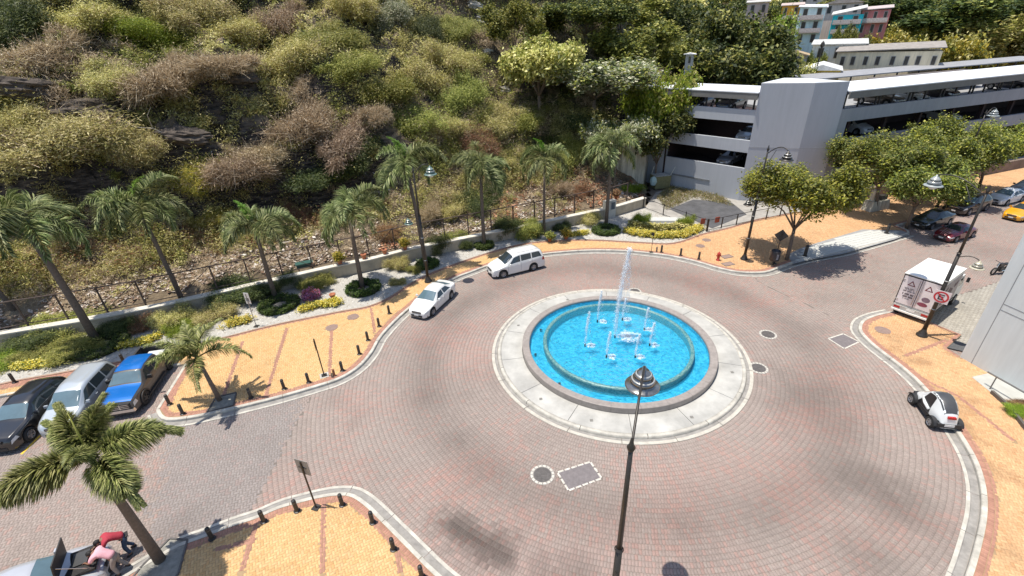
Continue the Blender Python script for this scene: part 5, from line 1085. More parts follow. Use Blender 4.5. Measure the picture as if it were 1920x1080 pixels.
# dumpster and tall cream wall at the hill foot
p = at(1236, 352, .05); o = empty('rubbish_skip', p, .2, 'olive green rubbish skip with open lids beside the grey building', 'skip'); OL = pm('olive_paint', (.20, .19, .09), .6, .25, 4)
mb = MB(); mb.box((0, 0, .85), (1.9, 1.5, 1.5), 0, 1.06); mb.build('bin_body', OL, o); MB().box((0, 0, 1.62), (1.8, 1.4, .06)).build('rubbish', pm('rubbish_white', (.5, .5, .47), .8, .5, 6), o)
MB().tube([(.95, -.6, 1.6), (1.8, -.2, 2.6)], .04, 6).build('lid', pm('pale_lid', (.6, .58, .5), .5), o); MB().tube([(-.9, .6, 1.6), (-.5, .9, 2.5)], .04, 6).build('lid', pm('pale_lid', (.6, .58, .5), .5), o)
MB().lathe([(.3, 0), (.45, .4), (.35, .9), (.001, 1.1)], 10, (-1.15, -.5, .6)).build('rubbish_bag', pm('pale_bag', (.45, .58, .55), .4, .2, 6), o, True)
CREAM = streak_mat('cream_wall', (.52, .49, .40), .35)
o = empty('boundary_wall', at(1222, 352, 0), 0, 'tall stained cream wall at the end of the slope beside the parking building', 'wall'); q0 = np.array(at2(1222, 352, 0))
a, b, c = np.array((11.5, 57.5)), np.array((16.6, 56.5)), np.array((19.0, 62.5))
for (s_, e_) in ((a, b), (b, c)):
    d = e_ - s_; L_ = np.linalg.norm(d); m_ = (s_ + e_) / 2 - q0; MB().box((m_[0], m_[1], 2.7), (L_ - .02, .3, 5.4), math.atan2(d[1], d[0])).build('wall_panel', CREAM, o)
    MB().box((m_[0], m_[1], 5.45), (L_ + .1, .45, .12), math.atan2(d[1], d[0])).build('wall_cap', CAP, o)

# ================================================================== STREET LAMPS
LMET = pm('lamp_metal', (.045, .04, .035), .4, .25, 10, metal=.3); LHEAD = pm('lamp_head_metal', (.30, .29, .27), .22, .3, 14, metal=.8, spec=.6); LGRN = pm('lamp_green', (.13, .20, .18), .4, .2, 8); LBEI = pm('lamp_beige', (.45, .42, .32), .5, .2, 8); LGREY = pm('lamp_grey', (.30, .33, .33), .4, .2, 8)
def lamp_head(root, p, s, mt):
    h = MB().lathe([(.001, .62), (.05, .62), (.06, .52), (.14, .50), (.17, .40), (.20, .40), (.24, .38), (.24, .30), (.17, .29), (.17, .24), (.30, .22), (.34, .14), (.24, .13), (.25, .08), (.44, .03), (.47, 0), (.46, -.02), (.24, .0)], 28).build('lamp_head', mt, root, True, p); h.scale = (s,) * 3
    for i, (r0_, z_) in enumerate(((.205, .395), (.30, .235))): MB().lathe([(r0_ - .02, z_ + .02), (r0_, z_ + .022), (r0_ + .012, z_)], 24).build('cooling_ring', CAPM, h, True)
    MB().lathe([(.24, -.01), (.22, -.12), (.12, -.2), (.001, -.22)], 20).build('lamp_glass', pm('lamp_glass', (.62, .63, .60), .15, .05), h, True)
CAPM = pm('lamp_bright_trim', (.55, .54, .50), .25, .1, 20, metal=.5)
def street_lamp(base, H, az_arm, arm, lower_az, label, heads=(LHEAD, LHEAD), zlow=5.0, low=True, bz=ZS):
    o = empty('street_lamp', (base[0], base[1], bz), 0, label, 'street lamp', 'street lamps'); H = H - bz
    MB().lathe([(.30, 0), (.30, .08), (.24, .12), (.22, .24), (.15, .34), (.12, .5)], 18).build('base', LMET, o, True)
    MB().tube([(0, 0, .3), (0, 0, 5.6), ], [.115, .09], 14).build('pole', LMET, o, True); MB().tube([(0, 0, 5.55), (0, 0, H - .05)], [.075, .055], 12).build('upper_pole', LMET, o, True)
    for z in (1.9, 3.8, 5.55): MB().lathe([(.10, z - .03), (.125, z), (.10, z + .03)], 14).build('collar', CAPM if z < 5 else LMET, o)
    MB().lathe([(.07, H - .1), (.10, H), (.06, H + .06), (.03, H + .25), (.001, H + .3)], 12).build('finial', LMET, o, True)
    ca, sa = math.cos(az_arm), math.sin(az_arm)
    pts = [(ca * arm * t, sa * arm * t, H - .35 + .75 * math.sin(t * 2.2)) for t in np.linspace(0, 1, 9)]; MB().tube(pts, .032, 8).build('arm', LMET, o, True)
    MB().tube([(0, 0, H - .9), (ca * arm * .2, sa * arm * .2, H - .75), (ca * arm * .42, sa * arm * .42, H + .1)], .018, 6).build('arm_brace', LMET, o, True)
    lamp_head(o, (pts[-1][0], pts[-1][1], pts[-1][2] - .6), 1.0, heads[0])
    if low:
        ca, sa = math.cos(lower_az), math.sin(lower_az); pts = [(ca * .95 * t, sa * .95 * t, zlow + .25 * math.sin(t * 2.6)) for t in np.linspace(0, 1, 7)]; MB().tube(pts, .025, 7).build('lower_arm', LMET, o, True)
        lamp_head(o, (pts[-1][0], pts[-1][1], pts[-1][2] - .42), .72, heads[1])
    return o
def azto(base, px, z): t = np.array(at2(px[0], px[1], z)) - np.array(base); return math.atan2(t[1], t[0]), float(np.linalg.norm(t))
b = (2.5, 7.4); a, L_ = azto(b, (1208, 692), 9.45); street_lamp(b, 9.25, a, L_, a + PI, 'near street lamp whose round head hangs over the fountain pool', (LHEAD, LHEAD), 4.6, True, 0)
b = at2(1728, 629, ZS); a, L_ = azto(b, (1757, 330), 9.5); street_lamp(b, 9.3, a, L_, azto(b, (1832, 515), 4.8)[0], 'street lamp carrying the no-parking sign beside the white truck', (LGREY, LBEI), 5.3)
b = at2(1395, 486, ZS); a, L_ = azto(b, (1481, 283), 9.5); street_lamp(b, 9.2, a, L_ * .95, azto(b, (1380, 395), 4.8)[0], 'dark street lamp left of the tree with yellow blossoms', (LMET, LMET), 5.2)
b = at2(803, 528, ZS); street_lamp(b, 9.1, .15, 1.2, 2.9, 'street lamp with greenish head behind the white sedan', (LGRN, LGRN), 5.2)
b = at2(1773, 391, ZS); street_lamp(b, 9.4, .3, 1.2, 3.4, 'distant street lamp rising out of the widest street tree', (LGREY, LGREY), 5.2)

# ================================================================== BOLLARDS, SIGNS, BIN, HYDRANT
BOLM = MB().lathe([(.085, -.02), (.085, .60), (.075, .66), (.001, .67)], 14).mesh('shaft', pm('bollard_iron', (.035, .032, .03), .5, .3, 12), True)
BOLR = MB().lathe([(.088, .52), (.092, .54), (.088, .56)], 14).mesh('top_band', pm('bollard_band', (.12, .115, .10), .5, .2, 12), True); BOLF = MB().lathe([(.14, 0), (.14, .03), (.09, .05)], 14).mesh('foot_plate', BLK)
def bollard(px, label, s=1.0):
    p = at(px[0], px[1], ZS); o = empty('bollard', p, 0, label, 'bollard', 'black bollards along the kerbs'); o.scale = (s,) * 3; link('shaft', BOLM, o); link('top_band', BOLR, o); link('foot_plate', BOLF, o)
BL = [((730, 588), 'bollard of the ochre pavement nearest the white sedan'), ((711, 612), 'second bollard from the white sedan on the ochre pavement'), ((690, 638), 'third bollard from the white sedan along the curving kerb'), ((674, 664), 'fourth bollard from the white sedan along the curving kerb'), ((642, 695), 'bollard where the kerb bends, right of the thin sign pole'),
      ((579, 717), 'bollard left of the thin sign pole'), ((533, 729), 'bollard with palm shadow to its left, second left of the sign pole'), ((471, 746), 'bollard just right of the small slanting palm'), ((343, 776), 'bollard half hidden by the near palm frond'), ((318, 758), 'bollard at the corner beside the blue pickup'), ((233, 680), 'bollard behind the blue pickup'), ((28, 717), 'bollard behind the black parked car'),
      ((398, 1010), 'leftmost bollard of the south pavement beside the near palm'), ((495, 978), 'second bollard from the near palm on the south pavement'), ((557, 958), 'bollard just left of the grey-backed sign'), ((642, 947), 'bollard at the rounded tip right of the grey-backed sign'), ((699, 980), 'second bollard right of the grey-backed sign'), ((738, 1030), 'third bollard right of the grey-backed sign'), ((791, 1082), 'bollard cut by the bottom edge of the picture'),
      ((1240, 473), 'far bollard behind the fountain nearest the thin post'), ((1276, 479), 'far bollard behind the fountain, middle of the three'), ((1310, 486), 'far bollard behind the fountain nearest the hydrant')]
for px, lb in BL: bollard(px, lb)
for px, lb in (((1509, 480), 'slim tall bollard at the near end of the white ramp'), ((1662, 438), 'slim tall bollard at the far end of the white ramp'), ((1757, 388), 'slim tall bollard behind the black parked saloon')): bollard(px, lb, 1.45)
for px, lb, c in (((627, 704), 'short rusty post stub beside the thin sign pole', (.28, .12, .06)), ((1231, 472), 'short grey stub left of the far bollards', (.2, .17, .15))):
    p = at(px[0], px[1], ZS); o = MB().lathe([(.07, 0), (.07, .42), (.05, .46), (.001, .46)], 10).build('post_stub', pm('stub' + lb[6:10].strip(), c, .8)); o.location = p; tag(o, lb, 'post')
p = at(1346, 488, ZS); o = empty('fire_hydrant', p, 0, 'red fire hydrant on the orange pavement', 'hydrant'); RED = pm('hydrant_red', (.42, .04, .03), .45, .2, 8)
MB().lathe([(.17, 0), (.17, .05), (.11, .07), (.11, .5), (.15, .52), (.15, .57), (.12, .66), (.05, .72), (.03, .8), (.001, .8)], 14).build('barrel', RED, o, True)
for s_ in (-1, 1): MB().tube([(0, 0, .42), (s_ * .2, 0, .42)], .055, 8).build('nozzle', RED, o)
def sign(px, H, pw, label, board, col, az, name='sign_post', diamond=False, tilt=0, thin=.035, back=None):
    p = at(px[0], px[1], ZS); o = empty(name, p, az, label, 'sign'); MB().tube([(0, 0, 0), (tilt, 0, H)], thin, 8).build('post', pm('post_grey', (.30, .30, .29), .5) if back else LMET, o)
    R = np.eye(3)
    if diamond: c45 = math.cos(PI / 4); R = np.array([[c45, 0, -c45], [0, 1, 0], [c45, 0, c45]])
    MB().box((tilt, .045, H - board[1] / 2 + .05), (board[0], .02, board[1]), R=R).build('board', col, o); MB().box((tilt, .02, H - board[1] / 2 + .05), (board[0] * .6, .03, .04), R=R).build('bracket', LMET, o)
    MB().box((0, 0, .02), (.3, .3, .03)).build('foot_plate', LMET, o)
    return o
SB = pm('sign_back', (.27, .25, .225), .5, .1, 4); SBD = pm('sign_back_dark', (.05, .045, .04), .6); WH = pm('white_enamel', (.75, .75, .73), .35, .05)
sign((593, 952), 2.75, 0, 'road sign seen from its grey back on the south pavement', (.62, .78), SB, -.35, 'road_sign')
o = sign((608, 704), 2.6, 0, 'thin sign seen edge-on on the ochre pavement', (.5, .7), pm('sign_ochre', (.5, .36, .16), .6), 2.0, 'road_sign'); MB().box((0, 0, .0), (.5, .5, .03)).build('base_slab', CONC, o)
o = sign((481, 612), 2.6, 0, 'small white information sign on the gravel bed', (.38, .85), WH, -.25, 'information_sign', back=True, thin=.025); MB().box((0, .03, 2.1), (.26, .012, .2)).build('panel_print', pm('print_grey', (.25, .27, .3), .6), o)
sign((1221, 473), 1.8, 0, 'thin dark post with a small plate behind the fountain', (.25, .3), SBD, -.1, 'sign_post', thin=.022)
sign((1452, 494), 2.75, 0, 'dark diamond sign seen from behind next to the litter bin', (.72, .72), SBD, -.45, 'road_sign', diamond=True)
p = at(1449, 497, ZS); o = empty('litter_bin', p, 0, 'black cylindrical litter bin on a post under the tree', 'litter bin'); MB().lathe([(.33, .45), (.36, .5), (.36, 1.25), (.33, 1.3), (.30, 1.28), (.29, .6), (.001, .55)], 18).build('bin_body', pm('bin_black', (.03, .025, .03), .35), o, True); MB().tube([(0, 0, 0), (0, 0, .5)], .05, 8).build('post', BLK, o); MB().box((0, -.37, .85), (.16, .02, .45)).build('bin_label', pm('bin_label', (.22, .22, .24), .5), o)
# no-parking sign fixed on the lamp pole: its own thing
b = at2(1728, 629, ZS); bq = np.array(b) * (1 - .30 / math.hypot(*b)); zq = min(np.arange(1.5, 4, .01), key=lambda z: np.hypot(*(np.array(at2(1765, 557, z)) - bq))); q = np.array(at(1765, 557, zq)); o = empty('no_parking_sign', tuple(q), math.atan2(-b[1], -b[0]) + PI / 2 - .1, 'square white no-parking sign with red ring and letter E on the lamp pole', 'sign')
o.scale = (1.22, 1.22, 1.22); MB().box((0, 0, 0), (.62, .02, .62)).build('board', pm('sign_pinkwhite', (.72, .62, .62), .4, .05), o)
def front(mb, x, z, w, h, a=0, y=-.018): c, s = math.cos(a), math.sin(a); return mb.box((x, y, z), (w, .01, h), R=np.array([[c, 0, -s], [0, 1, 0], [s, 0, c]]))
def ring_front(r0_, r1_, y, n=32):
    V = []; Fc = []
    for k in range(n): t = 2 * PI * k / n; V += [(r0_ * math.cos(t), y, r0_ * math.sin(t)), (r1_ * math.cos(t), y, r1_ * math.sin(t))]
    for k in range(n): a_, b_ = k * 2, (k * 2 + 2) % (2 * n); Fc.append((a_, a_ + 1, b_ + 1, b_))
    return MB().add(V, Fc)
SR = pm('sign_red', (.50, .03, .04), .5, .05); ring_front(.215, .285, -.016).build('red_ring', SR, o)
mb = MB(); front(mb, -.09, 0, .045, .27); front(mb, .01, .115, .2, .045); front(mb, .0, 0, .17, .045); front(mb, .01, -.115, .2, .045); mb.build('letter_E', BLK, o)
mb = MB(); front(mb, 0, 0, .05, .5, PI / 4, -.024); mb.build('red_slash', SR, o)

# ================================================================== PARKING BUILDING
PB1 = streak_mat('painted_concrete_light', (.43, .45, .485), .035); PB2 = streak_mat('concrete_shade_and_joint', (.32, .33, .355), .05); ROOFW = pm('white_roof_metal', (.74, .76, .78), .5, .06, .5); SHADE_IN = pm('interior_shade', (.035, .02, .02), .9); FASC = pm('roof_fascia', (.17, .165, .155), .7, .15, 1)  # facade grey carries its unlit tone; near-black interior colour carries indoor shade
gA = np.array((25.9, 50.6)); gB = gA + np.array((-.675, .738)) * 9.5; gC = np.array((30.4, 48.95)); gD = np.array((33.7, 48.9)); fd = np.array((.943, .333)); gE = gD + fd * 62; back = np.array((-.333, .943))
wn_ = np.array((.738, .675))
pk = empty('parking_building', (gA[0], gA[1], 0), 0, 'grey multi-storey parking building with white roof and long dark openings', 'building')
def slab(a, b, z0, z1, th, mt, name, inn=0.0, nrm=None, ext=0):
    a = np.array(a); b = np.array(b); d = b - a; L_ = np.linalg.norm(d); d = d / L_; n_ = np.array((-d[1], d[0])) if nrm is None else nrm
    m_ = (a + b) / 2 + n_ * (th / 2 + inn) - gA; return MB().box((m_[0], m_[1], (z0 + z1) / 2), (L_ + ext, th, z1 - z0), math.atan2(d[1], d[0])).build(name, mt, pk)
wn_ = np.array((.738, .675))
# left wing (facing the lot)
for (z0, z1, nm) in ((-.1, 3.61, 'base_wall'), (5.27, 6.55, 'parapet'), (8.34, 9.60, 'parapet')): slab(gB, gA, z0, z1, .3, PB2 if 0 else PB1, nm, 0, wn_)
slab(gB - np.array((-.675, .738)) * .0 + np.array((-.675, .738)) * 0.0, gB + np.array((-.675, .738)) * 6, -.1, 9.6, .3, PB1, 'end_wall', 0, wn_)
slab(gB + (gA - gB) * .12, gB + (gA - gB) * .62, 1.55, 1.72, .08, pm('pipe_grey', (.2, .21, .22), .6), 'service_pipe', -.09, wn_)
# tower
tw = [tuple(gA - gA), tuple(gC - gA), tuple(gD - gA), tuple(gD + back * 5 - gA), tuple(wn_ * 6)]
MB().prism(tw, -.1, 12.12).build('stair_tower', PB1, pk)
MB().prism([tuple(np.array(p) * 1.0) for p in tw], 12.125, 12.2).build('tower_roof', ROOFW, pk)
for z in (5.9,): 
    slab(gA, gC, z, z + .03, .02, PB2, 'joint_line', -.025); slab(gC, gD, z, z + .03, .02, PB2, 'joint_line', -.025)
# long facade
for (z0, z1, nm) in ((5.27, 6.55, 'parapet'), (8.34, 9.60, 'parapet'), (2.2, 3.5, 'parapet'), (-.1, .7, 'base_wall')): slab(gD, gE, z0, z1, .35, PB2, nm, .0, back)  # long facade wears the darker copy of the wing's concrete, its shade painted in
slab(gD, gD + fd * 1.2, .7, 8.34, .33, PB2, 'end_pier', .01, back)
for z in (3.3, 6.1, 8.9):   # decks
    poly = [tuple(gD + back * .36 - gA), tuple(gE + back * .36 - gA), tuple(gE + back * 17 - gA), tuple(gD + back * 17 - gA)]; MB().prism(poly, z - .3, z if z < 8 else z - .02).build('deck', pm('deck_concrete', (.30, .30, .30), .85, .15, 1) if z > 8 else SHADE_IN, pk)
    poly = [tuple(gB + wn_ * .31 - gA), tuple(gA + wn_ * .31 - gA), tuple(gA + back * 12 + wn_ * 2 - gA), tuple(gB + back * 8 + wn_ * 3 - gA)]; MB().prism(poly, z - .3, z - .03).build('deck', pm('deck_concrete', (.30, .30, .30), .85, .15, 1) if z > 8 else SHADE_IN, pk)
slab(gD, gE, -.1, 8.6, .3, SHADE_IN, 'inner_wall', 12, back); slab(gB, gA, -.1, 8.6, .3, SHADE_IN, 'inner_wall', 7, wn_)  # inner walls in the near-black colour that paints the indoor shade
for i in range(11):
    for z0, z1 in ((3.3, 5.8), (6.1, 8.6)): c = gD + fd * (3 + i * 5.6) + back * 1.2 - gA; MB().box((c[0], c[1], (z0 + z1) / 2), (.4, .4, z1 - z0), math.atan2(fd[1], fd[0])).build('column', SHADE_IN, pk)
q_ = [gD + back * 5.6, gE + back * 5.6, gE + back * 12, gD + back * 12]; MB().prism([tuple(p - gA) for p in q_], -.05, 8.58).build('shade_block', SHADE_IN, pk)  # solid dark block added to keep the long openings dark inside
q_ = [gB + wn_ * 4.9, gA + wn_ * 4.9 + np.array((-.675, .738)) * .2, gA + wn_ * 9, gB + wn_ * 9]; MB().prism([tuple(p - gA) for p in q_], -.05, 8.58).build('shade_block', SHADE_IN, pk)  # same added block behind the left wing's openings
q_ = [gB - gA, gB + wn_ * 9 - gA, gB + wn_ * 9 + np.array((-.675, .738)) * .25 - gA, gB + np.array((-.675, .738)) * .25 - gA]; MB().prism([tuple(p) for p in q_], -.05, 8.56).build('shade_block', SHADE_IN, pk)  # added dark end panel keeping sunlight out of the wing
# roof canopies with fascia and steel posts
def roof(a, b, n_, depth, name, over=.35, slope=.25):
    a = np.array(a) - n_ * over; b = np.array(b) - n_ * over; q = [a, b, b + n_ * depth, a + n_ * depth]; V = [(p[0] - gA[0], p[1] - gA[1], 11.24 + (slope if i > 1 else 0)) for i, p in enumerate(q)] + [(p[0] - gA[0], p[1] - gA[1], 11.34 + (slope if i > 1 else 0)) for i, p in enumerate(q)]
    MB().add(V, [(3, 2, 1, 0), (4, 5, 6, 7), (0, 1, 5, 4), (1, 2, 6, 5), (2, 3, 7, 6), (3, 0, 4, 7)]).build(name, ROOFW, pk)
    d = b - a; L_ = np.linalg.norm(d); m_ = (a + b) / 2 + n_ * .1 - gA; MB().box((m_[0], m_[1], 10.92), (L_, .12, .62), math.atan2(d[1], d[0])).build('fascia', FASC, pk)
roof(gB + np.array((-.675, .738)) * 5, gA, wn_, 5.2, 'canopy_roof', .3, .1); roof(gD + fd * .1, gE, back, 5.4, 'canopy_roof', .35, .12)
STEEL = pm('dark_steel', (.05, .045, .045), .6)
for i in range(24):
    for off in (0, .55) if i % 2 == 0 else (0,):
        c = gD + fd * (.9 + i * 2.55 + off) + back * 1.0 - gA; MB().box((c[0], c[1], 9.85), (.14, .14, 2.05), .34).build('roof_post', STEEL, pk)
for i in range(5): c = gA + np.array((-.675, .738)) * (.6 + i * 2.6) + wn_ * .8 - gA; MB().box((c[0], c[1], 9.85), (.14, .14, 2.05)).build('roof_post', STEEL, pk)
# second canopy further back on the deck
for (o0_, dep, x0_, x1_, z) in ((11.5, 5.5, 10, 62, 11.0),):
    a = gD + fd * x0_ + back * o0_; b = gD + fd * x1_ + back * o0_; q = [a, b, b + back * dep, a + back * dep]; MB().prism([tuple(p - gA) for p in q], z, z + .12).build('rear_canopy_roof', pm('pale_roof', (.30, .30, .31), .6, .15, 1), pk)
    for i in range(12): c = a + (b - a) * (i + .5) / 12 + back * .5 - gA; MB().box((c[0], c[1], 10.0), (.14, .14, 2.2), .34).build('roof_post', STEEL, pk)
# shade net piece between the canopies
a = gD + fd * 13 + back * 6.5; MB().prism([tuple(a - gA), tuple(a + fd * 22 - gA), tuple(a + fd * 24 + back * 4.4 - gA), tuple(a + fd * 5 + back * 4.4 - gA)], 10.7, 10.8).build('dark_roof_panel', pm('dark_roof', (.13, .11, .10), .8), pk)
mb = MB(); q = np.array((62, 64.5))
# retaining slope right of the building and a low brown wall behind the trees
p = at(1890, 330, 0); o = MB().box((0, 0, .6), (46, .4, 1.4), math.atan2(fd[1], fd[0])).build('low_brown_wall', pm('brown_wall', (.20, .15, .12), .9, .25, 1, .4, 10)); o.location = (gD[0] + fd[0] * 27 - back[0] * 1.6, gD[1] + fd[1] * 27 - back[1] * 1.6, 0); tag(o, 'low brown wall running in front of the parking building behind the street trees', 'wall')
p = at(1640, 392, ZS); o = empty('stone_gatepost', p, .3, 'beige stone planter block under the street trees', 'planter'); MB().box((0, 0, .5), (2.6, 1.1, 1.0), 0, .85).build('block', CREAM, o); MB().box((-.7, 0, 1.3), (.5, .5, 1.6)).build('pillar', CREAM, o); MB().box((.5, 0, 1.2), (.9, .5, .5)).build('dark_box', SBD, o)

# ================================================================== RIGHT-HAND BUILDING
RBM = streak_mat('pale_blue_render', (.60, .64, .645), .05); LINE = pm('groove', (.25, .26, .27), .9)
c0 = np.array(at2(1800, 669, ZS)); e1_ = np.array(at2(1920, 738, ZS)); wd = (e1_ - c0) / np.linalg.norm(e1_ - c0); inn = np.array((wd[1] * -1, wd[0])); 
if inn[0] < 0: inn = -inn
rb_ = empty('corner_building', (c0[0], c0[1], 0), 0, 'pale grey rendered building corner at the right edge', 'building')
def rel(p): return tuple(np.array(p) - c0)
MB().prism([rel(c0), rel(c0 + wd * 16), rel(c0 + wd * 16 + inn * 14), rel(c0 + inn * 14)], -.1, 13.5).build('wall', RBM, rb_)
MB().prism([rel(c0 - wd * .1 - inn * .1), rel(c0 + wd * 16.1 - inn * .1), rel(c0 + wd * 16.1 + inn * 14.1), rel(c0 - wd * .1 + inn * 14.1)], 13.5, 13.75).build('roof_coping', RBM, rb_)
an = math.atan2(wd[1], wd[0])
for s_ in (.62,): m_ = wd * s_ - inn * .004; MB().box((m_[0], m_[1], 6.5), (.035, .012, 12.9), an).build('groove', LINE, rb_)
for z in (3.7, 4.05, 7.6, 7.95): m_ = wd * 8.3 - inn * .004; MB().box((m_[0], m_[1], z), (15.3, .012, .035), an).build('groove', LINE, rb_)
for z in (3.7, 4.05): m_ = inn * 7 - wd * .004; MB().box((m_[0], m_[1], z), (13.9, .012, .035), an + PI / 2).build('groove', LINE, rb_)
# ramp landing, handrail, planted strip at its foot
lp = fill_poly('concrete_landing', [at2(1822, 707, ZS), at2(1852, 700, ZS), at2(1925, 740, ZS), at2(1985, 790, ZS), at2(1930, 790, ZS), at2(1858, 736, ZS)], ZS + .008, pm('landing', (.42, .42, .39), .85, .12, 1.5, .2, 20), kind='structure')
o = empty('handrail', at(1868, 733, ZS), 0, 'dark metal handrail along the foot of the pale building', 'handrail'); q0 = np.array(at(1868, 733, ZS))
A_ = [np.array(at(1852, 697, .95)), np.array(at(1930, 741, .95)), np.array(at(2010, 790, .95))]; 
MB().tube([tuple(p - q0) for p in A_], .045, 8).build('rail', pm('rail_grey', (.16, .16, .155), .4), o)
for t in (.12, .55, .9):
    p = A_[0] * (1 - t) + A_[2] * t - q0; MB().tube([tuple(p), (p[0], p[1], 0)], .03, 7).build('post', pm('rail_grey', (.16, .16, .155), .4), o)
kk = [at2(1858, 737, ZS), at2(1890, 765, ZS), at2(1925, 810, ZS), at2(1975, 900, ZS)]; mb = MB()
for i in range(3): a_, b_ = np.array(kk[i]), np.array(kk[i + 1]); d = b_ - a_; mb.box(((a_[0] + b_[0]) / 2, (a_[1] + b_[1]) / 2, ZS + .09), (np.linalg.norm(d), .12, .2), math.atan2(d[1], d[0]))
o = mb.build('planter_kerb', pm('dark_kerb', (.1, .09, .08), .8)); o['kind'] = 'structure'
for (x, y, k, lb, r) in ((1912, 762, 'rust', 'dark red leafed plant at the right edge in the planted strip', .55), (1915, 778, 'bright', 'yellow-green groundcover plant at the right edge', .6)): p = at(x, y, ZS); bush('planted_shrub', p, r, k, lb, 'plant', None, .4)
o = MB().box((0, 0, .02), (1.7, 1.0, .05), 0).build('floor_grate', pm('grate', (.09, .09, .09), .7, .3, 15)); p = at(1797, 650, .05); o.location = p; o.rotation_euler.z = -.6; tag(o, 'dark rectangular floor grate at the corner of the pale building', 'grate')

# ================================================================== HILLSIDE HOUSES
def house(px0, px1, y0, y1, dist, col, label, storeys=2, win=3, roofc=(.45, .43, .4), depth=6, yaw=0.0, gable=False, balcony=False, low=None, wcol=(.05, .045, .04), lower=None, wh=.55, slope=0.0):
    """wall between two photo columns at a given distance, from photo row y1 (foot) up to y0 (eaves)"""
    xm = (px0 + px1) / 2; d = ray(xm, (y0 + y1) / 2); d = d / np.hypot(d[0], d[1]); cx_, cy_ = d[0] * dist, d[1] * dist
    def zrow(y): q = ray(xm, y); return CAM_H + q[2] / np.hypot(q[0], q[1]) * dist
    zt, zb = zrow(y0), zrow(y1); dl = ray(px0, y1); dr = ray(px1, y1); w = abs(math.atan2(dr[0], dr[1]) - math.atan2(dl[0], dl[1])) * dist
    ang = -math.atan2(d[0], d[1]) + yaw; H = zt - zb; zg = float(hill_z(cx_, cy_)[0]); foot = max(0, zb - zg) + 3
    o = empty('house', (cx_, cy_, zb), ang, label, 'house'); M_ = streak_mat('render_' + label.replace(' ', '_')[:24], tuple(min(.88, c * 1.15) for c in col), .12, .9)
    MB().box((0, depth / 2, (H - foot) / 2), (w, depth, H + foot)).build('wall', M_, o)
    if lower: MB().box((0, -.03, H * .18 - .5), (w + .02, .08, H * .36 + 1)).build('lower_wall', pm('lower_' + label[:12], lower, .9, .2, .6), o)
    RM = pm('roof_' + '%d%d%d' % tuple(int(c * 100) for c in roofc), roofc, .7, .25, 1.5)
    if gable: MB().add([(-w / 2 - .3, -.4, H), (w / 2 + .3, -.4, H), (w / 2 + .3, depth + .3, H), (-w / 2 - .3, depth + .3, H), (0, -.4, H + w * .16), (0, depth + .3, H + w * .16)], [(0, 4, 5, 3), (1, 2, 5, 4), (0, 1, 4), (2, 3, 5), (0, 3, 2, 1)]).build('roof', RM, o)
    else: MB().add([(-w / 2 - .3, -.35, H + .02), (w / 2 + .3, -.35, H + .02 + slope), (w / 2 + .3, depth + .3, H + .6 + slope), (-w / 2 - .3, depth + .3, H + .6), (-w / 2 - .3, -.35, H + .14), (w / 2 + .3, -.35, H + .14 + slope), (w / 2 + .3, depth + .3, H + .72 + slope), (-w / 2 - .3, depth + .3, H + .72)], [(3, 2, 1, 0), (4, 5, 6, 7), (0, 1, 5, 4), (1, 2, 6, 5), (2, 3, 7, 6), (3, 0, 4, 7)]).build('roof', RM, o)
    fh = H / storeys; WM = pm('house_window', wcol, .3); FM = pm('house_frame', (.5, .48, .44), .7)
    for s_ in range(storeys):
        for k in range(win):
            x = -w / 2 + w * (k + .5) / win + rng.randn() * .05 * w / win; ww = min(w / win * .30, 1.0); hh = fh * wh * (1.0 if not balcony else 1.1); z = s_ * fh + fh * .55
            f_ = MB().box((x, -.03, z), (ww + .14, .08, hh + .14)).build('window', FM, o); MB().box((x, -.085, z), (ww, .03, hh)).build('pane', WM, f_)
        if balcony and s_ > 0: MB().box((0, -.5, s_ * fh + .05), (w * .92, 1.0, .16)).build('balcony', pm('balcony_pale', (.5, .4, .34), .8), o); MB().box((0, -.97, s_ * fh + .45), (w * .92, .06, .7)).build('balcony_rail', pm('balcony_rail', (.58, .50, .46), .8, .3, 4), o)
    return o
house(1462, 1500, 11, 62, 124, (.80, .42, .06), 'orange house with red-brown lower floor on the far hillside', 2, 2, balcony=True, lower=(.36, .14, .11), roofc=(.5, .4, .36))
house(1493, 1541, 13, 85, 120, (.60, .78, .90), 'tall pale blue house with white balcony on the hillside', 3, 2, balcony=True, roofc=(.6, .6, .6), slope=-.3)
house(1556, 1612, 28, 80, 124, (.04, .50, .56), 'teal house with balconies left of the red house', 3, 2, balcony=True, roofc=(.62, .6, .56), slope=1.0)
house(1611, 1664, 19, 66, 126, (.58, .22, .21), 'dark red house with red balcony on the hillside', 2, 3, balcony=True, roofc=(.5, .42, .4), slope=.2)
house(1545, 1615, 6, 30, 140, (.70, .59, .50), 'pale pinkish gabled house above the teal house', 1, 3, gable=True, roofc=(.42, .36, .32))
house(1562, 1756, 97, 134, 98, (.76, .66, .47), 'long cream building with a row of dark narrow windows', 1, 8, roofc=(.3, .27, .24), wh=.42, depth=7, slope=.4)
house(1520, 1618, 84, 118, 104, (.70, .73, .72), 'white-grey house with faded murals behind the long cream building', 1, 3, roofc=(.5, .5, .48))
house(1503, 1573, 132, 152, 84, (.80, .56, .14), 'small yellow gabled house in front of the cream building', 1, 1, gable=True, roofc=(.62, .62, .6), depth=8, wh=.3)
house(1462, 1512, 104, 126, 98, (.48, .46, .42), 'low whitish ruin-like house with straw coloured roof', 1, 2, roofc=(.44, .33, .2), gable=True)
house(1400, 1440, 5, 30, 128, (.5, .42, .38), 'small pinkish house half hidden at the top left of the orange house', 1, 2, roofc=(.5, .48, .45))
house(1640, 1700, -18, 4, 190, (.55, .46, .4), 'pale house cut by the top edge above the red house', 1, 3)
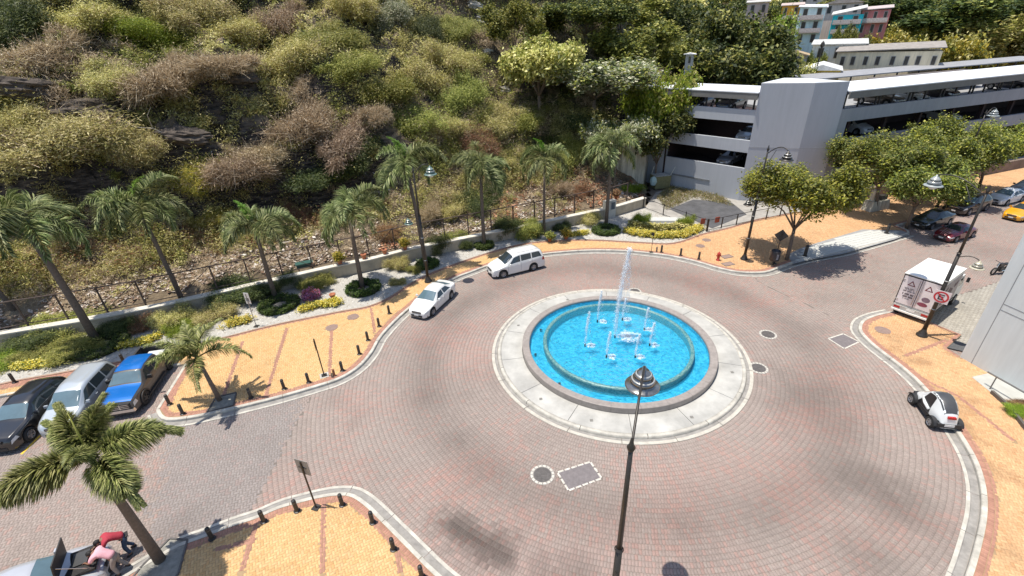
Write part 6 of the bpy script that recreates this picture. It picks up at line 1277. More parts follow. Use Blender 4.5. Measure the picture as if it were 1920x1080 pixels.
house(1500, 1560, -14, 8, 160, (.6, .55, .5), 'whitish house at the top edge above the blue house', 1, 3, roofc=(.4, .2, .15))
house(1285, 1300, 102, 124, 72, (.42, .42, .38), 'small white roofed hut between the trees left of the roof corner', 1, 1, gable=True, roofc=(.7, .7, .68), depth=1.6)
for x, y0, y1, dist, lb in ((1526, 88, 150, 84, 'thin village lamp post in front of the pale houses'),):
    d = ray(x, y1); d /= np.hypot(d[0], d[1]); zt_ = CAM_H + (ray(x, y0)[2] / np.hypot(*ray(x, y0)[:2])) * dist; zb_ = CAM_H + d[2] * dist; o = empty('village_lamp', (d[0] * dist, d[1] * dist, zb_), 0, lb, 'lamp'); MB().tube([(0, 0, -3), (0, 0, zt_ - zb_)], .07, 6).build('pole', LMET, o); MB().lathe([(.1, 0), (.3, .4), (.2, .7), (.001, .95)], 8, (0, 0, zt_ - zb_ - .2)).build('lantern', LMET, o)
# ================================================================== VEHICLES
TYRE = pm('tyre_rubber', (.02, .02, .02), .8, .1, 20); RIM = pm('alloy_rim', (.42, .42, .43), .3, .05, 20, metal=.7); RIMD = pm('dark_rim', (.08, .08, .08), .4, .1, 20, metal=.5)
GLASS = pm('car_glass', (.025, .035, .04), .06, .1, 2, spec=.9); GLASSL = pm('car_glass_light', (.10, .16, .19), .06, .15, 1.5, spec=1.0); PLAST = pm('black_plastic', (.025, .025, .027), .6, .1, 10); LAMPW = pm('headlamp', (.6, .62, .62), .1, .1, 10, spec=.9); LAMPR = pm('tail_lamp', (.40, .02, .02), .2, .1, 10); CHROME = pm('chrome', (.6, .6, .6), .15, .05, 10, metal=.9); PLATE = pm('number_plate', (.7, .7, .68), .4, .05)
def paint(name, c, metal=.0): return pm('paint_' + name, c, .28, .02, 1.5, coat=1.0, metal=metal, spec=.5)
def _sm(x, keys, s=.09):
    xs = [k[0] for k in keys]; ys = [k[1] for k in keys]; r = 0; w = 0
    for o_, g in ((-2, .1), (-1, .22), (0, .36), (1, .22), (2, .1)): r = r + g * np.interp(x + o_ * s * .5, xs, ys); w += g
    return r / w
class Body:
    def __init__(s, L, T, B, W, WT, sill, wheels, wr):
        s.L, s.T, s.B, s.W, s.WT, s.sill, s.wheels, s.wr = L, T, B, W, WT, sill, wheels, wr
    def half(s, x):
        x = np.atleast_1d(np.asarray(x, float)); T = _sm(x, s.T); B = np.minimum(_sm(x, s.B), T - .012); W = _sm(x, s.W); WT = _sm(x, s.WT); z0 = np.full(len(x), s.sill)
        for xw in s.wheels: R = s.wr + .07; z0 = np.maximum(z0, np.where(abs(x - xw) < R, np.sqrt(np.maximum(R * R - (x - xw) ** 2, 0)) + s.wr, 0)) if True else z0
        z0 = np.minimum(z0, B - .08)
        v = np.array([0, .1, .22, .34, .45, .5, .62, .74, .8, .84, .88, .93, 1.0]); Y = np.zeros((len(x), len(v))); Z = np.zeros_like(Y)
        ky = [0, .1, .22, .34, .45, .8, .88, 1.0]
        for i in range(len(x)):
            c = T[i] - B[i]; yy = [W[i] * .955, W[i] * .99, W[i], W[i] * .99, W[i] * .965, WT[i], WT[i] * .86, 0]; zz = [z0[i], z0[i] + .25 * (B[i] - z0[i]), z0[i] + .52 * (B[i] - z0[i]), z0[i] + .8 * (B[i] - z0[i]), B[i], T[i] - .10 * min(1, c * 2.2), T[i] - .02, T[i] + .015]
            Y[i] = np.interp(v, ky, yy); Z[i] = np.interp(v, ky, zz)
        return v, Y, Z
    def S(s, x, v, side):
        vv, Y, Z = s.half(x); y = np.array([np.interp(v_, vv, Y[i]) for i, v_ in enumerate(np.atleast_1d(v))]); z = np.array([np.interp(v_, vv, Z[i]) for i, v_ in enumerate(np.atleast_1d(v))]); return np.c_[s.L / 2 - np.atleast_1d(x), y * side, z]
    def shell(s, root, mat, x0=0, x1=None, name='body'):
        x1 = s.L if x1 is None else x1; xs = np.unique(np.r_[np.linspace(x0, x1, 46), [w + d for w in s.wheels for d in (-s.wr - .07, s.wr + .07) if x0 < w + d < x1]]); v, Y, Z = s.half(xs); n, m_ = Y.shape
        V = []; 
        for i in range(n):
            for j in range(m_): V.append((s.L / 2 - xs[i], Y[i, j], Z[i, j]))
            for j in range(m_ - 2, -1, -1): V.append((s.L / 2 - xs[i], -Y[i, j], Z[i, j]))
        k = 2 * m_ - 1; Fc = [(i * k + j, i * k + j + 1, (i + 1) * k + j + 1, (i + 1) * k + j) for i in range(n - 1) for j in range(k - 1)]; Fc += [tuple(range(k))[::-1], tuple((n - 1) * k + j for j in range(k))]
        MB().add(V, [f[::-1] for f in Fc]).build(name, mat, root, True)
        MB().box((0, 0, s.sill + .16), (s.L * .9, s.W[len(s.W) // 2][1] * 1.72, .32)).build('underbody', PLAST, root)
    def patch(s, root, name, mat, c, sides=(1, -1), nx=7, nv=5, out=.006):
        """c = (x at low-front, x at high-front, x at low-rear, x at high-rear, v low, v high)"""
        a0, a1, b0, b1, v0, v1 = c
        for sd in sides:
            V = []
            for j in range(nv):
                t = j / (nv - 1); xs = np.linspace(a0 + (a1 - a0) * t, b0 + (b1 - b0) * t, nx); P = s.S(xs, np.full(nx, v0 + (v1 - v0) * t), sd); P[:, 1] += sd * out * (1 if v1 < .85 else .0); P[:, 2] += out * (.3 if v1 < .85 else 1); V += list(P)
            Fc = [(j * nx + i, j * nx + i + 1, (j + 1) * nx + i + 1, (j + 1) * nx + i) for j in range(nv - 1) for i in range(nx - 1)]
            if sd > 0: Fc = [f[::-1] for f in Fc]
            MB().add(V, Fc).build(name, mat, root, True)
    def screen(s, root, name, mat, xa, xb, va=.80, vb=.84, out=.008):
        """windscreen / rear glass across the whole width, between stations xa and xb"""
        xs = np.linspace(xa, xb, 9); us = np.linspace(-1, 1, 9); V = []
        for i, x in enumerate(xs):
            v0 = va + (vb - va) * i / 8
            for u in us:
                v = 1 - (1 - v0) * abs(u); p = s.S([x], [v], 1 if u >= 0 else -1)[0]; V.append((p[0], p[1], p[2] + out))
        Fc = [(i * 9 + j, i * 9 + j + 1, (i + 1) * 9 + j + 1, (i + 1) * 9 + j) for i in range(8) for j in range(8)]
        if xa > xb: Fc = [f[::-1] for f in Fc]
        MB().add(V, Fc).build(name, mat, root, True)
WHEELS = {}
def wheel_set(root, L, wheels, tw, r, mat=RIM, n=5, wd=.2):
    key = (round(r, 2), mat.name, n)
    if key not in WHEELS:
        t = MB().lathe([(r * .62, -wd / 2), (r * .93, -wd / 2), (r, -wd / 2 + .03), (r, wd / 2 - .03), (r * .93, wd / 2), (r * .62, wd / 2)], 26).mesh('tyre', TYRE, True)
        m = MB(); m.lathe([(r * .62, wd / 2 - .015), (r * .60, wd / 2 + .004), (r * .55, wd / 2 - .012), (r * .54, .0), (.001, .0)], 26)
        for k in range(n): a = 2 * PI * k / n; m.box((math.cos(a) * r * .3, math.sin(a) * r * .3, wd / 2 - .02), (r * .54, r * .14, .03), a)
        m.lathe([(r * .13, wd / 2 - .03), (r * .12, wd / 2 + .006), (.001, wd / 2 + .01)], 12); WHEELS[key] = (t, m.mesh('rim', mat))
    t, m = WHEELS[key]
    for x in wheels:
        for sd in (1, -1):
            w = link('wheel', t, root, (L / 2 - x, sd * (tw - wd / 2 - .01), r), (-sd * PI / 2, 0, 0)); link('rim', m, w)
def place(root, f_px, r_px, side, L, wheels, hw):
    """put a vehicle so that its two visible wheels touch the ground where they do in the photograph"""
    f = np.array(at2(*f_px, .0)); r = np.array(at2(*r_px, .0)); d = f - r; d /= np.linalg.norm(d); left = np.array((-d[1], d[0])); mid = (f + r) / 2 - left * side * hw; off = (wheels[0] + wheels[1]) / 2 - L / 2
    c = mid + d * off; root.location = (c[0], c[1], 0); root.rotation_euler = (0, 0, math.atan2(d[1], d[0]))
def put(root, c, head): root.location = (c[0], c[1], 0); root.rotation_euler = (0, 0, head)
TYPES = dict(
 sedan=Body(4.42, [(0, .52), (.06, .66), (.5, .80), (1.12, .92), (1.98, 1.36), (2.5, 1.44), (3.05, 1.40), (3.80, 1.08), (4.28, 1.03), (4.38, .92), (4.42, .6)], [(0, .48), (.06, .60), (.5, .72), (1.1, .86), (2.5, .92), (3.7, .98), (4.3, .92), (4.42, .55)], [(0, .58), (.12, .72), (.5, .82), (1.1, .865), (3.4, .865), (4.1, .81), (4.34, .70), (4.42, .62)], [(0, .46), (.12, .58), (.6, .68), (1.15, .70), (2.0, .57), (3.0, .56), (3.8, .62), (4.2, .64), (4.42, .5)], .20, (.84, 3.44), .32),
 mpv=Body(4.74, [(0, .58), (.06, .82), (.5, .97), (1.0, 1.10), (1.90, 1.68), (2.4, 1.79), (4.15, 1.76), (4.48, 1.62), (4.66, 1.12), (4.74, .6)], [(0, .5), (.06, .72), (.5, .88), (1.0, 1.0), (2.4, 1.06), (4.2, 1.14), (4.66, 1.08), (4.74, .55)], [(0, .62), (.1, .76), (.5, .87), (1.0, .915), (4.1, .915), (4.5, .88), (4.74, .76)], [(0, .5), (.1, .6), (.5, .7), (1.0, .75), (2.0, .68), (4.0, .66), (4.5, .66), (4.74, .6)], .22, (.86, 3.61), .35),
 suv=Body(4.75, [(0, .62), (.06, .92), (.5, 1.02), (1.25, 1.12), (2.05, 1.60), (2.6, 1.70), (3.9, 1.66), (4.45, 1.40), (4.68, 1.05), (4.75, .6)], [(0, .55), (.06, .8), (.5, .92), (1.2, 1.05), (2.6, 1.10), (4.2, 1.16), (4.66, 1.02), (4.75, .55)], [(0, .66), (.1, .80), (.5, .90), (1.1, .94), (4.0, .94), (4.5, .88), (4.75, .76)], [(0, .55), (.1, .65), (.5, .74), (1.2, .78), (2.1, .67), (3.8, .65), (4.4, .68), (4.75, .6)], .26, (.92, 3.74), .37),
 coupe=Body(4.05, [(0, .45), (.08, .60), (.5, .78), (1.2, .90), (1.75, 1.22), (2.2, 1.30), (2.8, 1.24), (3.5, .95), (3.9, .78), (4.05, .5)], [(0, .42), (.08, .52), (.5, .66), (1.2, .80), (2.4, .84), (3.4, .82), (3.9, .68), (4.05, .45)], [(0, .52), (.15, .70), (.6, .80), (1.2, .82), (3.2, .82), (3.8, .72), (4.05, .56)], [(0, .3), (.15, .42), (.6, .55), (1.2, .62), (1.8, .52), (2.6, .50), (3.4, .46), (3.9, .36), (4.05, .3)], .20, (.80, 3.20), .31))
GL = dict(sedan=dict(ws=(1.22, 1.92), rw=(3.78, 3.12), side=[(1.45, 1.98, 2.42, 2.44), (2.50, 2.50, 3.42, 3.06)]), mpv=dict(ws=(1.08, 1.84), rw=(4.62, 4.42), side=[(1.30, 1.86, 2.42, 2.44), (2.50, 2.50, 3.42, 3.42), (3.50, 3.50, 4.40, 4.22)]),
          suv=dict(ws=(1.32, 2.0), rw=(4.60, 4.28), side=[(1.56, 2.02, 2.62, 2.64), (2.70, 2.70, 3.55, 3.50), (3.63, 3.58, 4.28, 4.02)]), coupe=dict(ws=(1.22, 1.72), rw=(3.35, 2.82), side=[(1.45, 1.76, 2.62, 2.45)]))
def car(kind, label, col, metal=0, glass=GLASS, name='parked_car', cat='car', group='parked and passing cars', rim=RIM, detail=True, roofc=None):
    b = TYPES[kind]; o = empty(name, (0, 0, 0), 0, label, cat, group); P = paint('_'.join(label.split()[:4]), col, metal); hw = max(w[1] for w in b.W); L = b.L
    b.shell(o, P); g = GL[kind]; b.screen(o, 'windscreen', glass, *g['ws']); b.screen(o, 'rear_window', glass, *g['rw'])
    for (a0, a1, b0, b1) in g['side']: b.patch(o, 'side_window', GLASS, (a0, a1, b0, b1, .50, .765), out=.007)
    wheel_set(o, L, b.wheels, hw, b.wr, rim)
    for sd in (1, -1):
        b.patch(o, 'headlight', LAMPW, (.04, .10, .42, .34, .30, .44), (sd,), 5, 4, .01); b.patch(o, 'taillight', LAMPR, (L - .34, L - .26, L - .05, L - .09, .30, .46), (sd,), 5, 4, .01)
        x = g['ws'][0] + .38; p = b.S([x], [.47], sd)[0]; MB().box((p[0], p[1] + sd * .12, p[2] + .05), (.11, .20, .14), 0, .85).build('mirror', P, o)
    f0 = L / 2
    W0 = b.W[1][1]; zb = b.B[1][1]
    MB().box((f0 + .005 - .01, 0, zb - .03), (.05, W0 * 1.0, .13), 0, 1).build('grille', PLAST, o); MB().box((f0 - .0, 0, b.sill + .11), (.06, W0 * 1.25, .14)).build('lower_grille', PLAST, o); MB().box((f0 + .02, 0, zb - .02), (.03, W0 * .9, .018)).build('grille_bar', CHROME, o)
    MB().box((f0 + .035, 0, b.sill + .19), (.02, .36, .11)).build('number_plate', PLATE, o); MB().box((-f0 - .015, 0, b.sill + .40), (.02, .36, .11)).build('number_plate', PLATE, o); MB().box((-f0 + .02, 0, b.sill + .14), (.08, W0 * 1.5, .16)).build('rear_bumper', PLAST, o)
    if detail:
        xs = [g['side'][0][0] + .0] + [s_[2] + .04 for s_ in g['side'][:2]]
        for i in range(min(2, len(xs) - 1)):
            x0_, x1_ = xs[i], xs[i + 1]
            for sd in (1, -1):
                for xq in (x0_, x1_): b.patch(o, 'door_seam', PLAST, (xq - .006, xq - .006, xq + .006, xq + .006, .06, .47), (sd,), 2, 8, .004)
                p = b.S([x1_ - .17], [.38], sd)[0]; MB().box((p[0], p[1] + sd * .02, p[2]), (.16, .035, .03)).build('door_handle', P, o)
    return o
def stripes(o, kind, xs, mat, y=.62):
    pass
c = car('sedan', 'white sedan stopped at the left kerb of the roundabout', (.72, .72, .70), glass=GLASSL); place(c, (814, 592), (848, 560), 1, 4.42, (.84, 3.44), .86)
c = car('mpv', 'white minivan with long dark side windows behind the sedan', (.72, .72, .70)); place(c, (945, 522), (1001, 508), 1, 4.74, (.86, 3.61), .91)
for x in (-.5, .5): MB().box((-.7, x, 1.80), (2.3, .03, .03)).build('roof_rail', paint('rail', (.7, .7, .68)), c)
# parked nose-out in the left bay
d = np.array(at2(293, 768, 0)) - np.array(at2(347, 684, 0)); hb = math.atan2(d[1], d[0]); u = d / np.linalg.norm(d); lf = np.array((-u[1], u[0]))
p = np.array(at2(224, 772, .3)) - u * 2.65
# blue pickup
def pickup():
    b = Body(5.3, [(0, .75), (.06, 1.02), (.5, 1.10), (1.3, 1.17), (2.0, 1.68), (2.4, 1.78), (3.2, 1.76), (3.62, 1.70), (3.70, 1.10), (5.3, 1.10)], [(0, .6), (.06, .9), (.5, 1.0), (1.3, 1.08), (3.7, 1.10), (5.3, 1.10)], [(0, .78), (.1, .88), (.5, .93), (1.2, .95), (5.3, .95)], [(0, .7), (.1, .78), (.5, .82), (1.3, .84), (2.0, .72), (3.5, .70), (3.7, .8), (5.3, .85)], .34, (1.0, 4.2), .40)
    o = empty('pickup_truck', (0, 0, 0), 0, 'bright blue pickup with matte dark sides and an open black bed', 'pickup truck', 'parked and passing cars')
    BL_ = paint('bright_blue', (.006, .15, .52), .25); GB = pm('matte_graphite', (.075, .068, .062), .45, .1, 4, coat=.3)
    b.shell(o, GB, 0, 3.75); L = 5.3
    b.screen(o, 'windscreen', GLASSL, 1.42, 1.96); b.screen(o, 'rear_window', GLASS, 3.68, 3.60)
    b.screen(o, 'hood', BL_, .10, 1.36, .80, .80, .012); b.screen(o, 'roof_panel', BL_, 2.06, 3.54, .83, .83, .012)
    for w in ((1.66, 2.04, 2.72, 2.74), (2.80, 2.80, 3.52, 3.46)): b.patch(o, 'side_window', GLASS, (*w, .50, .765), out=.008)
    for sd in (1, -1):
        b.patch(o, 'headlight', LAMPW, (.05, .08, .36, .30, .26, .44), (sd,), 5, 4, .012); p = b.S([1.9], [.47], sd)[0]; MB().box((p[0], p[1] + sd * .14, p[2] + .08), (.12, .22, .2)).build('mirror', PLAST, o)
        MB().box((L / 2 - 4.52, sd * .90, .84), (1.55, .10, .62)).build('bed_side', GB, o); MB().box((L / 2 - 4.52, sd * .90, 1.17), (1.55, .13, .05)).build('bed_rail', PLAST, o)
        MB().box((L / 2 - 5.28, sd * .88, .95), (.05, .12, .34)).build('taillight', LAMPR, o); MB().box((L / 2 - 2.3, sd * .97, .40), (2.2, .14, .06)).build('side_step', PLAST, o)
        for xw in (1.0, 4.2): MB().add([(L / 2 - xw + .50 * math.cos(t), sd * yy, .40 + .50 * math.sin(t)) for t in np.linspace(.1, PI - .1, 12) for yy in (.93, 1.0)] + [(L / 2 - xw + .43 * math.cos(t), sd * 1.0, .40 + .43 * math.sin(t)) for t in np.linspace(.1, PI - .1, 12)], [(i * 2, i * 2 + 2, i * 2 + 3, i * 2 + 1) for i in range(11)] + [(i * 2 + 1, i * 2 + 3, 24 + i + 1, 24 + i) for i in range(11)]).build('wheel_arch', PLAST, o)
    MB().box((L / 2 - 4.52, 0, .62), (1.55, 1.7, .06)).build('bed_floor', PLAST, o); MB().box((L / 2 - 5.27, 0, .86), (.07, 1.72, .60)).build('tailgate', GB, o); MB().box((L / 2 - 3.80, 0, .88), (.06, 1.72, .58)).build('bed_front', PLAST, o)
    MB().box((L / 2 - 4.7, .1, .80), (.6, .9, .34)).build('tool_box', pm('pale_box', (.55, .55, .53), .6), o)
    MB().box((L / 2 + .02, 0, .76), (.08, 1.42, .34)).build('grille', PLAST, o)
    mb = MB()
    for z in (.66, .76, .86): mb.box((L / 2 + .065, 0, z), (.02, 1.3, .035))
    for y in (-.22, .22): mb.box((L / 2 + .068, y, .76), (.02, .05, .3))
    mb.build('grille_bars', CHROME, o); MB().box((L / 2 + .04, 0, .50), (.16, 1.75, .16), 0, .95).build('front_bumper', CHROME, o); MB().box((L / 2 + .0, 0, .36), (.16, 1.6, .14)).build('skid_plate', PLAST, o); MB().box((-L / 2 - .04, 0, .52), (.14, 1.7, .16)).build('rear_bumper', PLAST, o)
    wheel_set(o, L, b.wheels, .97, .40, RIMD, 6, .26); return o
pk_ = pickup(); fc = np.array(at2(224, 776, .3)); put(pk_, fc - u * 2.62, hb)
c = car('mpv', 'silver hatchback parked between the black car and the blue pickup', (.50, .54, .57), .35, GLASSL); fc = np.array(at2(112, 812, .3)); put(c, fc - u * 2.25, hb - .03)
c = car('suv', 'glossy black car parked at the left edge with chrome window line', (.012, .012, .014), 0, GLASSL); fc = np.array(at2(8, 838, .3)); put(c, fc - u * 2.1, hb - .05)
for sd in (1, -1): TYPES['suv'].patch(c, 'chrome_trim', CHROME, (1.45, 1.5, 4.35, 4.35, .475, .495), (sd,), 14, 2, .012)
# the road at the upper right
hd = math.atan2(-u_ne[1], -u_ne[0])
def road_car(kind, px, z, label, col, metal=0, glass=GLASS, dh=0.0, **k):
    c = car(kind, label, col, metal, glass, **k); p = at2(px[0], px[1], z); put(c, p, hd + dh); return c
c = road_car('sedan', (1750, 408), .7, 'dark teal-black saloon parked under the street tree', (.012, .018, .02), .2)
c = road_car('suv', (1818, 381), .8, 'black car with bright windscreen parked behind the teal-black saloon', (.014, .012, .014), 0, GLASSL)
c = road_car('sedan', (1888, 366), .7, 'white saloon parked at the far end of the row', (.66, .68, .70), .1, GLASSL)
c = road_car('suv', (1928, 352), .8, 'dark car cut by the right edge behind the white saloon', (.02, .025, .035), .1)
c = road_car('coupe', (1793, 433), .6, 'low dark red classic car with pale stripes over the hood', (.13, .006, .018), .1, GLASS)
for y in (-.34, .34, -.12, .12):
    b_ = TYPES['coupe']; xs = np.linspace(.12, 1.15, 12); V = []
    for x in xs:
        for dy in (-.012, .012):
            vv, Y, Z = b_.half([x]); yy = y * (.55 + .45 * (x / 1.15)) + dy; z_ = np.interp(abs(yy), Y[0][::-1], Z[0][::-1]); V.append((b_.L / 2 - x, yy, z_ + .012))
    MB().add(V, [(i * 2, i * 2 + 1, i * 2 + 3, i * 2 + 2) for i in range(11)]).build('hood_stripe', pm('stripe_pale', (.55, .45, .42), .4), c)
c = road_car('sedan', (1922, 396), .6, 'yellow taxi at the right edge of the road', (.72, .33, .008), 0, GLASS); MB().box((-.15, 0, 1.50), (.2, .6, .12)).build('taxi_roof_sign', PLATE, c)
# cars on the decks of the parking building
PKC = [((1320, 187), 9.0, 'dark car on the roof deck of the left wing, left one', (.02, .03, .06), 'sedan'), ((1380, 190), 9.0, 'dark car on the roof deck of the left wing beside the tower', (.03, .03, .035), 'suv'), ((1668, 184), 8.95, 'brown-black car under the canopy nearest the tower', (.07, .05, .04), 'suv'), ((1765, 172), 8.95, 'black car under the canopy in mid facade', (.02, .015, .02), 'suv'), ((1890, 155), 8.95, 'dark car under the canopy at the right edge', (.03, .03, .05), 'suv'), ((1718, 178), 8.95, 'white car behind the black cars under the canopy', (.6, .6, .6), 'sedan'),
       ((1400, 256), 6.1, 'pale car nose glimpsed in the upper opening by the tower', (.35, .35, .36), 'sedan'), ((1650, 258), 6.1, 'pale car glimpsed in the dark long opening, left one', (.5, .5, .5), 'sedan'), ((1695, 250), 6.1, 'pale van glimpsed in the dark long opening, middle one', (.55, .55, .55), 'mpv'), ((1850, 222), 6.1, 'white car glimpsed in the dark long opening, right one', (.6, .6, .6), 'sedan'), ((1350, 300), 3.3, 'grey car glimpsed in the lower opening of the left wing', (.2, .2, .22), 'sedan')]
for (px, z, lb, col, kd) in PKC:
    p = np.array(at2(px[0], px[1], z + .8)); c = car(kd, lb, col, 0, GLASS, 'deck_car', 'car', 'cars in the parking building', detail=False); left_ = px[0] < 1450
    if left_: s_ = (p - gA) @ np.array((-.675, .738)); p = gA + np.array((-.675, .738)) * min(max(s_, 1.2), 9.0) + wn_ * (3.1 if z > 8 else 2.9); hh = math.atan2(-wn_[1], -wn_[0])
    else: s_ = (p - gD) @ fd; p = gD + fd * s_ + back * (3.2 if z > 8 else 3.9); hh = math.atan2(-back[1], -back[0])
    c.location = (p[0], p[1], z); c.rotation_euler = (0, 0, hh)

# ---- box truck
tr = empty('box_truck', (0, 0, 0), 0, 'white refrigerated box truck with printed rear doors by the lamp post', 'truck'); TW = pm('truck_white', (.78, .78, .75), .4, .05, 2); TS_ = pm('truck_print', (.42, .36, .36), .5, .35, 1.6); L_ = 4.3
MB().box((0, 0, 1.95), (3.6, 2.0, 2.15)).build('cargo_box', TW, tr)
MB().box((0, 0, 3.04), (3.66, 2.06, .05)).build('roof_panel', TW, tr)
for sd in (1, -1):
    MB().box((0, sd * 1.004, 1.85), (3.3, .012, 1.75)).build('side_print', TS_, tr); MB().box((0, sd * 1.012, 3.0), (3.62, .03, .06)).build('side_moulding', CHROME, tr); MB().box((0, sd * 1.012, .9), (3.62, .03, .08)).build('side_moulding', PLAST, tr)
    mb = MB()
    for x, z, w_, h_, a in ((-.9, 2.2, .9, .25, .3), (.2, 1.9, .8, .5, -.4), (1.0, 2.2, .5, .3, .2), (-.2, 1.4, 1.3, .2, .1)): mb.box((x, sd * 1.014, z), (w_, .008, h_), R=np.array([[math.cos(a), 0, -math.sin(a)], [0, 1, 0], [math.sin(a), 0, math.cos(a)]]))
    mb.build('side_pattern', pm('print_dark', (.14, .09, .10), .6, .5, 5), tr)
xr = -1.8
DOORP = pm('door_print', (.74, .68, .68), .5, .12, 3)
for sd in (1, -1):
    dr_ = MB().box((xr - .02, sd * .485, 1.95), (.04, .93, 1.95)).build('rear_door', DOORP, tr)
    # warning triangle
    yc, zc = sd * .46, 2.45; V = []
    for k in range(3):
        t = PI / 2 + k * 2 * PI / 3; V += [(xr - .046, yc + .25 * math.cos(t), zc + .25 * math.sin(t) * .95), (xr - .046, yc + .155 * math.cos(t), zc + .155 * math.sin(t) * .95)]
    MB().add(V, [(k * 2, (k * 2 + 2) % 6, (k * 2 + 3) % 6, k * 2 + 1) for k in range(3)] + [(k * 2 + 1, (k * 2 + 3) % 6, (k * 2 + 2) % 6, k * 2) for k in range(3)]).build('warning_triangle', pm('triangle_red', (.28, .03, .05), .5), dr_)
    MB().tube([(xr - .06, sd * .10, 1.1), (xr - .06, sd * .10, 2.85)], .018, 6).build('lock_rod', CHROME, dr_)
    for z in (1.25, 2.65): MB().box((xr - .05, sd * .93, z), (.04, .16, .06)).build('hinge', CHROME, dr_)
mb = MB()
for i, (y0_, z, w_, h_) in enumerate(((.46, 2.13, .58, .05), (.46, 2.05, .50, .04), (.46, 1.93, .62, .07), (.46, 1.72, .60, .12), (.46, 1.55, .60, .12), (.46, 1.40, .4, .04))):
    n_ = int(w_ / .055)
    for k in range(n_):
        if (k * 7 + i * 3) % 5: mb.box((xr - .046, y0_ - w_ / 2 + (k + .5) * w_ / n_, z), (.006, w_ / n_ * .75, h_))
mb.build('door_lettering', pm('ink_dark', (.09, .07, .08), .6), tr)['kind'] = 'stuff'
mb = MB(); mb.box((xr - .046, -.45, 2.08), (.006, .55, .04)); mb.box((xr - .046, -.40, 1.98), (.006, .45, .03)); mb.lathe([(.24, 0), (.001, 0)], 14); 
MB().add([(xr - .046, -.50 + .22 * math.cos(t), 1.72 + .17 * math.sin(t)) for t in np.linspace(0, 2 * PI, 16)[:-1]], [tuple(range(15))[::-1]]).build('printed_picture', pm('print_mauve', (.22, .15, .19), .6, .4, 8), tr)
MB().add([(xr - .047, -.42 + .27 * math.cos(t), 1.36 + .14 * math.sin(t)) for t in np.linspace(0, 2 * PI, 16)[:-1]], [tuple(range(15))[::-1]]).build('printed_picture', pm('print_red', (.25, .06, .09), .6, .4, 8), tr)
MB().box((xr - .01, 0, 1.0 - .03), (.04, 1.96, .05)).build('door_frame', PLAST, tr); MB().box((xr - .01, 0, 2.97), (.05, 1.98, .07)).build('door_frame', PLAST, tr); MB().box((xr - .01, 0, 1.95), (.05, .04, 2.0)).build('door_frame', PLAST, tr)
for sd in (1, -1): MB().box((xr - .01, sd * .98, 1.95), (.045, .05, 2.1)).build('door_frame', PLAST, tr); MB().box((xr - .08, sd * .75, .72), (.05, .34, .14)).build('taillight', LAMPR, tr)
MB().box((xr - .05, 0, .72), (.08, 1.96, .26)).build('rear_beam', pm('truck_grey', (.45, .44, .42), .6), tr); MB().box((xr - .12, 0, .52), (.10, 2.0, .10)).build('rear_bumper', TW, tr); MB().box((xr - .10, 0, .72), (.02, .45, .12)).build('number_plate', PLATE, tr)
MB().box((.6, 0, .72), (4.6, .9, .28)).build('chassis', PLAST, tr)
cabm = MB(); V = []
cp = [(1.88, .55), (1.88, 2.15), (2.2, 2.32), (2.9, 2.25), (3.35, 1.45), (3.5, 1.25), (3.55, .55)]
cabm.add([(x, y, z) for y in (-.92, .92) for x, z in cp], [tuple(range(7)), tuple(range(7, 14))[::-1]] + [(i, i + 7, (i + 1) % 7 + 7, (i + 1) % 7) for i in range(7)]); cabm.build('cab', TW, tr)
MB().add([(2.94, -.8, 2.20), (2.94, .8, 2.20), (3.36, .84, 1.49), (3.36, -.84, 1.49)], [(0, 3, 2, 1)]).build('windscreen', GLASS, tr)
MB().box((2.05, .0, 2.55), (.45, 1.3, .5), 0, .9).build('cooling_unit', TW, tr)
for sd in (1, -1): MB().add([(2.2, sd * .925, 1.5), (3.15, sd * .925, 1.5), (2.85, sd * .925, 2.1), (2.2, sd * .925, 2.1)], [(0, 1, 2, 3) if sd < 0 else (3, 2, 1, 0)]).build('side_window', GLASS, tr); MB().box((3.25, sd * 1.1, 1.8), (.08, .16, .32)).build('mirror', PLAST, tr); MB().box((3.54, sd * .7, .85), (.05, .3, .18)).build('headlight', LAMPW, tr)
wheel_set(tr, 4.3, (4.3 / 2 + 1.15, 4.3 / 2 - 2.75), .98, .40, RIM, 5, .24)
rl_, rr_ = np.array(at2(1668, 577, .45)), np.array(at2(1741, 603, .45)); lat = rl_ - rr_; lat /= np.linalg.norm(lat); hd2 = math.atan2(-lat[0], lat[1]) ; fwd = np.array((lat[1], -lat[0]))
if fwd[0] < 0: fwd = -fwd
cc = (rl_ + rr_) / 2 + fwd * 1.9; tr.location = (cc[0], cc[1], 0); tr.rotation_euler = (0, 0, math.atan2(fwd[1], fwd[0]))

# ---- small two-seat electric car
ev = empty('micro_car', (0, 0, 0), 0, 'tiny white electric two-seater with open wheels at the right kerb', 'car'); EW = paint('ev_white', (.74, .77, .77)); EB = pm('ev_dark_panel', (.055, .058, .065), .45, .1, 6); 
eb = Body(2.34, [(0, .42), (.1, .62), (.35, .78), (.62, 1.0), (1.0, 1.38), (1.35, 1.47), (1.75, 1.40), (2.12, 1.12), (2.3, .80), (2.34, .5)], [(0, .38), (.1, .5), (.4, .62), (1.0, .72), (1.7, .80), (2.1, .78), (2.34, .45)], [(0, .22), (.15, .34), (.5, .46), (1.0, .50), (1.7, .50), (2.1, .44), (2.34, .30)], [(0, .14), (.15, .24), (.5, .34), (1.0, .36), (1.5, .36), (2.1, .32), (2.34, .2)], .24, (), .3)
eb.shell(ev, EW)
eb.patch(ev, 'side_opening', pm('ev_opening', (.015, .015, .018), .3), (.62, 1.0, 1.62, 1.50, .18, .80), (1, -1), 10, 9, .01)
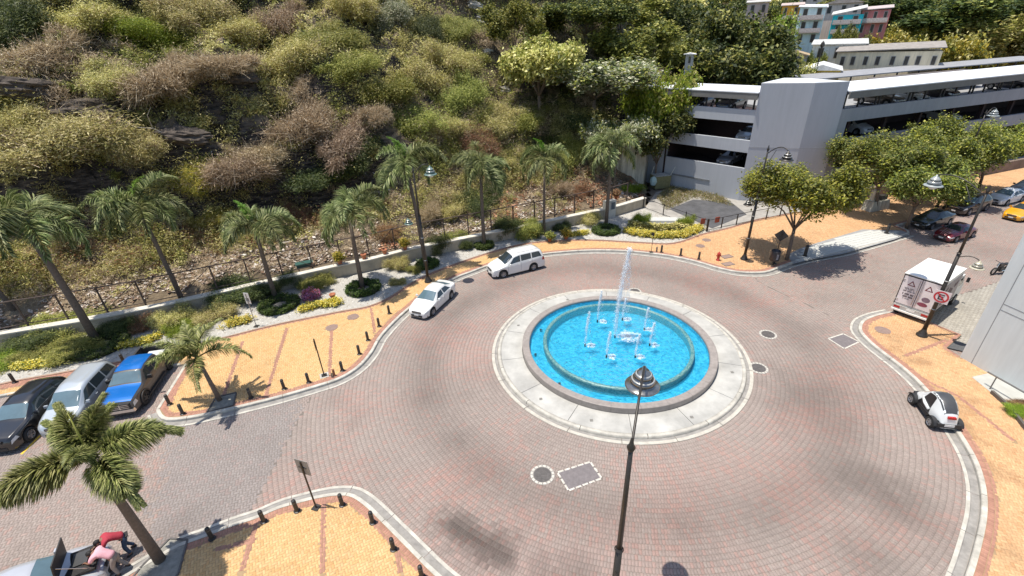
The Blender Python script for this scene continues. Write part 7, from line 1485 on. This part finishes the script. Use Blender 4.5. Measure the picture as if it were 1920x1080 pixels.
for sd in (1, -1):
    P0 = eb.S([.78], [.60], sd)[0]; P1 = eb.S([1.55], [.34], sd)[0]; MB().tube([tuple(P0 + np.array((0, sd * .03, 0))), tuple((P0 + P1) / 2 + np.array((0, sd * .07, 0))), tuple(P1 + np.array((0, sd * .03, 0)))], [.05, .075, .07], 8).build('door_bar', EW, ev, True)
    eb.patch(ev, 'roof_side_frame', EW, (.90, 1.02, 1.72, 1.60, .78, .88), (sd,), 8, 3, .016)
eb.screen(ev, 'roof_panel', EB, 1.12, 2.18, .82, .78, .016); eb.screen(ev, 'windscreen', GLASS, .55, 1.06, .84, .86, .014)
eb.patch(ev, 'lower_body', PLAST, (.12, .2, 2.26, 2.2, .0, .17), (1, -1), 10, 3, .012)
MB().box((-1.12, 0, .86), (.12, .34, .10), 0, .9).build('taillight', LAMPR, ev); MB().box((0, 0, .30), (2.1, .82, .14)).build('chassis', PLAST, ev); MB().box((-1.12, 0, .40), (.16, .95, .22)).build('rear_bumper', PLAST, ev); MB().box((-1.21, 0, .44), (.02, .40, .12)).build('number_plate', PLATE, ev); MB().box((1.1, 0, .42), (.16, .7, .2)).build('front_bumper', PLAST, ev)
for x in (.78, -.86):
    for sd in (1, -1):
        MB().add([(x + rr * math.cos(t), sd * yy, .27 + rr * math.sin(t)) for t in np.linspace(.25, PI - .2, 10) for rr, yy in ((.335, .44), (.345, .63))], [(i * 2, i * 2 + 1, i * 2 + 3, i * 2 + 2) for i in range(9)]).build('mudguard', PLAST, ev, True); MB().tube([(x, sd * .3, .3), (x, sd * .5, .28)], .05, 6).build('axle_arm', PLAST, ev)
wheel_set(ev, 2.34, (2.34 / 2 - .78, 2.34 / 2 + .86), .635, .28, RIM, 5, .15)
place(ev, (1704, 755), (1739, 800), 1, 2.34, (.39, 2.03), .6)

# ---- motorcycle by the pale building
mc = empty('motorcycle', at(1871, 512, 0), 0, 'dark motorcycle parked by the pale building', 'motorcycle')
for x in (-.66, .66):
    MB().lathe([(.24, -.05), (.30, -.04), (.31, 0), (.30, .04), (.24, .05), (.23, 0), (.24, -.05)], 22).build('wheel', TYRE, mc, True, (x, 0, .31), (PI / 2, 0, 0))
    m_ = MB(); 
    for k in range(8): a = k * PI / 4; m_.tube([(x, 0, .31), (x + .24 * math.cos(a), 0, .31 + .24 * math.sin(a))], .008, 4)
    m_.build('spokes', CHROME, mc)
MB().tube([(.62, 0, .31), (.50, 0, .72), (.42, 0, 1.0)], .035, 7).build('fork', CHROME, mc); MB().tube([(.38, -.34, 1.04), (.46, 0, 1.0), (.38, .34, 1.04)], .02, 6).build('handlebar', PLAST, mc)
MB().box((.18, 0, .80), (.5, .26, .22), 0, .7).build('fuel_tank', pm('mc_tank', (.04, .03, .03), .25), mc); MB().box((-.28, 0, .78), (.62, .24, .10), 0, .9).build('seat', PLAST, mc); MB().box((.02, 0, .42), (.42, .28, .36), 0, .8).build('engine', RIMD, mc); MB().tube([(.1, .15, .3), (-.7, .17, .36)], .045, 8).build('exhaust', CHROME, mc)
MB().tube([(.42, 0, .88), (.0, 0, .62), (-.66, 0, .33)], .03, 6).build('frame', PLAST, mc); MB().box((-.62, 0, .66), (.36, .14, .04)).build('mudguard', PLAST, mc)
mc.rotation_euler.z = math.atan2(-.25, -1) ; q = at2(1872, 513); mc.location = (q[0], q[1], 0)

# ---- silver car with raised hood, lower left, and the two people at its engine bay
sc = car('sedan', 'silver sedan with its hood raised at the lower left corner', (.52, .53, .56), .3, GLASSL, 'broken_down_car')
hk = math.atan2(.46, .89); q = np.array(at2(52, 1092, .9)); put(sc, q, hk)
f = Vector((2.21, 0, 0))
MB().add([(.95, -.66, .97), (.95, .66, .97), (1.12, .62, 1.80), (1.12, -.62, 1.80), (.99, -.66, .97), (.99, .66, .97), (1.16, .62, 1.80), (1.16, -.62, 1.80)], [(0, 3, 2, 1), (4, 5, 6, 7), (0, 1, 5, 4), (1, 2, 6, 5), (2, 3, 7, 6), (3, 0, 4, 7)]).build('raised_hood', PLAST, sc)
MB().box((1.55, 0, .86), (.95, 1.15, .10)).build('engine_bay', pm('engine_black', (.012, .01, .01), .7, .5, 12, .8, 20), sc); MB().box((1.5, .1, .93), (.5, .6, .08)).build('engine_block', RIMD, sc); MB().tube([(1.9, -.5, .9), (1.15, -.55, 1.55)], .012, 5).build('hood_stay', CHROME, sc)

def figure(name, label, nodes, edges, radii, mat, loc, rz):
    o = empty(name, loc, rz, label, 'person'); return o
def skin_mesh(nm, verts, edges, radii, mat, parent, root=0):
    me = bpy.data.meshes.new(nm); me.from_pydata(verts, edges, []); o = link(nm, me, parent); me.materials.append(mat)
    sk = o.modifiers.new('skin', 'SKIN'); sk.use_smooth_shade = True
    lay = me.skin_vertices[0] if me.skin_vertices else None
    if lay is None: bpy.context.view_layer.objects.active = o; lay = me.skin_vertices[0]
    for i, r in enumerate(radii): lay.data[i].radius = (r, r) if not hasattr(r, '__len__') else r; lay.data[i].use_root = (i == root)
    ss = o.modifiers.new('sub', 'SUBSURF'); ss.levels = 1; ss.render_levels = 2
    dg = bpy.context.evaluated_depsgraph_get(); m2 = bpy.data.meshes.new_from_object(o.evaluated_get(dg)); o.modifiers.clear(); o.data = m2
    if not m2.materials: m2.materials.append(mat)
    for p_ in m2.polygons: p_.use_smooth = True
    return o
SKIN_ = pm('skin', (.22, .11, .07), .6, .06, 10); HAIR = pm('black_hair', (.012, .010, .01), .7, .2, 30)
def person(label, loc, rz, shirt, trousers, shoe, bend=1.0, hat=None):
    """adult bent forward over something in front (+x), feet apart, forearms reaching down"""
    o = empty('person', loc, rz, label, 'person')
    # one continuous body
    b = {}
    V = [(0, 0, .93), (.16, 0, 1.10), (.34, 0, 1.22), (.46, 0, 1.26), (.56, 0, 1.27), (.66, 0, 1.25), (.73, 0, 1.19)]      # pelvis, waist, chest, shoulders, neck, head mid, crown
    E_ = [(0, 1), (1, 2), (2, 3), (3, 4), (4, 5), (5, 6)]; R_ = [(.15, .12), (.14, .105), (.165, .115), (.15, .10), .055, .092, .075]
    def add(v, r, pa): V.append(v); R_.append(r); E_.append((pa, len(V) - 1)); return len(V) - 1
    for s_ in (1, -1):
        h = add((-.02, s_ * .11, .88), .09, 0); k = add((.10, s_ * .15, .50), .062, h); a = add((-.06 + .08 * s_, s_ * .17, .10), .042, k); add((.06 + .08 * s_, s_ * .18, .045), .042, a)
        sh = add((.45, s_ * .19, 1.25), .062, 3); el = add((.60, s_ * .27, 1.03), .043, sh); wr_ = add((.82, s_ * .16, .97), .030, el); hnd = add((.89, s_ * .13, .955), .034, wr_)
    skin_mesh('body', V, E_, R_, SKIN_, o)
    # fingers, closed over the engine parts
    for s_ in (1, -1):
        Vf, Ef, Rf = [(.87, s_ * .13, .96)], [], [.022]
        for k, (dy, l) in enumerate(((-.03, .065), (-.01, .078), (.012, .072), (.032, .058))):
            i = len(Vf); Vf += [(.915, s_ * .13 + dy, .955), (.915 + l * .6, s_ * .13 + dy, .935), (.915 + l * .8, s_ * .13 + dy * 1.05, .90)]; Rf += [.011, .009, .008]; Ef += [(0, i), (i, i + 1), (i + 1, i + 2)]
        i = len(Vf); Vf += [(.895, s_ * .13 - s_ * .045, .945), (.925, s_ * .13 - s_ * .065, .92)]; Rf += [.011, .009]; Ef += [(0, i), (i, i + 1)]
        skin_mesh('hand', Vf, Ef, Rf, SKIN_, o)
    # clothes as slightly larger shells over the same skeleton
    Vt = [(-.05, 0, .96), (.06, 0, 1.04), (.17, 0, 1.11), (.34, 0, 1.225), (.47, 0, 1.262)]; Et = [(0, 1), (1, 2), (2, 3), (3, 4)]; Rt = [(.185, .145), (.185, .142), (.185, .14), (.215, .155), (.205, .14)]
    for s_ in (1, -1):
        i = len(Vt); Vt += [(.46, s_ * .20, 1.25), (.53, s_ * .245, 1.14), (.575, s_ * .262, 1.07)]; Rt += [.098, .082, .072]; Et += [(4, i), (i, i + 1), (i + 1, i + 2)]
    skin_mesh('shirt', Vt, Et, Rt, shirt, o)
    Vp = [(-.03, 0, .94), (.05, 0, 1.01)]; Ep = [(0, 1)]; Rp = [(.172, .14), (.158, .12)]
    for s_ in (1, -1):
        i = len(Vp); Vp += [(-.02, s_ * .11, .86), (.045, s_ * .13, .68), (.10, s_ * .15, .50), (.03 + .04 * s_, s_ * .16, .3), (-.05 + .08 * s_, s_ * .17, .12)]; Rp += [.115, .097, .080, .070, .064]; Ep += [(0, i), (i, i + 1), (i + 1, i + 2), (i + 2, i + 3), (i + 3, i + 4)]
        skin_mesh('shoe', [(-.10 + .08 * s_, s_ * .17, .05), (-.02 + .08 * s_, s_ * .175, .05), (.12 + .08 * s_, s_ * .185, .035)], [(0, 1), (1, 2)], [.05, .052, .042], shoe, o)
    skin_mesh('trousers', Vp, Ep, Rp, trousers, o)
    # head details: hair cap, ears, nose, eyes, mouth
    import bmesh
    bm = bmesh.new(); bmesh.ops.create_uvsphere(bm, u_segments=16, v_segments=10, radius=.118); bmesh.ops.delete(bm, geom=[v for v in bm.verts if v.co.z < -.02 and v.co.x > -.02 or v.co.z < -.08], context='VERTS'); me = bpy.data.meshes.new('hair'); bm.to_mesh(me); bm.free(); me.materials.append(HAIR); me.polygons.foreach_set('use_smooth', [True] * len(me.polygons))
    link('hair', me, o, (.665, 0, 1.255), (0, .85, 0), (1, .88, 1))
    mb = MB()
    for s_ in (1, -1): mb.box((.66, s_ * .098, 1.235), (.045, .02, .055))
    mb.build('ear', SKIN_, o); MB().box((.755, 0, 1.145), (.03, .03, .045), 0, .6).build('nose', SKIN_, o)
    mb = MB()
    for s_ in (1, -1): mb.box((.765, s_ * .035, 1.175), (.012, .024, .012))
    mb.build('eye', HAIR, o); MB().box((.725, 0, 1.11), (.012, .045, .01)).build('mouth', pm('lips', (.25, .08, .07), .5), o)
    if hat: MB().box((-.02, 0, .93), (.30, .29, .035)).build('belt', hat, o)
    return o
REDS = pm('red_shirt', (.38, .035, .055), .85, .1, 5, .3, 12); PINK = pm('pink_shirt', (.72, .38, .43), .85, .08, 5, .3, 12); JEAN = pm('jeans', (.035, .06, .11), .85, .2, 8, .3, 20); BEIG = pm('beige_trousers', (.30, .25, .22), .85, .15, 8); SHB = pm('dark_shoes', (.03, .028, .03), .6)
fx = math.cos(hk); fy = math.sin(hk); R2 = lambda x, y: (q[0] + x * fx - y * fy, q[1] + x * fy + y * fx)
p1_ = R2(2.72, .42); person('person in a red shirt and blue jeans bending into the open hood', (p1_[0], p1_[1], 0), hk + PI + .25, REDS, JEAN, SHB, hat=HAIR)
p2_ = R2(2.55, -.38); person('person in a pink shirt bending over the engine, nearest the picture edge', (p2_[0], p2_[1], 0), hk + PI - .35, PINK, BEIG, SHB)
